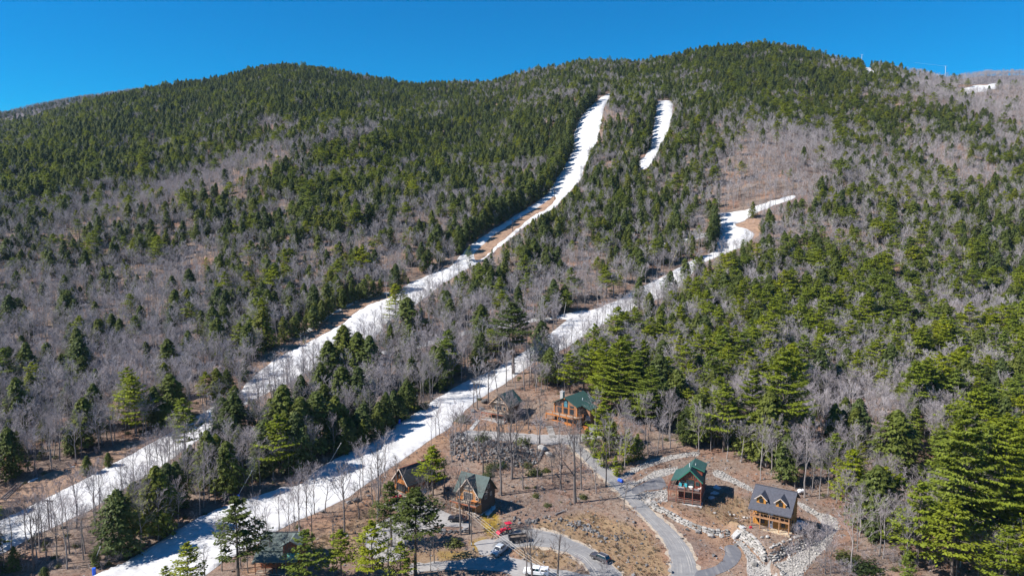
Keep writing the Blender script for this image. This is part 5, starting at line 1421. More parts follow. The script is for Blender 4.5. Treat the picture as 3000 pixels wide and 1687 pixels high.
# ------------------------------------------------------------------ orange log house with arched window
def orange_house():
    o, W = house('log_house', (1626, 1228), (1690, 1248), 'orange log house with green roof, chimney and arched front window')
    Dp = 10.2; zf = 2.8; xp = W / 2; zp, ov = 9.0, .7; sl = .52
    rz = lambda x: zp - abs(x - xp) * sl
    MB().box(0, W, .15, Dp, -2, zf - .05).build('foundation', B['dark_wood'], o)
    w = Walls(); log_wall(w, (0, 0), (W, 0), (0, -1), zf, [(0, rz(0) - .25), (.5, zp - .3), (1, rz(W) - .25)], c=.36, bulge=.1, ext=.3)
    log_wall(w, (W, Dp), (0, Dp), (0, 1), zf, [(0, rz(W) - .25), (.5, zp - .3), (1, rz(0) - .25)], c=.36, bulge=.1); w.build('gable_wall', B['brown_log'], o)
    w = Walls(); log_wall(w, (W, 0), (W, Dp), (1, 0), 0, [(0, rz(W) - .25), (1, rz(W) - .25)], c=.36, bulge=.1, alt=1); log_wall(w, (0, Dp), (0, 0), (-1, 0), 0, [(0, rz(0) - .25), (1, rz(0) - .25)], c=.36, bulge=.1, alt=1); w.build('wall', B['brown_log'], o)
    rf = MB(); y0, y1 = -.95, Dp + .6
    roof_plane(rf, [(xp, y0, zp), (W + ov, y0, zp - (W / 2 + ov) * sl), (W + ov, y1, zp - (W / 2 + ov) * sl), (xp, y1, zp)])
    roof_plane(rf, [(-ov, y0, zp - (W / 2 + ov) * sl), (xp, y0, zp), (xp, y1, zp), (-ov, y1, zp - (W / 2 + ov) * sl)])
    # catslide over the side entrance
    zw = zp - (W / 2 + ov) * sl; ya, yb2 = 2.2, 7.4
    roof_plane(rf, [(W + ov, ya, zw), (W + 3.6, ya, zw - 2.9 * .36), (W + 3.6, yb2, zw - 2.9 * .36), (W + ov, yb2, zw)])
    ro = rf.build('roof', B['green_roof'], o)
    for x, y in ((W - 1.2, 5.2), (W + 1.8, 4.9), (W - .6, 6.4)):
        z = (zp - abs(x - xp) * sl if x < W + ov else zw - (x - W - ov) * .36)
        MB().tube((x, y, z - .3), (x, y, z + .75), .09).build('vent_pipe', B['white'] if y < 6 and x < W else B['black'], ro)
    wing = Walls(); log_wall(wing, (W + .1, 3.1), (W + 3.2, 3.1), (0, -1), 0, [(0, zw - .3), (1, zw - 1.25)], c=.36); log_wall(wing, (W + 3.2, 3.1), (W + 3.2, 7.2), (1, 0), 0, [(0, zw - 1.25), (1, zw - 1.25)], c=.36, alt=1)
    wing.build('side_wing', B['brown_log'], o)
    F = ((1, 0, 0), (0, -1, 0))
    door(o, (W + 1.0, 3.1, zf * .3), *F, 1.0, 2.1, B['dark_wood'], B['rust_wood'], 0)
    for x in (W + 2.1, W + 2.8): window(o, (x, 3.1, 2.2), *F, .55, 1.2, B['white'])
    for i, f in enumerate((.22, .50, .78)):
        window(o, (W * f, 0, zf + 1.35), *F, 1.35, 1.75, B['black'], 2, 1)
        if i != 1: window(o, (W * f, 0, zf + 2.95), *F, 1.3, .75, B['black'], 1, 1)
    # arched middle window
    cx, cz, hw = W * .5, zf + 3.55, .75
    f = MB(); g = MB(); arc = [(-hw, -1.0), (hw, -1.0)] + [(hw * math.cos(a), .55 + hw * math.sin(a)) for a in np.linspace(0, math.pi, 9)]
    for (a, b), (c, d) in zip(arc, arc[1:] + arc[:1]): f.bar((cx + a, -.15, cz + b), (cx + c, -.15, cz + d), .1, .14)
    f.bar((cx - hw, -.15, cz + .55), (cx + hw, -.15, cz + .55), .08, .12)
    fo = f.build('arched_window', B['black'], o)
    g.extr([(cx + a, -.15, cz + b) for a, b in arc], (0, .04, 0)); g.build('pane', glass('blue_glass', (0.06, 0.19, 0.24), 0.2), fo)
    t = MB()
    for f_ in (.36, .64): t.bar((W * f_, -.12, zf), (W * f_, -.12, zf + 3.7), .26, .16)
    t.bar((.8, -.13, zf + 2.42), (W - .8, -.13, zf + 2.42), .14, .2)
    t.build('timber_trim', B['orange_wood'], o)
    for x in (-.08, W + .08):
        MB().bar((x, -.2, 0 if x > 0 else zf), (x, -.2, rz(0) - .45), .34).build('corner_log', B['orange_wood'], o)
    MB().tube((xp, -1.1, zp - .55), (xp, .4, zp - .55), .2, n=8).build('ridge_log', B['orange_wood'], o)
    for s, x in ((-1, .1), (1, W - .1)): MB().tube((x, -.9, rz(x) - .45), (x, .3, rz(x) - .45), .16, n=8).build('purlin_log', B['orange_wood'], o)
    # chimney on the left slope
    c = MB(); c.box(-.2, .95, 3.2, 4.4, 3, zp + .3); co = c.build('chimney', B['chim'], o)
    MB().box(-.3, 1.05, 3.1, 4.5, zp + .3, zp + .45).build('chimney_cap', B['concrete'], co); MB().tube((.37, 3.8, zp + .45), (.37, 3.8, zp + .85), .2).build('flue', B['concrete'], co)
    # deck round the front and part of the right side
    dk = MB(); P = [(-2.2, -.12), (-2.2, -2.2), (W + .2, -2.6), (W + 1.7, -1.3), (W + 1.7, 1.2), (W + .12, 1.2), (W + .12, -.12)]
    dk.slab([(x, y, zf) for x, y in P], .12); dk.build('deck_floor', B['deck_wood'], o)
    rim = MB()
    for a, b in ((1, 2), (2, 3), (3, 4)): rim.bar((*P[a], zf - .17), (*P[b], zf - .17), .14, .42)
    rim.build('rim_beam', B['orange_wood'], o)
    railing(o, [P[1], P[2], P[3], P[4]], zf, B['orange_wood'], gap=.5, every=3.2, post_w=.22, thin=.02)
    for x, y in (P[1], (W * .3, -2.3), (W * .75, -2.5), P[2], P[3], P[4]): post(o, x, y, -1.0, zf - .36, B['orange_wood'], .22)
    sk = MB(); sk.box(-.6, W + .6, -1.2, -.95, -1.8, .55); sk.box(W + .6, W + 4.6, -.4, -.15, -1.8, .35); sk.build('skirt_wall', B['orange_wood'], o)
    for f_ in (.25, .6): window(o, (W * f_, .15, 1.5), *F, 1.5, 1.5, B['black'], 2, 1, 'lower_window')
    return o

# ------------------------------------------------------------------ small cabin with a truss gable
def truss_cabin():
    o, W = house('cabin', (1440, 1222), (1489, 1234), 'small tan cabin with green roof and timber truss gable, by the snow')
    zf = 2.6; xp = W / 2; ov = .7; sl = .92; ze = zf + 2.9; zp = ze + (W / 2) * sl; Dp = 8.2
    MB().box(0, W, .1, Dp, -2, zf - .05).build('foundation', B['dark_wood'], o)
    w = Walls(); flat_wall(w, (0, 0), (W, 0), (0, -1), zf, [(0, ze), (.5, zp - .1), (1, ze)]); flat_wall(w, (W, Dp), (0, Dp), (0, 1), zf, [(0, ze), (.5, zp - .1), (1, ze)]); w.build('gable_wall', B['tan_wood'], o)
    w = Walls(); flat_wall(w, (W, .2), (W, Dp - .2), (1, 0), 0, [(0, ze), (1, ze)]); flat_wall(w, (0, Dp - .2), (0, .2), (-1, 0), 0, [(0, ze), (1, ze)]); w.build('wall', B['dark_wood'], o)
    rf = MB(); y0, y1 = -1.0, Dp + .5; zo = ze - ov * sl + .12
    roof_plane(rf, [(xp, y0, zp + .12), (W + ov, y0, zo), (W + ov, y1, zo), (xp, y1, zp + .12)]); roof_plane(rf, [(-ov, y0, zo), (xp, y0, zp + .12), (xp, y1, zp + .12), (-ov, y1, zo)])
    ro = rf.build('roof', B['green_roof'], o)
    t = MB(); t.bar((-ov, y0 - .04, zo - .12), (xp, y0 - .04, zp), .08, .3); t.bar((xp, y0 - .04, zp), (W + ov, y0 - .04, zo - .12), .08, .3); t.build('fascia', B['tan_wood'], ro)
    t = MB(); zt = ze + .5; t.bar((.4, -.7, zt), (W - .4, -.7, zt), .2, .3); t.bar((xp, -.7, zt), (xp, -.7, zp - .2), .2, .2)
    for s in (-1, 1): t.bar((xp, -.7, zt + .1), (xp + s * W * .24, -.7, zp - .9 - W * .18 * sl + .25), .18, .2)
    t.build('truss', B['pale_trim'], o)
    F = ((1, 0, 0), (0, -1, 0))
    g = MB(); g.extr([(W * .14, -.03, ze + .75), (W * .86, -.03, ze + .75), (xp, -.03, zp - .7)], (0, .02, 0)); g.build('gable_glass', GLASS, o)
    window(o, (W * .24, 0, zf + 1.35), *F, .8, 1.35, B['pale_trim']); window(o, (W * .5, 0, zf + 1.35), *F, 1.7, 1.35, B['pale_trim'], 2, 1); window(o, (W * .78, 0, zf + 1.35), *F, 1.0, 1.35, B['pale_trim'])
    MB().box(-2.6, W + .4, -2.7, -.1, zf - .16, zf).build('deck_floor', B['deck_wood'], o)
    railing(o, [(-2.5, -.2), (-2.5, -2.6), (W + .3, -2.6), (W + .3, -.2)], zf, B['black'], gap=.3, every=2.4, post_w=.09, thin=.02)
    MB().bar((-2.6, -2.72, zf - .2), (W + .4, -2.72, zf - .2), .06, .3).build('rim_beam', B['rust_wood'], o)
    for x in (-2.4, -.4, 1.6, 3.6, W + .2): post(o, x, -2.55, -1.2, zf - .16, B['rust_wood'])
    MB().box(-2.4, W, -3.0, -.1, -1.2, .12).build('patio', B['concrete'], o)
    railing(o, [(-2.4, -2.95), (W, -2.95)], .12, B['pale_trim'], gap=.6, every=2.5)
    return o

# ------------------------------------------------------------------ chalet with a pointed front gable
def pointed_chalet():
    o, W = house('chalet', (1319, 1495), (1394, 1518), 'brown chalet with grey green roof and pointed glazed front gable')
    yf, yb = 2.45, 8.9; yr = (yf + yb) / 2; zd = 3.0; ze, zr = 5.2, 8.9; sl = (zr - ze) / (yr - yf); xc = W * .5; ov = .4
    MB().box(0, W, yf + .1, yb, -2, .15).build('foundation', B['concrete'], o)
    rz = lambda y: zr - abs(y - yr) * sl
    w = Walls(); flat_wall(w, (0, yf), (W, yf), (0, -1), .15, [(0, ze), (.5 - 3.1 / W, ze), (.5, zr - .15), (.5 + 3.1 / W, ze), (1, ze)]); w.build('front_wall', B['chalet_wood'], o)
    w = Walls()
    log_wall(w, (W, yf + .2), (W, yb), (1, 0), .15, [(0, ze), (.5, zr - .2), (1, ze)], bulge=.04); log_wall(w, (0, yb), (0, yf + .2), (-1, 0), .15, [(0, ze), (.5, zr - .2), (1, ze)], bulge=.04); log_wall(w, (W, yb), (0, yb), (0, 1), .15, [(0, ze), (1, ze)], bulge=.04)
    w.build('side_wall', B['dark_wood'], o)
    rf = MB(); x0, x1 = -ov, W + ov + .25; zo = ze - .5 * sl + .1; y0 = yf - .5; y1 = yb + .5; zt = zr + .12
    hw = 3.25; zv = zt - hw * sl; yg = yf - .55
    # back slope, the two front slopes cut by the front gable, and the gable's own slopes
    roof_plane(rf, [(x0, yr, zt), (x1, yr, zt), (x1, y1, zo), (x0, y1, zo)])
    roof_plane(rf, [(xc, yr, zt), (xc + hw, y0, zo), (x1, y0, zo), (x1, yr, zt)]); roof_plane(rf, [(x0, yr, zt), (x0, y0, zo), (xc - hw, y0, zo), (xc, yr, zt)])
    roof_plane(rf, [(xc, yg, zt + .02), (xc + hw + .15, yg, zo - .05), (xc + hw + .15, y0 + .1, zo - .05), (xc, yr, zt + .02)]); roof_plane(rf, [(xc - hw - .15, yg, zo - .05), (xc, yg, zt + .02), (xc, yr, zt + .02), (xc - hw - .15, y0 + .1, zo - .05)])
    ro = rf.build('roof', simple('weathered_green_shingles', (0.062, 0.086, 0.080), 0.85, 0.2, 1.2, 0.3, bscale=9), o)
    t = MB(); t.bar((xc, yg - .04, zt - .1), (xc + hw + .15, yg - .04, zo - .15), .07, .26); t.bar((xc - hw - .15, yg - .04, zo - .15), (xc, yg - .04, zt - .1), .07, .26); t.build('fascia', B['pale_trim'], ro)
    F = ((1, 0, 0), (0, -1, 0))
    window(o, (xc, yf, zd + 1.1), *F, 2.6, 2.0, B['pale_trim'], 4, 1, 'sliding_door'); window(o, (xc - .02, yf, 6.3), *F, 2.3, .9, B['pale_trim'], 4, 1); window(o, (xc, yf, 7.35), *F, 1.1, .7, B['pale_trim'], 2, 1)
    window(o, (W * .86, yf, zd + 1.1), *F, .9, 1.2, B['pale_trim'], 1, 2); window(o, (W * .14, yf, zd + 1.1), *F, .9, 1.2, B['pale_trim'], 1, 2)
    window(o, (W, yr - 1.2, 4.2), (0, 1, 0), (1, 0, 0), .9, 1.2, B['pale_trim']); window(o, (W, yr + 1.2, 4.2), (0, 1, 0), (1, 0, 0), .7, .9, B['pale_trim']); window(o, (W, yr, 6.6), (0, 1, 0), (1, 0, 0), .8, 1.0, B['pale_trim'])
    window(o, (xc, yf, 1.3), *F, 2.2, 1.9, B['pale_trim'], 3, 1, 'lower_window')
    MB().box(-.1, W + .1, 0, yf - .05, zd - .18, zd).build('deck_floor', B['deck_wood'], o)
    MB().bar((-.1, -.04, zd - .22), (W + .1, -.04, zd - .22), .07, .34).build('rim_beam', B['rust_wood'], o)
    railing(o, [(0, yf - .1), (0, .05), (W, .05), (W, yf - .1)], zd, B['black'], gap=.14, every=1.7, post_w=.09, thin=.018)
    for i in range(5): post(o, .05 + (W - .1) * i / 4, .1, -.9, zd - .18, B['dark_wood'], .14)
    MB().box(-.1, W, .2, yf, -.6, .1).build('porch_floor', B['deck_wood'], o)
    railing(o, [(0, .15), (W * .45, .15)], .1, B['pale_trim'], gap=.4, every=1.7); railing(o, [(W * .6, .15), (W, .15)], .1, B['pale_trim'], gap=.4, every=1.7)
    st = MB()
    for k in range(4): st.box(W * .46, W * .59, -.3 * k - .28, -.3 * k + .05, -.2 * k - .22, -.2 * k - .06)
    st.build('steps', B['post_wood'], o)
    bpy.context.view_layer.update()
    for i, (x, y) in enumerate(((W * .18, 1.0), (W * .3, 1.4))):
        e = empty('deck_chair', o.matrix_basis @ Vector((x, y, zd)), o.rotation_euler[2]); tag(e, ['wooden chair at the left end of the chalet deck', 'wooden chair beside the chalet sliding door'][i], 'chair', 'chairs on the chalet deck')
        MB().box(-.3, .3, -.3, .3, .35, .42).build('seat', B['orange_wood'], e); MB().box(-.3, .3, .25, .32, .42, 1.0).build('backrest', B['orange_wood'], e)
        for sx in (-1, 1):
            for sy in (-1, 1): MB().box(sx * .26 - .03, sx * .26 + .03, sy * .26 - .03, sy * .26 + .03, 0, .35).build('leg', B['orange_wood'], e)
    e = empty('deck_table', o.matrix_basis @ Vector((W * .84, 1.2, zd)), o.rotation_euler[2]); tag(e, 'wooden picnic table at the right end of the chalet deck', 'table')
    MB().box(-.9, .9, -.4, .4, .68, .74).build('tabletop', B['orange_wood'], e)
    for sy in (-1, 1): MB().box(-.9, .9, sy * .75 - .13, sy * .75 + .13, .4, .45).build('bench', B['orange_wood'], e)
    for sx in (-1, 1): MB().box(sx * .6 - .05, sx * .6 + .05, -.8, .8, 0, .68).build('leg', B['orange_wood'], e)
    return o

# ------------------------------------------------------------------ brown roofed chalet half hidden by a pine
def brown_chalet():
    o, W = house('chalet', (1157, 1432), (1198, 1453), 'chalet with dark brown roof and orange gable, half hidden behind a pine')
    Dp = 9.5; xp = W / 2; ov = .5; ze = 3.5; sl = 1.16; zp = ze + W / 2 * sl; zo = ze - ov * sl
    MB().box(.05, W - .05, .1, Dp, -2, .1).build('foundation', B['concrete'], o)
    w = Walls(); flat_wall(w, (0, 0), (W, 0), (0, -1), .1, [(0, ze), (.5, zp - .1), (1, ze)]); flat_wall(w, (W, Dp), (0, Dp), (0, 1), .1, [(0, ze), (.5, zp - .1), (1, ze)]); w.build('gable_wall', B['orange_wood'], o)
    w = Walls(); log_wall(w, (W, .2), (W, Dp), (1, 0), .1, [(0, ze), (1, ze)], bulge=.05); log_wall(w, (0, Dp), (0, .2), (-1, 0), .1, [(0, ze), (1, ze)], bulge=.05); w.build('wall', B['rust_wood'], o)
    rf = MB(); y0, y1 = -.9, Dp + .4
    roof_plane(rf, [(xp, y0, zp + .1), (W + ov, y0, zo), (W + ov, y1, zo), (xp, y1, zp + .1)]); roof_plane(rf, [(-ov, y0, zo), (xp, y0, zp + .1), (xp, y1, zp + .1), (-ov, y1, zo)])
    ro = rf.build('roof', B['slate_roof'], o)
    t = MB(); t.bar((-ov, y0 - .04, zo - .12), (xp, y0 - .04, zp), .08, .26); t.bar((xp, y0 - .04, zp), (W + ov, y0 - .04, zo - .12), .08, .26); t.build('fascia', B['pale_trim'], ro)
    MB().bar((xp, y0, zp + .13), (xp, y1, zp + .13), .26, .06).build('ridge_cap', B['rust_wood'], ro)
    MB().tube((xp + .3, 6.5, zp - .6), (xp + .3, 6.5, zp + .7), .07).build('vent_pipe', B['white'], ro)
    F = ((1, 0, 0), (0, -1, 0))
    for f in (.36, .64): window(o, (W * f, 0, 4.7), *F, .9, 1.5, B['black'])
    window(o, (W * .5, 0, 1.5), *F, 3.2, 2.0, B['black'], 3, 1, 'sliding_door'); window(o, (W * .88, 0, 1.7), *F, .6, 1.2, B['black'])
    for y in (2.4, 6.2): window(o, (W, y, 2.0), (0, 1, 0), (1, 0, 0), .8, 1.0, B['black'])
    MB().box(-.5, W + .4, -2.6, -.1, -.9, .15).build('deck_floor', B['deck_wood'], o)
    railing(o, [(-.4, -.2), (-.4, -2.5), (W + .3, -2.5)], .15, B['pale_trim'], gap=.4)
    return o

# ------------------------------------------------------------------ low green roofed house at the bottom edge
def low_house():
    o, W = house('low_house', (757, 1676), (868, 1676), 'low red brown house with grey green roof and porch, behind bare trees')
    ze, zr, yr, yb = 4.3, 7.0, 5.2, 9.0; sl = (zr - ze) / (yr - 1.6)
    MB().box(0, W, 1.9, yb, -2, .1).build('foundation', B['concrete'], o)
    w = Walls(); log_wall(w, (0, 1.8), (W, 1.8), (0, -1), .1, [(0, ze), (1, ze)], bulge=.05); log_wall(w, (W, yb), (0, yb), (0, 1), .1, [(0, 4.2), (1, 4.2)], bulge=.05)
    pr = [(0, ze), ((yr - 1.8) / (yb - 1.8), zr - .15), (1, 4.2)]
    log_wall(w, (0, yb), (0, 1.8), (-1, 0), .1, [(0, 4.2), (1 - (yr - 1.8) / (yb - 1.8), zr - .15), (1, ze)], bulge=.05); log_wall(w, (W, 1.8), (W, yb), (1, 0), .1, pr, bulge=.05)
    w.build('wall', B['rust_wood'], o)
    rf = MB(); x0, x1 = -.5, W + .5
    roof_plane(rf, [(x0, 1.6, ze), (x1, 1.6, ze), (x1, yr, zr), (x0, yr, zr)]); roof_plane(rf, [(x0, yr, zr), (x1, yr, zr), (x1, yb + .5, 4.0), (x0, yb + .5, 4.0)])
    ro = rf.build('roof', B['moss_roof'], o)
    MB().bar((x0, yr, zr + .03), (x1, yr, zr + .03), .3, .08).build('ridge_cap', B['slate_roof'], ro)
    MB().tube((W * .9, yr + .6, zr - .8), (W * .9, yr + .6, zr + .7), .09).build('vent_pipe', B['white'], ro)
    p = MB(); roof_plane(p, [(x0 - .5, -.9, 2.85), (x1, -.9, 2.85), (x1, 1.75, 4.02), (x0 - .5, 1.75, 4.02)], .16); po = p.build('porch_roof', B['moss_roof'], o)
    p = MB(); p.slab([(W * .72, -.3, 3.23), (x1 - .1, -.3, 3.23), (x1 - .1, 1.3, 3.94), (W * .72, 1.3, 3.94)], .05); p.build('metal_panel', B['teal_metal'], po)
    # cross gable on the right
    xc, hw = W * .84, 1.9; zpk = zr - .1; zs = zpk - hw * .62; yfc = .9
    d = MB(); log_wall(d, (xc - hw, yfc + .5), (xc + hw, yfc + .5), (0, -1), 3.4, [(0, zs), (.5, zpk - .1), (1, zs)], bulge=.05, ext=0)
    for s in (-1, 1): d.extr([(xc + s * hw, yfc + .5, 3.4), (xc + s * hw, 3.2, 4.6), (xc + s * hw, 3.2, zs), (xc + s * hw, yfc + .5, zs)], (-s * .14, 0, 0))
    dm = d.build('cross_gable', B['rust_wood'], o)
    r = MB(); yk = 1.6 + (zs - .3 - ze) / sl; roof_plane(r, [(xc - hw - .5, yfc - .1, zs - .25), (xc, yfc - .1, zpk + .05), (xc, yr, zpk + .05), (xc - hw - .5, max(yk, 2.2), zs - .25)][::1], .16); roof_plane(r, [(xc, yfc - .1, zpk + .05), (xc + hw + .5, yfc - .1, zs - .25), (xc + hw + .5, max(yk, 2.2), zs - .25), (xc, yr, zpk + .05)], .16)
    r.build('gable_roof', B['moss_roof'], dm)
    F = ((1, 0, 0), (0, -1, 0)); fr, pn = window(o, (xc, yfc + .5, 4.7), *F, .9, .9, B['black'], 1, 2); fr.parent = dm; pn.parent = dm
    for f in (.15, .38, .62): window(o, (W * f, 1.8, 1.7), *F, 1.0, 1.2, B['black'], 1, 2)
    for f in (0, .25, .5, .75, 1): post(o, x0 + .1 + (x1 - x0 - .2) * f, -.7, -.4, 2.75, B['rust_wood'], .16)
    MB().box(x0, x1, -.9, 1.75, -.9, .08).build('porch_floor', B['deck_wood'], o)
    railing(o, [(x0 + .1, -.7), (W * .4, -.7)], .08, B['rust_wood'], gap=.3)
    return o

HOUSES = [f() for f in (yellow_house, red_house, orange_house, truss_cabin, pointed_chalet, brown_chalet, low_house)]
# ------------------------------------------------------------------ stones
import bmesh
def rock_mesh(name, rng, npts=13, flat=1.0, mat=None, box=False):
    bm = bmesh.new()
    P = rng.normal(0, 1, (npts, 3)); P = norm(P)
    if box: P = np.sign(P) * np.abs(P) ** 0.45
    P *= rng.uniform(.85, 1.1, (npts, 1)) * np.array([1, 1, flat]) * .5
    for p in P: bm.verts.new(p)
    r = bmesh.ops.convex_hull(bm, input=bm.verts)
    bmesh.ops.delete(bm, geom=[g for g in r['geom_interior'] if isinstance(g, bmesh.types.BMVert)], context='VERTS')
    bmesh.ops.recalc_face_normals(bm, faces=bm.faces)
    me = bpy.data.meshes.new(name); bm.to_mesh(me); bm.free()
    if mat: me.materials.append(mat)
    return me
_rr = np.random.default_rng(5)
WALL_STONE = [rock_mesh('stone', _rr, 18, 1.0, M['stone'], True) for _ in range(8)]
LEDGE_STONE = [rock_mesh('stone', _rr, 15, .8, M['grey_stone']) for _ in range(8)]
BOULDER = [rock_mesh('boulder', _rr, 26, .75, M['stone']) for _ in range(5)]
DARKB = [rock_mesh('boulder', _rr, 26, .75, M['grey_stone']) for _ in range(5)]

def stone_part(me, par, loc, sc, rot, name='stone'):
    o = bpy.data.objects.new(name, me); link(o, par)
    o.location = loc; o.scale = sc; o.rotation_euler = rot
    return o

def boulder_wall(line, courses, label, name='boulder_wall', hgt=.46, ln=(.8, 1.5), seed=1, sets=WALL_STONE, back=.2, taper=0.0):
    r = np.random.default_rng(seed)
    P = np.array(line); seg = np.hypot(*np.diff(P, axis=0).T); cum = np.concatenate([[0], np.cumsum(seg)])
    c = P.mean(0); root = empty(name, (c[0], c[1], h1(c[0], c[1]))); tag(root, label, 'stone wall')
    for k in range(courses):
        s = r.uniform(0, .5) + taper * k
        while s < cum[-1] - taper * k:
            w = r.uniform(*ln); q = min(s + w / 2, cum[-1] - .01); i = min(np.searchsorted(cum, q) - 1, len(seg) - 1); i = max(i, 0)
            t = (q - cum[i]) / seg[i]; p = P[i] * (1 - t) + P[i + 1] * t; d = (P[i + 1] - P[i]) / seg[i]; n = np.array([-d[1], d[0]])
            p = p + n * (back * k - .25 + r.normal(0, .05))
            fx = P[i] * (1 - t) + P[i + 1] * t - n * .6
            z = h1(fx[0], fx[1]) + hgt * (k + .45) + r.normal(0, .03)
            stone_part(sets[int(r.integers(len(sets)))], root, (p[0] - c[0], p[1] - c[1], z - root.location.z), (w * 1.02, .9 * r.uniform(.8, 1.2), hgt * 1.12 * r.uniform(.9, 1.15)), (r.normal(0, .06), r.normal(0, .06), math.atan2(d[1], d[0]) + r.normal(0, .1)))
            s += w * .97
    return root
boulder_wall(W1w, 3, 'long pale boulder retaining wall curving below the red log house', seed=2, taper=.4)
boulder_wall(W2w[:4], 5, 'stacked pale boulder retaining wall below the yellow log house patio', seed=3, taper=.35, hgt=.48)
boulder_wall(W2w[3:], 6, 'terraced boulder wall running right from the corner below the yellow log house', seed=4, back=.34, hgt=.44, taper=.35)
boulder_wall(W4w, 2, 'low grey boulder wall in front of the parked black car', seed=6, sets=LEDGE_STONE, hgt=.42)

def embankment():
    r = np.random.default_rng(9)
    poly = [(1322, 1278), (1345, 1268), (1400, 1292), (1450, 1296), (1500, 1300), (1560, 1318), (1590, 1325), (1580, 1358), (1520, 1368), (1450, 1362), (1395, 1354), (1350, 1352), (1318, 1330)]
    W = unproj(densify(poly, 8))[:, :2]; x0, y0 = W.min(0); x1, y1 = W.max(0); c = W.mean(0)
    root = empty('rock_embankment', (c[0], c[1], h1(*c))); tag(root, 'slope of tumbled grey rocks below the upper gravel drive', 'rock slope')
    pts = []
    while len(pts) < 290:
        p = np.array([r.uniform(x0, x1), r.uniform(y0, y1)])
        if inpoly(p[0], p[1], W) and all(np.hypot(*(p - q)) > .72 for q in pts): pts.append(p)
        elif r.uniform() < .001: break
        if len(pts) > 200 and r.uniform() < .002: break
    for p in pts:
        s = r.uniform(.6, 1.5)
        stone_part(LEDGE_STONE[int(r.integers(8))], root, (p[0] - c[0], p[1] - c[1], h1(*p) - root.location.z + .18 * s), (s * r.uniform(.8, 1.3), s, s * r.uniform(.6, 1.0)), tuple(r.uniform(0, 6.28, 3)))
    V = []; F = []
    for _ in range(1100):
        p = np.array([r.uniform(x0, x1), r.uniform(y0, y1)])
        if not inpoly(p[0], p[1], W): continue
        me = LEDGE_STONE[int(r.integers(8))]; s = r.uniform(.25, .6); o = len(V); a = r.uniform(0, 6.28)
        z = h1(*p) - root.location.z + .05
        for v in me.vertices:
            V.append((p[0] - c[0] + s * (v.co.x * math.cos(a) - v.co.y * math.sin(a)), p[1] - c[1] + s * (v.co.x * math.sin(a) + v.co.y * math.cos(a)), z + s * v.co.z))
        F += [tuple(i + o for i in f.vertices) for f in me.polygons]
    me = bpy.data.meshes.new('rubble'); me.from_pydata(V, [], F); me.materials.append(M['grey_stone'])
    link(bpy.data.objects.new('rubble', me), root)['kind'] = 'stuff'
embankment()

# riprap, loose gravel and leaf debris: uncountable cover -------------------------------
def cover_coll(key, meshes):
    c = bpy.data.collections.new('cover_' + key)
    for i, me in enumerate(meshes): c.objects.link(bpy.data.objects.new(key + '_%d' % i, me))
    return c
RIP = cover_coll('riprap', [rock_mesh('riprap', _rr, 11, .8, M['stone']) for _ in range(7)])
def cover(name, coll, polys, n_per_m2, size, seed, flat=1.0, lift=.0, tumble=True, n=7, avoid=()):
    r = np.random.default_rng(seed); PTS = []
    for poly in polys:
        W = unproj(densify(poly, 10))[:, :2]; x0, y0 = W.min(0); x1, y1 = W.max(0)
        k = int((x1 - x0) * (y1 - y0) * n_per_m2)
        p = np.column_stack([r.uniform(x0, x1, k), r.uniform(y0, y1, k)]); PTS.append(p[inpoly(p[:, 0], p[:, 1], W)])
    p = np.concatenate(PTS); z = H(p[:, 0], p[:, 1])
    if avoid:
        u, v, _ = proj(p[:, 0], p[:, 1], z); m = np.ones(len(p), bool)
        for a in avoid: m &= ~inpoly(u, v, a)
        p, z = p[m], z[m]
    k = len(p); s = size * r.lognormal(0, .35, k)
    scatter(name, coll, np.column_stack([p, z + lift + s * .12]), r.uniform(0, 6.28, (k, 3)) if tumble else np.column_stack([np.zeros(k), np.zeros(k), r.uniform(0, 6.28, k)]), np.column_stack([s, s, s * flat]), r.integers(0, n, k))
RIPS = [[(1812, 1432), (1826, 1412), (1868, 1408), (1920, 1378), (1985, 1366), (1990, 1380), (1950, 1394), (1905, 1402), (1850, 1428), (1832, 1440)],
        [(1812, 1402), (1830, 1384), (1900, 1348), (1980, 1330), (2048, 1321), (2050, 1333), (1985, 1343), (1910, 1364), (1850, 1388), (1828, 1404)],
        [(1860, 1454), (1880, 1442), (1935, 1436), (1957, 1432), (1958, 1468), (1912, 1474), (1902, 1486), (1880, 1470)],
        [(2090, 1374), (2112, 1378), (2160, 1405), (2207, 1430), (2207, 1443), (2160, 1422), (2110, 1400), (2085, 1388)],
        [(2332, 1468), (2352, 1472), (2400, 1502), (2432, 1508), (2454, 1522), (2458, 1545), (2432, 1592), (2384, 1642), (2342, 1700), (2190, 1700), (2190, 1640), (2172, 1602), (2150, 1582), (2170, 1582), (2200, 1612), (2232, 1650), (2290, 1646), (2350, 1612), (2398, 1572), (2412, 1540), (2390, 1512), (2345, 1486)]]
cover('riprap', RIP, RIPS, 8.0, .38, 31)
RIPG = [sheet('gravel_bed', simple('pale_gravel', (0.30, 0.28, 0.255), 0.95, 0.25, 2.0, 0.5), p, lift=.02, edge_lift=.0, rough=.4, spacing=.008, step=6) for p in RIPS]
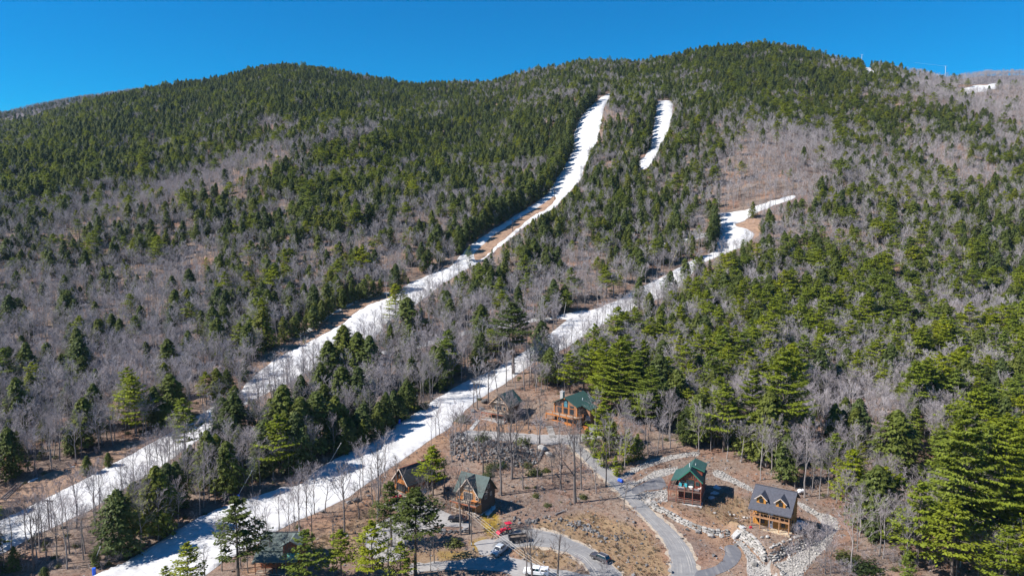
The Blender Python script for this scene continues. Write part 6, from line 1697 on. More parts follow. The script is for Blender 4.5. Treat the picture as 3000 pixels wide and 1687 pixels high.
# debris of the open slopes: stones, sticks and leaf clumps
def debris_mesh(kind, r):
    S = Soup()
    if kind == 'stick':
        k = 5; a = r.uniform(0, 6.28, k); P0 = np.column_stack([r.normal(0, .5, k), r.normal(0, .5, k), np.full(k, .06)]); L = r.uniform(.5, 1.6, k)
        spikes(S, P0, P0 + np.column_stack([np.cos(a) * L, np.sin(a) * L, r.uniform(0, .25, k)]), np.full(k, .035)); return soup_mesh('stick', S, M['twig'])
    k = 22; C = np.column_stack([r.normal(0, .35, k), r.normal(0, .35, k), r.uniform(.02, .16, k)]); up = norm(np.array([0, 0, 1.0]) + r.normal(0, .5, (k, 3))); al = r.normal(0, 1, (k, 3)); al -= up * (al * up).sum(1, keepdims=True)
    leafs(S, C, al, up, r.uniform(.16, .34, k), r.uniform(.12, .22, k), r, r.uniform(0, 1, k)); return soup_mesh('leaf_clump', S, LEAF)
LEAF = foliage_mat('dead_leaves', [(0.20, 0.105, 0.065), (0.36, 0.20, 0.13), (0.27, 0.155, 0.10), (0.42, 0.27, 0.19)], .4)
DRYG = foliage_mat('dry_grass', [(0.22, 0.165, 0.105), (0.29, 0.225, 0.145), (0.20, 0.14, 0.09)], .4)
_dr = np.random.default_rng(77)
DEB = cover_coll('debris', [debris_mesh('leaf', _dr) for _ in range(4)] + [debris_mesh('stick', _dr) for _ in range(2)] + [rock_mesh('pebble', _dr, 10, .7, M['grey_stone'])])
ROADS = [DRIVE_E, DRIVE_R, DRIVE_D, LINK_D, LINK_C, ROAD_L + ROAD_R[::-1], LOW_OUT + LOW_IN[::-1], LOW2_T + LOW2_B[::-1], DRIVE_UP_T + DRIVE_UP_B[::-1]]
SNOWS = [T1_TOP, T3]
cover('leaf_litter', DEB, [[(1080, 1420), (1340, 1230), (1560, 1110), (1760, 1110), (1900, 1320), (2300, 1300), (2560, 1260), (3100, 1250), (3100, 1720), (600, 1720)]], 1.1, .62, 41, avoid=ROADS + SNOWS + RIPS)
cover('leaf_litter', DEB, [[(-100, 1150), (900, 900), (1500, 850), (1250, 1150), (500, 1720), (-100, 1720)]], .22, .8, 43, avoid=SNOWS)
cover('snow_litter', DEB, [T1_TOP, T3], .010, .42, 44)
def tuft(r):
    S = Soup(); k = 16; a = r.uniform(0, 6.28, k); P0 = np.column_stack([r.normal(0, .12, k), r.normal(0, .12, k), np.zeros(k)]); L = r.uniform(.2, .5, k)
    spikes(S, P0, P0 + np.column_stack([np.cos(a) * L * .6, np.sin(a) * L * .6, L]), np.full(k, .035)); return soup_mesh('grass_tuft', S, DRYG)
TUF = cover_coll('tufts', [tuft(_dr) for _ in range(4)])
cover('dry_grass', TUF, [[(1560, 1540), (1740, 1500), (1905, 1560), (1975, 1687), (1990, 1720), (1790, 1720), (1700, 1600)], [(2030, 1480), (2130, 1440), (2200, 1470), (2195, 1540), (2100, 1540), (1960, 1480)], [(1490, 1605), (1600, 1600), (1700, 1640), (1710, 1670), (1560, 1660)], [(900, 1600), (1120, 1450), (1160, 1480), (1060, 1620)]], 0.7, .75, 45, n=4, tumble=False, avoid=ROADS)
cover('brush', FAR['shrub'], [[(1380, 1395), (1560, 1340), (1640, 1400), (1660, 1490), (1500, 1520), (1430, 1480)], [(1340, 1395), (1450, 1390), (1520, 1370), (1600, 1340)], [(2150, 1590), (2200, 1640), (2160, 1660)], [(2280, 1560), (2420, 1530), (2480, 1560), (2500, 1720), (2330, 1720), (2390, 1620)], [(1700, 1130), (1800, 1200), (1880, 1320), (2060, 1318), (2200, 1360), (2330, 1440), (2300, 1330), (1900, 1250)]], .035, .62, 47, n=4, tumble=False, avoid=ROADS + RIPS)

# single boulders -------------------------------------------------------------------
def boulder(u, v, w, label, dark=False, flat=1.0, group='loose boulders'):
    p = unproj([(u, v)])[0]; r = _rr
    m = (DARKB if dark else BOULDER)[int(r.integers(5))]
    o = link(bpy.data.objects.new('boulder', m)); o.location = (p[0], p[1], p[2] + w * .2 * flat); o.scale = (w, w * r.uniform(.7, .95), w * .8 * flat); o.rotation_euler = (r.normal(0, .2), r.normal(0, .2), r.uniform(0, 6.28))
    return tag(o, label, 'boulder', group)
for a in [(1741, 1268, 5.2, 'huge grey boulder at the right end of the orange log house', True), (1760, 1262, 2.6, 'boulder leaning on the huge grey boulder, its right side', True),
          (1590, 1318, 3.6, 'big pale ledge boulder between the drive end and the rock slope', False), (1608, 1335, 2.8, 'second ledge boulder right of the rock slope, beside the road junction', False),
          (1413, 1203, 2.6, 'dark boulder nearest the small truss gable cabin', True), (1386, 1206, 2.4, 'dark boulder at the snow edge left of the truss gable cabin', True), (1422, 1180, 3.4, 'large ledge boulder behind the truss gable cabin by the snow', True),
          (1369, 1235, 1.7, 'dark upright boulder below the cabin on the trail side', True), (1155, 1258, 1.8, 'dark boulder on the far edge of the lower snow trail', True),
          (2083, 1572, 1.9, 'pale flat boulder on the sand patch above the lower asphalt drive', False), (2114, 1572, 1.6, 'rounded pale boulder at the foot of the grey steps', False),
          (2139, 1508, 1.0, 'small pale boulder on the grass between the two log houses', False), (2151, 1509, .9, 'smallest pale boulder on the grass between the two log houses', False), (2094, 1504, 1.0, 'pale boulder on the grass right of the red log house', False),
          (2180, 1517, 1.1, 'pale boulder at the left corner of the yellow log house', False), (2190, 1518, 1.0, 'second pale boulder at the left corner of the yellow log house', False),
          (2248, 1574, 1.3, 'round pale boulder in front of the yellow log house', False), (2232, 1575, .9, 'small white boulder in front of the yellow log house', False), (2210, 1654, 2.0, 'white block boulder on the gravel left of the wall corner', False),
          (1044, 1468, 2.3, 'dark boulder beside the lower trail, larger of the pair', True), (1020, 1474, 1.7, 'dark boulder beside the lower trail, smaller of the pair', True), (1079, 1453, 1.2, 'small dark boulder at the left of the brown roofed chalet yard', True),
          (1856, 1531, 1.3, 'dark boulder alone on the dry grass slope left of the road', True), (2045, 1560, 1.6, 'dark boulder at the foot of the long retaining wall', True), (945, 1500, 1.4, 'dark rock at the snow edge above the low green roofed house', True),
          (1283, 1559, 1.0, 'small pale boulder left of the low grey wall by the black car', False)]:
    boulder(*a)
# outcrop of dark rocks above the lower road
def outcrop(pts, label, seed, sz=(.7, 1.6), n=40):
    r = np.random.default_rng(seed); Wp = unproj(pts); c = Wp.mean(0)
    root = empty('rock_outcrop', c); tag(root, label, 'rocks')
    for i in range(n):
        t = r.uniform(0, len(pts) - 1.001); k = int(t); p = Wp[k] * (1 - t + k) + Wp[k + 1] * (t - k); x, y = p[0] + r.normal(0, .9), p[1] + r.normal(0, .9); s = r.uniform(*sz)
        stone_part(LEDGE_STONE[int(r.integers(8))], root, (x - c[0], y - c[1], h1(x, y) - c[2] + .12 * s), (s, s * r.uniform(.6, 1), s * r.uniform(.5, .9)), tuple(r.uniform(0, 6.28, 3)))
outcrop([(1690, 1535), (1720, 1548), (1745, 1562), (1765, 1578)], 'dark broken rocks on the slope above the lower road bend', 51)
outcrop([(1795, 1568), (1812, 1576), (1822, 1580)], 'small pile of grey rocks on the dry grass above the dark car', 52, n=16, sz=(.5, 1.1))
outcrop([(1515, 1522), (1560, 1528), (1610, 1522), (1650, 1528), (1685, 1540)], 'broken ledge of grey rocks above the red tractor', 53, n=46, sz=(.6, 1.5))
outcrop([(1460, 1540), (1495, 1535), (1530, 1540), (1550, 1544)], 'pale rock pile behind the red tractor', 54, n=26, sz=(.4, 1.0))

# ------------------------------------------------------------------ snow left in house shade
def snow_patch(pix, label_unused=None):
    o = sheet('snow_patch', M['snow'], pix, lift=.32, edge_lift=.04, rough=.35, freq=.7, spacing=.004, step=3, smooth_it=1); return o
for p in ([(2322, 1546), (2334, 1522), (2352, 1524), (2371, 1535), (2360, 1541), (2347, 1550), (2330, 1556)], [(2088, 1428), (2098, 1418), (2116, 1430), (2106, 1434)], [(2080, 1446), (2092, 1437), (2110, 1444), (2096, 1448)], [(2074, 1462), (2078, 1453), (2094, 1454), (2088, 1462)],
          [(1420, 1508), (1438, 1484), (1452, 1474), (1450, 1490), (1432, 1510)], [(1232, 1438), (1240, 1428), (1252, 1432), (1248, 1442), (1236, 1444)]): snow_patch(p)

# ------------------------------------------------------------------ vehicles
TYRE = simple('tyre', (0.02, 0.02, 0.021), 0.85, 0.1, 5); RIM = simple('wheel_rim', (0.42, 0.42, 0.43), 0.35, 0.05, 3, metallic=0.8); LAMP = glass('lamp_glass', (0.5, 0.5, 0.5), 0.2); REDL = glass('tail_glass', (0.35, 0.01, 0.01), 0.2)
CHROME = simple('grille_dark', (0.04, 0.04, 0.045), 0.4, 0.1, 4)
def taper_box(mb, x0, x1, w0, z0, X0, X1, w1, z1):
    vs = [(x0, -w0, z0), (x1, -w0, z0), (x1, w0, z0), (x0, w0, z0), (X0, -w1, z1), (X1, -w1, z1), (X1, w1, z1), (X0, w1, z1)]
    return mb.add(vs, [(3, 2, 1, 0), (4, 5, 6, 7), (0, 1, 5, 4), (1, 2, 6, 5), (2, 3, 7, 6), (3, 0, 4, 7)])
def wheel(par, x, y, r, w=.24):
    o = MB().tube((0, -w / 2, 0), (0, w / 2, 0), r, n=16).build('wheel', TYRE, par); o.location = (x, y, r)
    s = 1 if y > 0 else -1
    MB().tube((0, s * (w / 2 - .02), 0), (0, s * (w / 2 + .012), 0), r * .62, n=12).build('rim', RIM, o)
def vehicle(name, u, v, head, kind, col, label, cat, L=4.7, W=1.9):
    """+x is forward; head is the heading in degrees from world +x"""
    p = unproj([(u, v)])[0]; e = empty(name, (p[0], p[1], p[2] + .07), math.radians(head)); tag(e, label, cat)
    hx = .8; gx, gy = math.cos(math.radians(head)), math.sin(math.radians(head))
    e.rotation_euler[1] = -math.atan2(h1(p[0] + gx * 2, p[1] + gy * 2) - h1(p[0] - gx * 2, p[1] - gy * 2), 4)
    m = paint(name + '_paint', col); hw = W / 2; f, r = L / 2, -L / 2
    pick = kind.startswith('pickup'); zb, zs = (.42, 1.05) if not pick else (.52, 1.22)
    b = MB()
    prof = [(r + .05, zb), (f - .1, zb), (f, zb + .25), (f - .03, zs - .14), (f - .35, zs - .02), (.25 * L * .75 + .2, zs + .04), (r + .1, zs + .04), (r, zs - .25)]
    b.extr([(x, -hw, z) for x, z in prof], (0, W, 0)); body = b.build('body', m, e)
    bv = body.modifiers.new('bevel', 'BEVEL'); bv.width = .07; bv.segments = 2
    if kind == 'suv': c0, c1, C0, C1, zt = r + .12, f - 1.25, r + .55, f - 2.05, zs + .62
    elif kind == 'sedan': c0, c1, C0, C1, zt = r + .5, f - 1.3, r + 1.25, f - 2.05, zs + .50
    else: c0, c1, C0, C1, zt = r + 1.95, f - 1.35, r + 2.1, f - 2.1, zs + .70
    c = MB(); taper_box(c, c0, c1, hw - .06, zs, C0, C1, hw - .26, zt); cab = c.build('cabin', m, e); bv = cab.modifiers.new('bevel', 'BEVEL'); bv.width = .06; bv.segments = 2
    def quad(pts, nm, mat, off): MB().extr([tuple(q) for q in pts], off).build(nm, mat, e)
    def lerp(a, b, t): return a + (b - a) * t
    lo, hi = .14, .86
    ws = lambda x0, X0, z: lerp(x0, X0, (z - zs) / (zt - zs)); wy = lambda z: lerp(hw - .06, hw - .26, (z - zs) / (zt - zs))
    z0, z1 = lerp(zs, zt, lo), lerp(zs, zt, hi)
    quad([(ws(c1, C1, z0) + .005, -wy(z0) + .1, z0), (ws(c1, C1, z0) + .005, wy(z0) - .1, z0), (ws(c1, C1, z1) + .005, wy(z1) - .08, z1), (ws(c1, C1, z1) + .005, -wy(z1) + .08, z1)], 'windscreen', CARGLASS, (.012, 0, .012))
    quad([(ws(c0, C0, z0) - .005, -wy(z0) + .1, z0), (ws(c0, C0, z0) - .005, wy(z0) - .1, z0), (ws(c0, C0, z1) - .005, wy(z1) - .08, z1), (ws(c0, C0, z1) - .005, -wy(z1) + .08, z1)][::-1], 'rear_window', CARGLASS, (-.012, 0, .008))
    for s in (-1, 1):
        a, d = ws(c0, C0, z0) + .14, ws(c1, C1, z0) - .14; A, D2 = ws(c0, C0, z1) + .12, ws(c1, C1, z1) - .12
        n = 2 if pick else 3 if kind == 'suv' else 2
        for i in range(n):
            t0, t1 = i / n + .02, (i + 1) / n - .02
            quad([(lerp(a, d, t0), s * (wy(z0) + .004), z0), (lerp(a, d, t1), s * (wy(z0) + .004), z0), (lerp(A, D2, t1), s * (wy(z1) + .004), z1), (lerp(A, D2, t0), s * (wy(z1) + .004), z1)][::s], 'side_window', CARGLASS, (0, s * .012, .004))
        quad([(f - .02, s * (hw - .42), zb + .3), (f - .02, s * (hw - .05), zb + .3), (f - .05, s * (hw - .05), zb + .48), (f - .05, s * (hw - .42), zb + .48)], 'headlight', LAMP, (.03, 0, 0))
        quad([(r + .0, s * (hw - .3), zs - .32), (r + .0, s * (hw - .03), zs - .32), (r + .04, s * (hw - .03), zs - .06), (r + .04, s * (hw - .3), zs - .06)], 'tail_light', REDL, (-.03, 0, 0))
        MB().box(f - 1.95, f - 1.72, s * (hw + .02) - (.16 if s < 0 else 0), s * (hw + .02) + (.16 if s > 0 else 0), zs + .05, zs + .22).build('mirror', m, e)
        for x in (f - .9, r + .95): wheel(e, x, s * (hw - .1), .36 if not pick else .42)
    MB().box(f - .05, f + .03, -hw + .45, hw - .45, zb + .12, zb + .5).build('grille', CHROME, e)
    MB().box(f - .1, f + .06, -hw + .06, hw - .06, zb - .05, zb + .12).build('bumper', CHROME if not pick else RIM, e)
    if kind == 'pickup':
        d = MB(); d.box(r + .12, r + 1.9, -hw + .12, hw - .12, zs - .02, zs + .055); d.build('cargo_bed', CHROME, e)
        for s in (-1, 1): MB().bar((r + .3, s * (hw - .05), zs + .42), (f - 1.9, s * (hw - .15), zt + .12), .06).build('ladder_rack', RIM, e)
        MB().bar((r + .3, -hw + .05, zs + .42), (r + .3, hw - .05, zs + .42), .06).build('rack_bar', RIM, e)
        for s in (-1, 1): MB().bar((r + .3, s * (hw - .05), zs), (r + .3, s * (hw - .05), zs + .42), .06).build('rack_post', RIM, e)
    if kind == 'pickup_cap':
        d = MB(); taper_box(d, r + .05, r + 1.93, hw - .05, zs, r + .2, r + 1.93, hw - .2, zs + .66); d = d.build('truck_cap', m, e); bv = d.modifiers.new('bevel', 'BEVEL'); bv.width = .06; bv.segments = 2
        for s in (-1, 1): quad([(r + .4, s * (hw - .062), zs + .2), (r + 1.7, s * (hw - .062), zs + .2), (r + 1.7, s * (hw - .125), zs + .5), (r + .45, s * (hw - .125), zs + .5)], 'cap_window', CARGLASS, (0, s * .02, 0))
        quad([(r + .09, -hw + .25, zs + .16), (r + .09, hw - .25, zs + .16), (r + .19, hw - .3, zs + .58), (r + .19, -hw + .3, zs + .58)], 'cap_rear_window', CARGLASS, (-.03, 0, 0))
    if kind == 'suv':
        for s in (-1, 1): MB().bar((C0 + .1, s * (hw - .36), zt + .05), (C1 - .1, s * (hw - .36), zt + .05), .05).build('roof_rail', RIM, e)
    return e
vehicle('parked_car', 1341, 1526, 172, 'sedan', (0.018, 0.018, 0.024), 'black car parked on the gravel in front of the pointed chalet', 'car', 4.7)
vehicle('pickup_truck', 1465, 1618, 238, 'pickup', (0.34, 0.37, 0.40), 'silver pickup truck with a ladder rack towing beside the dark trailer', 'pickup', 5.7, 2.0)
vehicle('suv', 1758, 1640, 138, 'suv', (0.055, 0.052, 0.058), 'dark grey estate car driving on the lower road', 'car', 4.7)
vehicle('pickup_truck', 1571, 1684, 170, 'pickup_cap', (0.78, 0.78, 0.78), 'white pickup truck with a white cap at the bottom edge', 'pickup', 5.7, 2.0)

RED = paint('tractor_red', (0.55, 0.02, 0.05)); STEELD = simple('dark_steel', (0.035, 0.035, 0.04), 0.6, 0.2, 4)
def tractor(u, v, head, label, canopy=True, name='tractor'):
    p = unproj([(u, v)])[0]; e = empty(name, p + np.array([0, 0, .05]), math.radians(head)); tag(e, label, 'tractor')
    MB().box(.1, 1.5, -.3, .3, .75, 1.25).build('hood', RED, e); MB().box(-.9, .3, -.32, .32, .6, .85).build('chassis', STEELD, e)
    MB().box(-.75, -.3, -.28, .28, .95, 1.05).build('seat', STEELD, e); MB().box(-.82, -.72, -.28, .28, 1.0, 1.45).build('seat_back', STEELD, e)
    for s in (-1, 1):
        MB().box(-1.0, -.1, s * .62 - .2, s * .62 + .2, 1.12, 1.2).build('fender', RED, e); wheel(e, -.6, s * .66, .58, .34); wheel(e, 1.1, s * .56, .36, .24)
        MB().bar((.1, s * .5, 1.15), (2.0, s * .5, .55), .1, .16).build('loader_arm', RED, e)
    k = MB(); k.extr([(1.95, -.8, .25), (2.5, -.8, .22), (2.45, -.8, .3), (2.05, -.8, .75)], (0, 1.6, 0)); k.build('bucket', RED, e)
    MB().tube((.25, 0, 1.25), (.05, 0, 1.5), .03).build('steering_column', STEELD, e); MB().tube((.0, 0, 1.49), (.03, 0, 1.52), .2, n=10).build('steering_wheel', STEELD, e)
    if canopy:
        for s in (-1, 1): MB().bar((-.9, s * .42, .9), (-.9, s * .42, 2.35), .07).build('canopy_post', STEELD, e)
        MB().box(-1.25, .35, -.7, .7, 2.35, 2.46).build('canopy', RED, e)
    return e
tractor(1484, 1560, 205, 'red tractor with a red canopy and front loader on the gravel')
tractor(1168, 1466, 190, 'small red tractor without canopy in front of the brown roofed chalet', False)

def trailer():
    p = unproj([(1517, 1585)])[0]; e = empty('dump_trailer', p + np.array([0, 0, .05]), math.radians(12)); tag(e, 'dark steel dump trailer with open box beside the silver pickup', 'trailer')
    MB().box(-2.2, 2.2, -.95, .95, .72, .84).build('floor', STEELD, e)
    for s in (-1, 1): MB().box(-2.2, 2.2, s * .95 - .05, s * .95 + .05, .845, 1.5).build('side_wall', STEELD, e)
    for x, n in ((2.2, 'front_wall'), (-2.2, 'tailgate')): MB().box(x - .05, x + .05, -.89, .89, .845, 1.5).build(n, STEELD, e)
    fr = MB()
    for s in (-1, 1): fr.bar((-2.0, s * .5, .6), (2.2, s * .5, .6), .12, .18); fr.bar((2.2, s * .5, .6), (3.5, 0, .55), .1)
    fr.build('frame', STEELD, e); MB().bar((3.3, 0, .1), (3.3, 0, .95), .09).build('jack', STEELD, e)
    for x in (-.5, .4):
        for s in (-1, 1): wheel(e, x, s * 1.1, .36, .22)
    r = np.random.default_rng(3)
    V = np.array([(x, y, 1.0 + .2 * r.uniform()) for x in np.linspace(-2.1, 2.1, 9) for y in np.linspace(-.85, .85, 5)])
    q = np.array([(i * 5 + j, (i + 1) * 5 + j, (i + 1) * 5 + j + 1, i * 5 + j + 1) for i in range(8) for j in range(4)])
    link(bpy.data.objects.new('load', np_mesh('load', V, [q], [simple('wood_chips', (0.16, 0.12, 0.09), .9, .3, 3)])), e)
trailer()

# ------------------------------------------------------------------ slope furniture
BLUEP = simple('blue_pad', (0.01, 0.10, 0.62), 0.6, 0.1, 3); POLE = simple('pale_pole', (0.55, 0.53, 0.49), 0.5, 0.1, 2); YPOLE = simple('yellow_pole', (0.60, 0.50, 0.22), 0.6, 0.1, 2); WOODP = simple('weathered_pole', (0.17, 0.14, 0.12), 0.9, 0.2, 3)
def pole_between(u0, v0, u1, v1):
    p = unproj([(u0, v0)])[0]; k = (CV - v1) / FPX; d = np.array([(u1 - CU) / FPX, CP + k * SP, -SP + k * CP]); t = p[1] / d[1]
    return p, d * t - p
def snow_gun(u0, v0, u1, v1, label, pad=None, mat=POLE, rad=.085):
    p, top = pole_between(u0, v0, u1, v1); e = empty('snow_gun', p); tag(e, label, 'snow gun', 'leaning snow guns along the trails')
    MB().tube((0, 0, -.6), tuple(top), rad, rad * .7, n=8).build('lance', mat, e)
    t = Vector(top); n = t.normalized(); MB().tube(t - n * .1, t + n * .35, rad * 1.8, rad * 1.3, n=8).build('nozzle_head', B['steel'], e)
    MB().bar((-.45, 0, -.4), (-.45, 0, .95), .1).build('hydrant', B['steel'], e); MB().bar((-.45, 0, .8), (0, 0, .9), .06).build('hose', STEELD, e)
    if pad:
        q = unproj([pad])[0] - p; MB().tube((q[0], q[1], q[2] - .2), (q[0], q[1], q[2] + 1.5), .38, n=10).build('blue_pad', BLUEP, e)
    return e
snow_gun(266, 1664, 293, 1602, 'lowest leaning white snow gun, blue pad at its foot by the lower trail', (276, 1682))
snow_gun(479, 1567, 506, 1505, 'leaning white snow gun between the two blue trail shadows')
snow_gun(690, 1458, 737, 1380, 'tall leaning white snow gun with blue pad above the brown bite in the snow', (699, 1464))
snow_gun(963, 1353, 998, 1299, 'leaning white snow gun beside the middle of the lower trail')
snow_gun(1203, 1204, 1221, 1158, 'leaning white snow gun by a low hemlock on the trail edge', (1170, 1240))
snow_gun(1650, 932, 1658, 887, 'thin grey snow gun where the narrow path meets the lower trail')
snow_gun(1963, 781, 1983, 733, 'leaning yellow snow gun beside the upper bend of the trail', None, YPOLE, .16)

def lift_tower(u, v, vt, label, mat=WOODP, r=.2, arm=2.6, group=None):
    p, top = pole_between(u, v, u, vt); h = top[2]; e = empty('lift_tower', p); tag(e, label, 'lift tower', group)
    MB().tube((0, 0, -.8), (0, 0, h), r, r * .75, n=8).build('pole', mat, e)
    MB().bar((-arm / 2, 0, h - .35), (arm / 2, 0, h - .35), .2, .24).build('crossarm', mat, e)
    for s in (-1, 1):
        MB().bar((s * arm * .42, -.3, h - .55), (s * arm * .42, .3, h - .55), .12, .2).build('sheave', STEELD, e); MB().bar((0, 0, h - 1.3), (s * arm * .3, 0, h - .45), .09).build('brace', mat, e)
    return e
lift_tower(145, 1552, 1462, 'wooden T shaped lift tower beside the long snow trail at lower left', arm=2.7)
lift_tower(1502, 679, 642, 'dark steel lift pole on the dirt strip, lower of the pair', STEELD, .22, 1.6, 'lift poles on the dirt strip')
lift_tower(1625, 585, 546, 'dark steel lift pole on the dirt strip, upper of the pair', STEELD, .22, 1.6, 'lift poles on the dirt strip')
lift_tower(1702, 524, 486, 'dark lift pole at the right edge of the upper snow run', STEELD, .22, 1.6)
lift_tower(2524, 184, 160, 'pale lift tower on the ridge above the small summit snow patch', POLE, .5, 7.0, 'lift towers on the ridge')
lift_tower(2769, 222, 194, 'pale lift tower on the ridge near the right end', POLE, .5, 7.0, 'lift towers on the ridge')

# power line over the yard --------------------------------------------------------------
def power_line():
    pa, ta = pole_between(1381, 1597, 1381, 1500); pb, tb = pole_between(1745, 1850, 1745, 1752)
    for p, t, lb in ((pa, ta, 'wooden utility pole at the edge of the gravel yard below the pointed chalet'),):
        e = empty('utility_pole', p); tag(e, lb, 'utility pole')
        MB().tube((0, 0, -.8), (0, 0, t[2]), .15, .11, n=8).build('pole', WOODP, e); MB().bar((-.9, 0, t[2] - .4), (.9, 0, t[2] - .4), .1, .12).build('crossarm', WOODP, e)
        for x in (-.8, 0, .8): MB().tube((x, 0, t[2] - .34), (x, 0, t[2] - .14), .05).build('insulator', B['white'], e)
        MB().box(-.1, .1, -.17, -.13, .3, .8).build('sign_plate', B['white'], e)
    for i, x in enumerate((-.8, 0, .8)):
        a = Vector(pa) + Vector((x, 0, ta[2] - .12 - (0 if i else .1))); b = Vector(pb) + Vector((x * 1.0, 0, tb[2] - .12)); n = 24; m = MB(); pr = None
        for k in range(n + 1):
            s = k / n; q = a.lerp(b, s) - Vector((0, 0, 1.1 * 4 * s * (1 - s)))
            if pr is not None: m.tube(pr, q, .022, n=4, caps=False)
            pr = q
        tag(m.build('power_wire', simple('bare_wire_%d' % i, (0.55, 0.53, 0.50), .5, .05, 2)), ['left pale power wire running from the pole over the silver pickup', 'middle pale power wire running from the pole over the silver pickup', 'right pale power wire running from the pole over the silver pickup'][i], 'wire', 'power wires')
power_line()
def ridge_cable():
    a, ta = pole_between(2769, 222, 2769, 194); b, tb = pole_between(2680, 214, 2680, 184); m = MB()
    m.tube(Vector(a) + Vector(ta), Vector(b) + Vector(tb), .12, n=4); tag(m.build('lift_cable', POLE), 'pale lift cable running left from the right ridge tower', 'cable')
ridge_cable()

# yard things ---------------------------------------------------------------------------
def barrel(u, v, label):
    p = unproj([(u, v)])[0]; e = empty('blue_barrel', p); tag(e, label, 'barrel')
    o = MB().tube((-.75, 0, .5), (.75, 0, .5), .5, n=14).build('drum', BLUEP, e)
    for x in (-.4, .4): MB().tube((x - .04, 0, .5), (x + .04, 0, .5), .53, n=14).build('hoop', BLUEP, e)
    MB().box(-.7, .7, -.45, .45, -.2, .08).build('cradle', B['dark_wood'], e); e.rotation_euler[2] = -.9
barrel(1818, 1412, 'bright blue barrel lying beside the paved road junction')
def tank(u, v):
    p = unproj([(u, v)])[0]; e = empty('gas_tank', p, .25); tag(e, 'white tank with a dark saddle behind the yellow log house', 'tank')
    m = MB(); V = [(-1.0, 0, .85, .15), (-.85, 0, .85, .45), (-.55, 0, .85, .6), (.55, 0, .85, .6), (.85, 0, .85, .45), (1.0, 0, .85, .15)]
    for a, b in zip(V, V[1:]): m.tube(a[:3], b[:3], a[3], b[3], n=14, caps=False)
    m.build('vessel', B['white'], e, True); MB().tube((0, 0, 1.4), (0, 0, 1.62), .24, n=10).build('dome', STEELD, e)
    for x in (-.5, .5): MB().box(x - .1, x + .1, -.45, .45, -.2, .4).build('saddle', STEELD, e)
tank(2346, 1446)
def steps(u0, v0, u1, v1, w, n, name, label, mat):
    a, b = unproj([(u0, v0), (u1, v1)]); d = b - a; L = math.hypot(d[0], d[1]); e = empty(name, a, math.atan2(d[1], d[0]) - math.pi / 2); tag(e, label, 'steps')
    for k in range(n):
        y = L * (k + .5) / n; t = L / n
        z = max(h1(a[0] + d[0] * (k + .5) / n, a[1] + d[1] * (k + .5) / n) - a[2], d[2] * (k + .5) / n) + .08
        MB().box(-w / 2, w / 2, y - t * .52, y + t * .46, z - .5, z + .06).build('tread', mat, e)
    return e
steps(2143, 1574, 2180, 1541, 1.9, 12, 'stone_steps', 'grey concrete steps climbing between the two boulder walls', B['concrete'])
steps(1380, 1258, 1402, 1230, 1.3, 9, 'garden_steps', 'flight of timber steps down from the small truss gable cabin deck', B['concrete'])
steps(1620, 1282, 1608, 1248, 2.2, 9, 'stone_steps', 'broad rough stone steps from the gravel drive to the orange log house', M['stone'])
def red_box():
    p = unproj([(2199, 1546)])[0]; e = empty('red_cooler', p); tag(e, 'small red box on the ground at the left end of the yellow house patio', 'box')
    MB().box(-.3, .3, -.2, .2, 0, .36).build('box_body', RED, e); MB().box(-.31, .31, -.21, .21, .36, .42).build('lid', RED, e)
red_box()
def logs(name, label, pts, cat='logs'):
    e = empty(name, unproj([pts[0][:2]])[0]); tag(e, label, cat)
    for u0, v0, u1, v1, r in pts:
        a, b = unproj([(u0, v0), (u1, v1)]); o = Vector(e.location)
        MB().tube(Vector(a) - o + Vector((0, 0, r)), Vector(b) - o + Vector((0, 0, r + .1)), r, r * .7, n=7).build('log', M['bark'], e)
logs('fallen_logs', 'bundle of pale fallen trunks by the blue snow scrap at lower left', [(2, 1462, 60, 1412, .16), (8, 1464, 66, 1414, .14), (15, 1466, 70, 1413, .15), (28, 1430, 54, 1405, .12)])
logs('fallen_log', 'dark fallen log lying on the leafy slope above the broken ledge', [(1628, 1507, 1656, 1498, .22)], 'log')
logs('fallen_log', 'pale fallen log along the edge of the strip above the lower trail', [(815, 1392, 890, 1375, .14)], 'log')
sheet('snow_patch', M['snow'], [(78, 1413), (92, 1404), (114, 1398), (108, 1404), (92, 1412)], lift=.2, edge_lift=.03, rough=.2, spacing=.004, step=3)
sheet('snow_patch', M['snow'], [(200, 1370), (212, 1364), (222, 1365), (212, 1371)], lift=.2, edge_lift=.03, rough=.2, spacing=.004, step=3)
def planted(u, v, h, kind, label, name, cat='shrub'):
    p = unproj([(u, v)])[0]; t, c, ph = PROTO[kind][int(_rr.integers(len(PROTO[kind])))]; e = empty(name, p, float(_rr.uniform(0, 6))); s = h / ph; e.scale = (s * 1.15, s * 1.15, s)
    tag(e, label, cat, 'shrubs around the cabins'); link(bpy.data.objects.new('stem', t), e); link(bpy.data.objects.new('foliage', c), e)
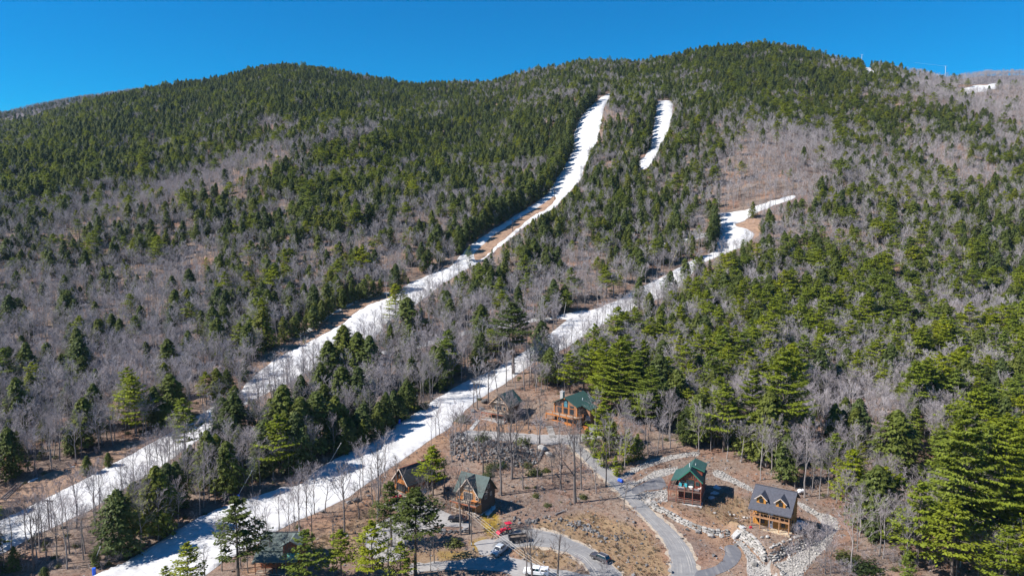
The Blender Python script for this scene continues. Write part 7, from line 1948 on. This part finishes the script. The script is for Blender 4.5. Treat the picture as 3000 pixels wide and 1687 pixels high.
for a in [(1413, 1288, 2.2, 'shrub', 'dark low evergreen shrub on the top edge of the rock slope, left one', 'evergreen_shrub'), (1530, 1300, 2.5, 'shrub', 'dark low evergreen shrub on the top edge of the rock slope, right one', 'evergreen_shrub'),
          (1440, 1372, 1.9, 'shrub', 'bright low shrub below the rock slope, left of the straight bare tree', 'evergreen_shrub'), (1470, 1366, 1.7, 'shrub', 'bright low shrub below the rock slope, right of the straight bare tree', 'evergreen_shrub'), (1430, 1394, 1.6, 'shrub', 'yellowish low shrub right behind the pointed chalet', 'evergreen_shrub'),
          (1545, 1367, 1.5, 'shrub', 'yellow green low shrub at the right foot of the rock slope', 'evergreen_shrub'), (1566, 1388, 2.0, 'shrub', 'round low shrub on the leafy slope below the ledge boulders', 'evergreen_shrub'), (1600, 1380, 1.2, 'shrub', 'small low shrub below the road junction', 'evergreen_shrub'),
          (1570, 1454, 1.1, 'shrub', 'small evergreen tuft in the middle of the leafy slope', 'evergreen_shrub'), (1604, 1482, 1.0, 'shrub', 'small evergreen tuft low on the leafy slope', 'evergreen_shrub'), (1708, 1458, 1.2, 'shrub', 'evergreen tuft beside the long tree shadow near the road', 'evergreen_shrub'),
          (1333, 1596, 1.9, 'shrub', 'pale green bush alone on the mossy yard below the black car', 'evergreen_shrub'), (1355, 1232, 2.6, 'shrub', 'dark bush at the snow edge below the truss gable cabin', 'evergreen_shrub'), (1240, 1195, 2.4, 'shrub', 'round green bush on the far edge of the lower trail', 'evergreen_shrub'),
          (2209, 1580, .5, 'shrub', 'tiny yellow shrub on the terrace in front of the yellow log house', 'evergreen_shrub'), (2480, 1640, 2.4, 'shrub', 'greenish bush at the bottom right of the stone swale', 'evergreen_shrub'), (2540, 1670, 2.8, 'shrub', 'wide dark bush at the bottom edge right of the stone swale', 'evergreen_shrub'),
          (2420, 1680, 3.5, 'bare_shrub', 'leafless shrub at the bottom of the stone swale', 'bare_shrub'), (2470, 1692, 4.0, 'bare_shrub', 'leafless shrub at the bottom edge right of the stone swale', 'bare_shrub'), (2330, 1575, 3.2, 'bare_shrub', 'leafless shrub at the right front corner of the yellow log house', 'bare_shrub'),
          (2365, 1580, 3.6, 'bare_shrub', 'leafless shrub on top of the terraced boulder wall', 'bare_shrub'), (1510, 1240, 4.2, 'bare_shrub', 'leafless thicket against the right wall of the truss gable cabin', 'bare_shrub'), (1525, 1228, 3.6, 'bare_shrub', 'leafless thicket behind the right wall of the truss gable cabin', 'bare_shrub'),
          (1690, 1275, 3.2, 'bare_shrub', 'leafless shrub in front of the orange log house deck', 'bare_shrub'), (1655, 1282, 3.4, 'bare_shrub', 'leafless shrub between stone steps and orange log house', 'bare_shrub'), (1770, 1690, 3.2, 'bare_shrub', 'leafless shrub at the bottom edge inside the lower road bend', 'bare_shrub'), (1690, 1676, 3.4, 'bare_shrub', 'leafless shrub on the grass island beside the forked tree', 'bare_shrub')]: planted(*a)
# ------------------------------------------------------------------ planting
FAMILY = {'hemlock': 'hemlock', 'pine': 'pine', 'tall_pine': 'pine', 'young_pine': 'pine', 'big_pine': 'pine', 'bare': 'bare', 'open_bare': 'bare', 'vase_bare': 'bare'}
NAME = {'hemlock': 'hemlock_tree', 'pine': 'pine_tree', 'bare': 'bare_tree'}
WORDS = {'hemlock': 'hemlock', 'pine': 'pine', 'bare': 'bare tree'}
CAT = {'hemlock': 'conifer', 'pine': 'pine tree', 'bare': 'bare tree'}

def plant(kind, x, y, z, h, label=None, group=None):
    pr = PROTO[kind]
    tm, cm, ph = pr[int(RNG.integers(len(pr)))]
    o = empty(NAME[FAMILY[kind]], (x, y, z), float(RNG.uniform(0, 6.283)))
    s = h / ph
    w = s if kind not in ('open_bare', 'bare') else s * float(RNG.uniform(.85, 1.1))
    if kind in ('pine', 'tall_pine') and label: w = s * float(RNG.uniform(.98, 1.15))
    if kind == 'hemlock': w = s * float(RNG.uniform(1.15, 1.45) if label and group.startswith('standout') else RNG.uniform(.9, 1.25))
    o.scale = (w, w, s)
    link(bpy.data.objects.new('trunk', tm), o); link(bpy.data.objects.new('crown', cm), o)
    tag(o, label, CAT[FAMILY[kind]], group)
    return o

LAND = [  # landmarks for describing trees: phrase, pixel
    ('the small truss gable cabin', 1470, 1225), ('the orange log house', 1670, 1235), ('the red log house', 2010, 1450), ('the yellow log house', 2260, 1530),
    ('the pointed gable chalet', 1390, 1500), ('the brown roofed chalet', 1200, 1440), ('the low green roofed house', 810, 1650),
    ('the wooden lift tower', 145, 1551), ('the lowest snow gun', 268, 1660), ('the second snow gun', 478, 1563), ('the tall snow gun', 690, 1455),
    ('the lower dirt strip', 870, 900), ('the upper dirt strip', 1530, 660), ('the thin grey snow gun', 1650, 900), ('the leaning yellow pole', 1965, 775),
    ('the bend of the lower trail', 1690, 890), ('the wide snow field', 2140, 680), ('the long trail bend', 1130, 870), ('the narrow snow path', 1300, 975),
    ('the left dirt bank', 160, 1390), ('the very large pine', 2810, 1500), ('the stone swale', 2420, 1500), ('the upper gravel drive', 1400, 1280), ('the roadside pine thicket', 1790, 1330)]
LANDXY = unproj([(a, b) for _, a, b in LAND])[:, :2]
ORD = ['leftmost', 'second from left', 'third from left', 'fourth from left', 'fifth from left', 'sixth from left', 'seventh from left', 'eighth from left', 'ninth from left', 'tenth from left']

def forest():
    rng = RNG
    fam = np.array([FAMILY[t[0]] for t in TREES]); XY = np.array([(t[1], t[2]) for t in TREES]); Z = np.array([t[3] for t in TREES]); HT = np.array([t[4] for t in TREES])
    U, V, D = proj(XY[:, 0], XY[:, 1], Z); size = HT / D
    inview = (U > -40) & (U < 3040) & (V - size * FPX < 1690)
    lab = np.array([t[5] is not None for t in TREES])
    single = np.zeros(len(TREES), bool)
    for f in ('hemlock', 'pine', 'bare'):
        idx = np.where((fam == f) & inview)[0]
        sc = size[idx] + lab[idx] * 10
        single[idx[np.argsort(-sc)[:300]]] = True
    buckets = {}
    for i in np.where(single)[0]:
        k, x, y, z, h, label = TREES[i]
        if label is None:
            j = int(np.argmin(np.hypot(LANDXY[:, 0] - x, LANDXY[:, 1] - y)))
            dx, dy = x - LANDXY[j, 0], y - LANDXY[j, 1]
            rel = ('right of' if dx > 0 else 'left of') if abs(dx) > abs(dy) else ('behind' if dy > 0 else 'in front of')
            s = 'tall' if h > {'hemlock': 12.5, 'pine': 15.5, 'bare': 13.8}[fam[i]] else ('short' if h < {'hemlock': 9, 'pine': 12.5, 'bare': 11}[fam[i]] else 'middling')
            far = 'well ' if math.hypot(dx, dy) > 38 else ('' if math.hypot(dx, dy) > 16 else 'close ')
            buckets.setdefault((s, fam[i], far + rel, LAND[j][0]), []).append(i)
        else:
            plant(k, x, y, z, h, label, 'standout %s trees' % {'hemlock': 'hemlock', 'pine': 'pine', 'bare': 'bare'}[fam[i]])
    rows = []
    for key, idx in buckets.items():
        idx.sort(key=lambda q: -V[q]); nr = -(-len(idx) // 18)
        for r in range(nr): rows.append((key, idx[r * len(idx) // nr:(r + 1) * len(idx) // nr], '' if nr == 1 else ['front row, ', 'second row, ', 'third row, ', 'fourth row, ', 'fifth row, '][min(r, 4)]))
    for (s, f, rel, lm), idx, row in rows:
        idx.sort(key=lambda q: U[q])
        for n, i in enumerate(idx):
            k, x, y, z, h, _ = TREES[i]
            if len(idx) == 1: o = 'the only one'
            elif n < len(ORD): o = ORD[n]
            else: o = ['rightmost', 'second from right', 'third from right', 'fourth from right', 'fifth from right', 'sixth from right', 'seventh from right', 'eighth from right'][min(7, len(idx) - 1 - n)]
            lb = '%s %s %s %s, %s%s' % (s, WORDS[f], rel, lm, row, o)
            lb = lb.replace(' of the ', ' of ', 1) if len(lb.split()) > 16 else lb
            plant(k, x, y, z, h, lb, '%ss %s %s' % (WORDS[f], rel, lm))
    rest = ~single
    for f, nm in (('hemlock', 'hemlock_forest'), ('pine', 'pine_forest'), ('bare', 'hardwood_forest')):
        idx = np.where(rest & (fam == f))[0]
        ph = {'hemlock': 13.0, 'pine': 16.0, 'bare': 14.0}[f]
        s = HT[idx] / ph; w = s * rng.uniform(.85, 1.2, len(idx))
        n = len(FAR[f].objects)
        turn = np.column_stack([rng.normal(0, .04, len(idx)), rng.normal(0, .04, len(idx)), rng.uniform(0, 6.28, len(idx))])
        P = np.column_stack([XY[idx], Z[idx]])
        if f == 'hemlock':
            A = HILL_L; extra = []
            for _ in range(1500):
                a, b = rng.uniform(0, 58.9), rng.uniform(0.8, 3.4); i, j = int(a), int(b); fa, fb = a - i, b - j
                extra.append(A[i, j] * (1 - fa) * (1 - fb) + A[i + 1, j] * fa * (1 - fb) + A[i, j + 1] * (1 - fa) * fb + A[i + 1, j + 1] * fa * fb)
            P = np.concatenate([P, extra]); k = len(extra); s = np.concatenate([s, rng.uniform(.6, .95, k)]); w = np.concatenate([w, rng.uniform(.8, 1.2, k)])
            turn = np.concatenate([turn, np.column_stack([np.zeros(k), np.zeros(k), rng.uniform(0, 6.28, k)])])
        if f == 'bare':        # woods on the far hills too
            extra = []
            for A in (HILL_L, HILL_R):
                for _ in range(2600 if A is HILL_L else 2200):
                    a, b = rng.uniform(0, 58.9), rng.uniform(0.8, 3.6); i, j = int(a), int(b); fa, fb = a - i, b - j
                    extra.append(A[i, j] * (1 - fa) * (1 - fb) + A[i + 1, j] * fa * (1 - fb) + A[i, j + 1] * (1 - fa) * fb + A[i + 1, j + 1] * fa * fb)
            extra = np.array(extra); P = np.concatenate([P, extra]); k = len(extra)
            s = np.concatenate([s, rng.uniform(.7, 1.0, k)]); w = np.concatenate([w, rng.uniform(.9, 1.3, k)])
            turn = np.concatenate([turn, np.column_stack([np.zeros(k), np.zeros(k), rng.uniform(0, 6.28, k)])])
        scatter(nm, FAR[f], P, turn, np.column_stack([w, w, s]), rng.integers(0, n, len(P)))
    # undergrowth: saplings and low evergreens on the forest floor
    n = 5200
    y = 155 + 330 * rng.uniform(0, 1, n) ** 1.3; x = rng.uniform(-.8, .8, n) * y
    z = H(x, y); u, v, d = proj(x, y, z); ok = np.ones(n, bool)
    roads = [DRIVE_E, DRIVE_R, DRIVE_D, LINK_D, LINK_C, ROAD_L + ROAD_R[::-1], LOW_OUT + LOW_IN[::-1], LOW2_T + LOW2_B[::-1], DRIVE_UP_T + DRIVE_UP_B[::-1]]
    for p in [T1_TOP, T1_BARE, T1_BARE2, T1_BARE3, T3] + roads: ok &= ~inpoly(u, v, p)
    inclear = inpoly(u, v, CLEAR)
    ok &= ~inclear | (rng.uniform(0, 1, n) < .0)
    x, y, z = x[ok], y[ok], z[ok]; k = len(x)
    s = rng.uniform(.5, 1.25, k)
    scatter('undergrowth', FAR['shrub'], np.column_stack([x, y, z]), np.column_stack([np.zeros(k), np.zeros(k), rng.uniform(0, 6.28, k)]), np.column_stack([s, s, s]), rng.integers(0, 4, k))
forest()

def haze():
    x, y0, y1, z0, z1 = 2600.0, -60.0, 2760.0, -330.0, 330.0
    o = MB().box(-x, x, y0, y1, z0, z1).build('haze', None)
    m = bpy.data.materials.new('thin_air'); m.use_nodes = True; nt = m.node_tree; nt.nodes.clear()
    out = nt.nodes.new('ShaderNodeOutputMaterial'); v = nt.nodes.new('ShaderNodeVolumePrincipled')
    v.inputs['Color'].default_value = (0.50, 0.74, 1.0, 1); v.inputs['Density'].default_value = 0.000032; v.inputs['Anisotropy'].default_value = 0.0
    nt.links.new(v.outputs[0], out.inputs['Volume']); o.data.materials.append(m); o['kind'] = 'stuff'
haze()
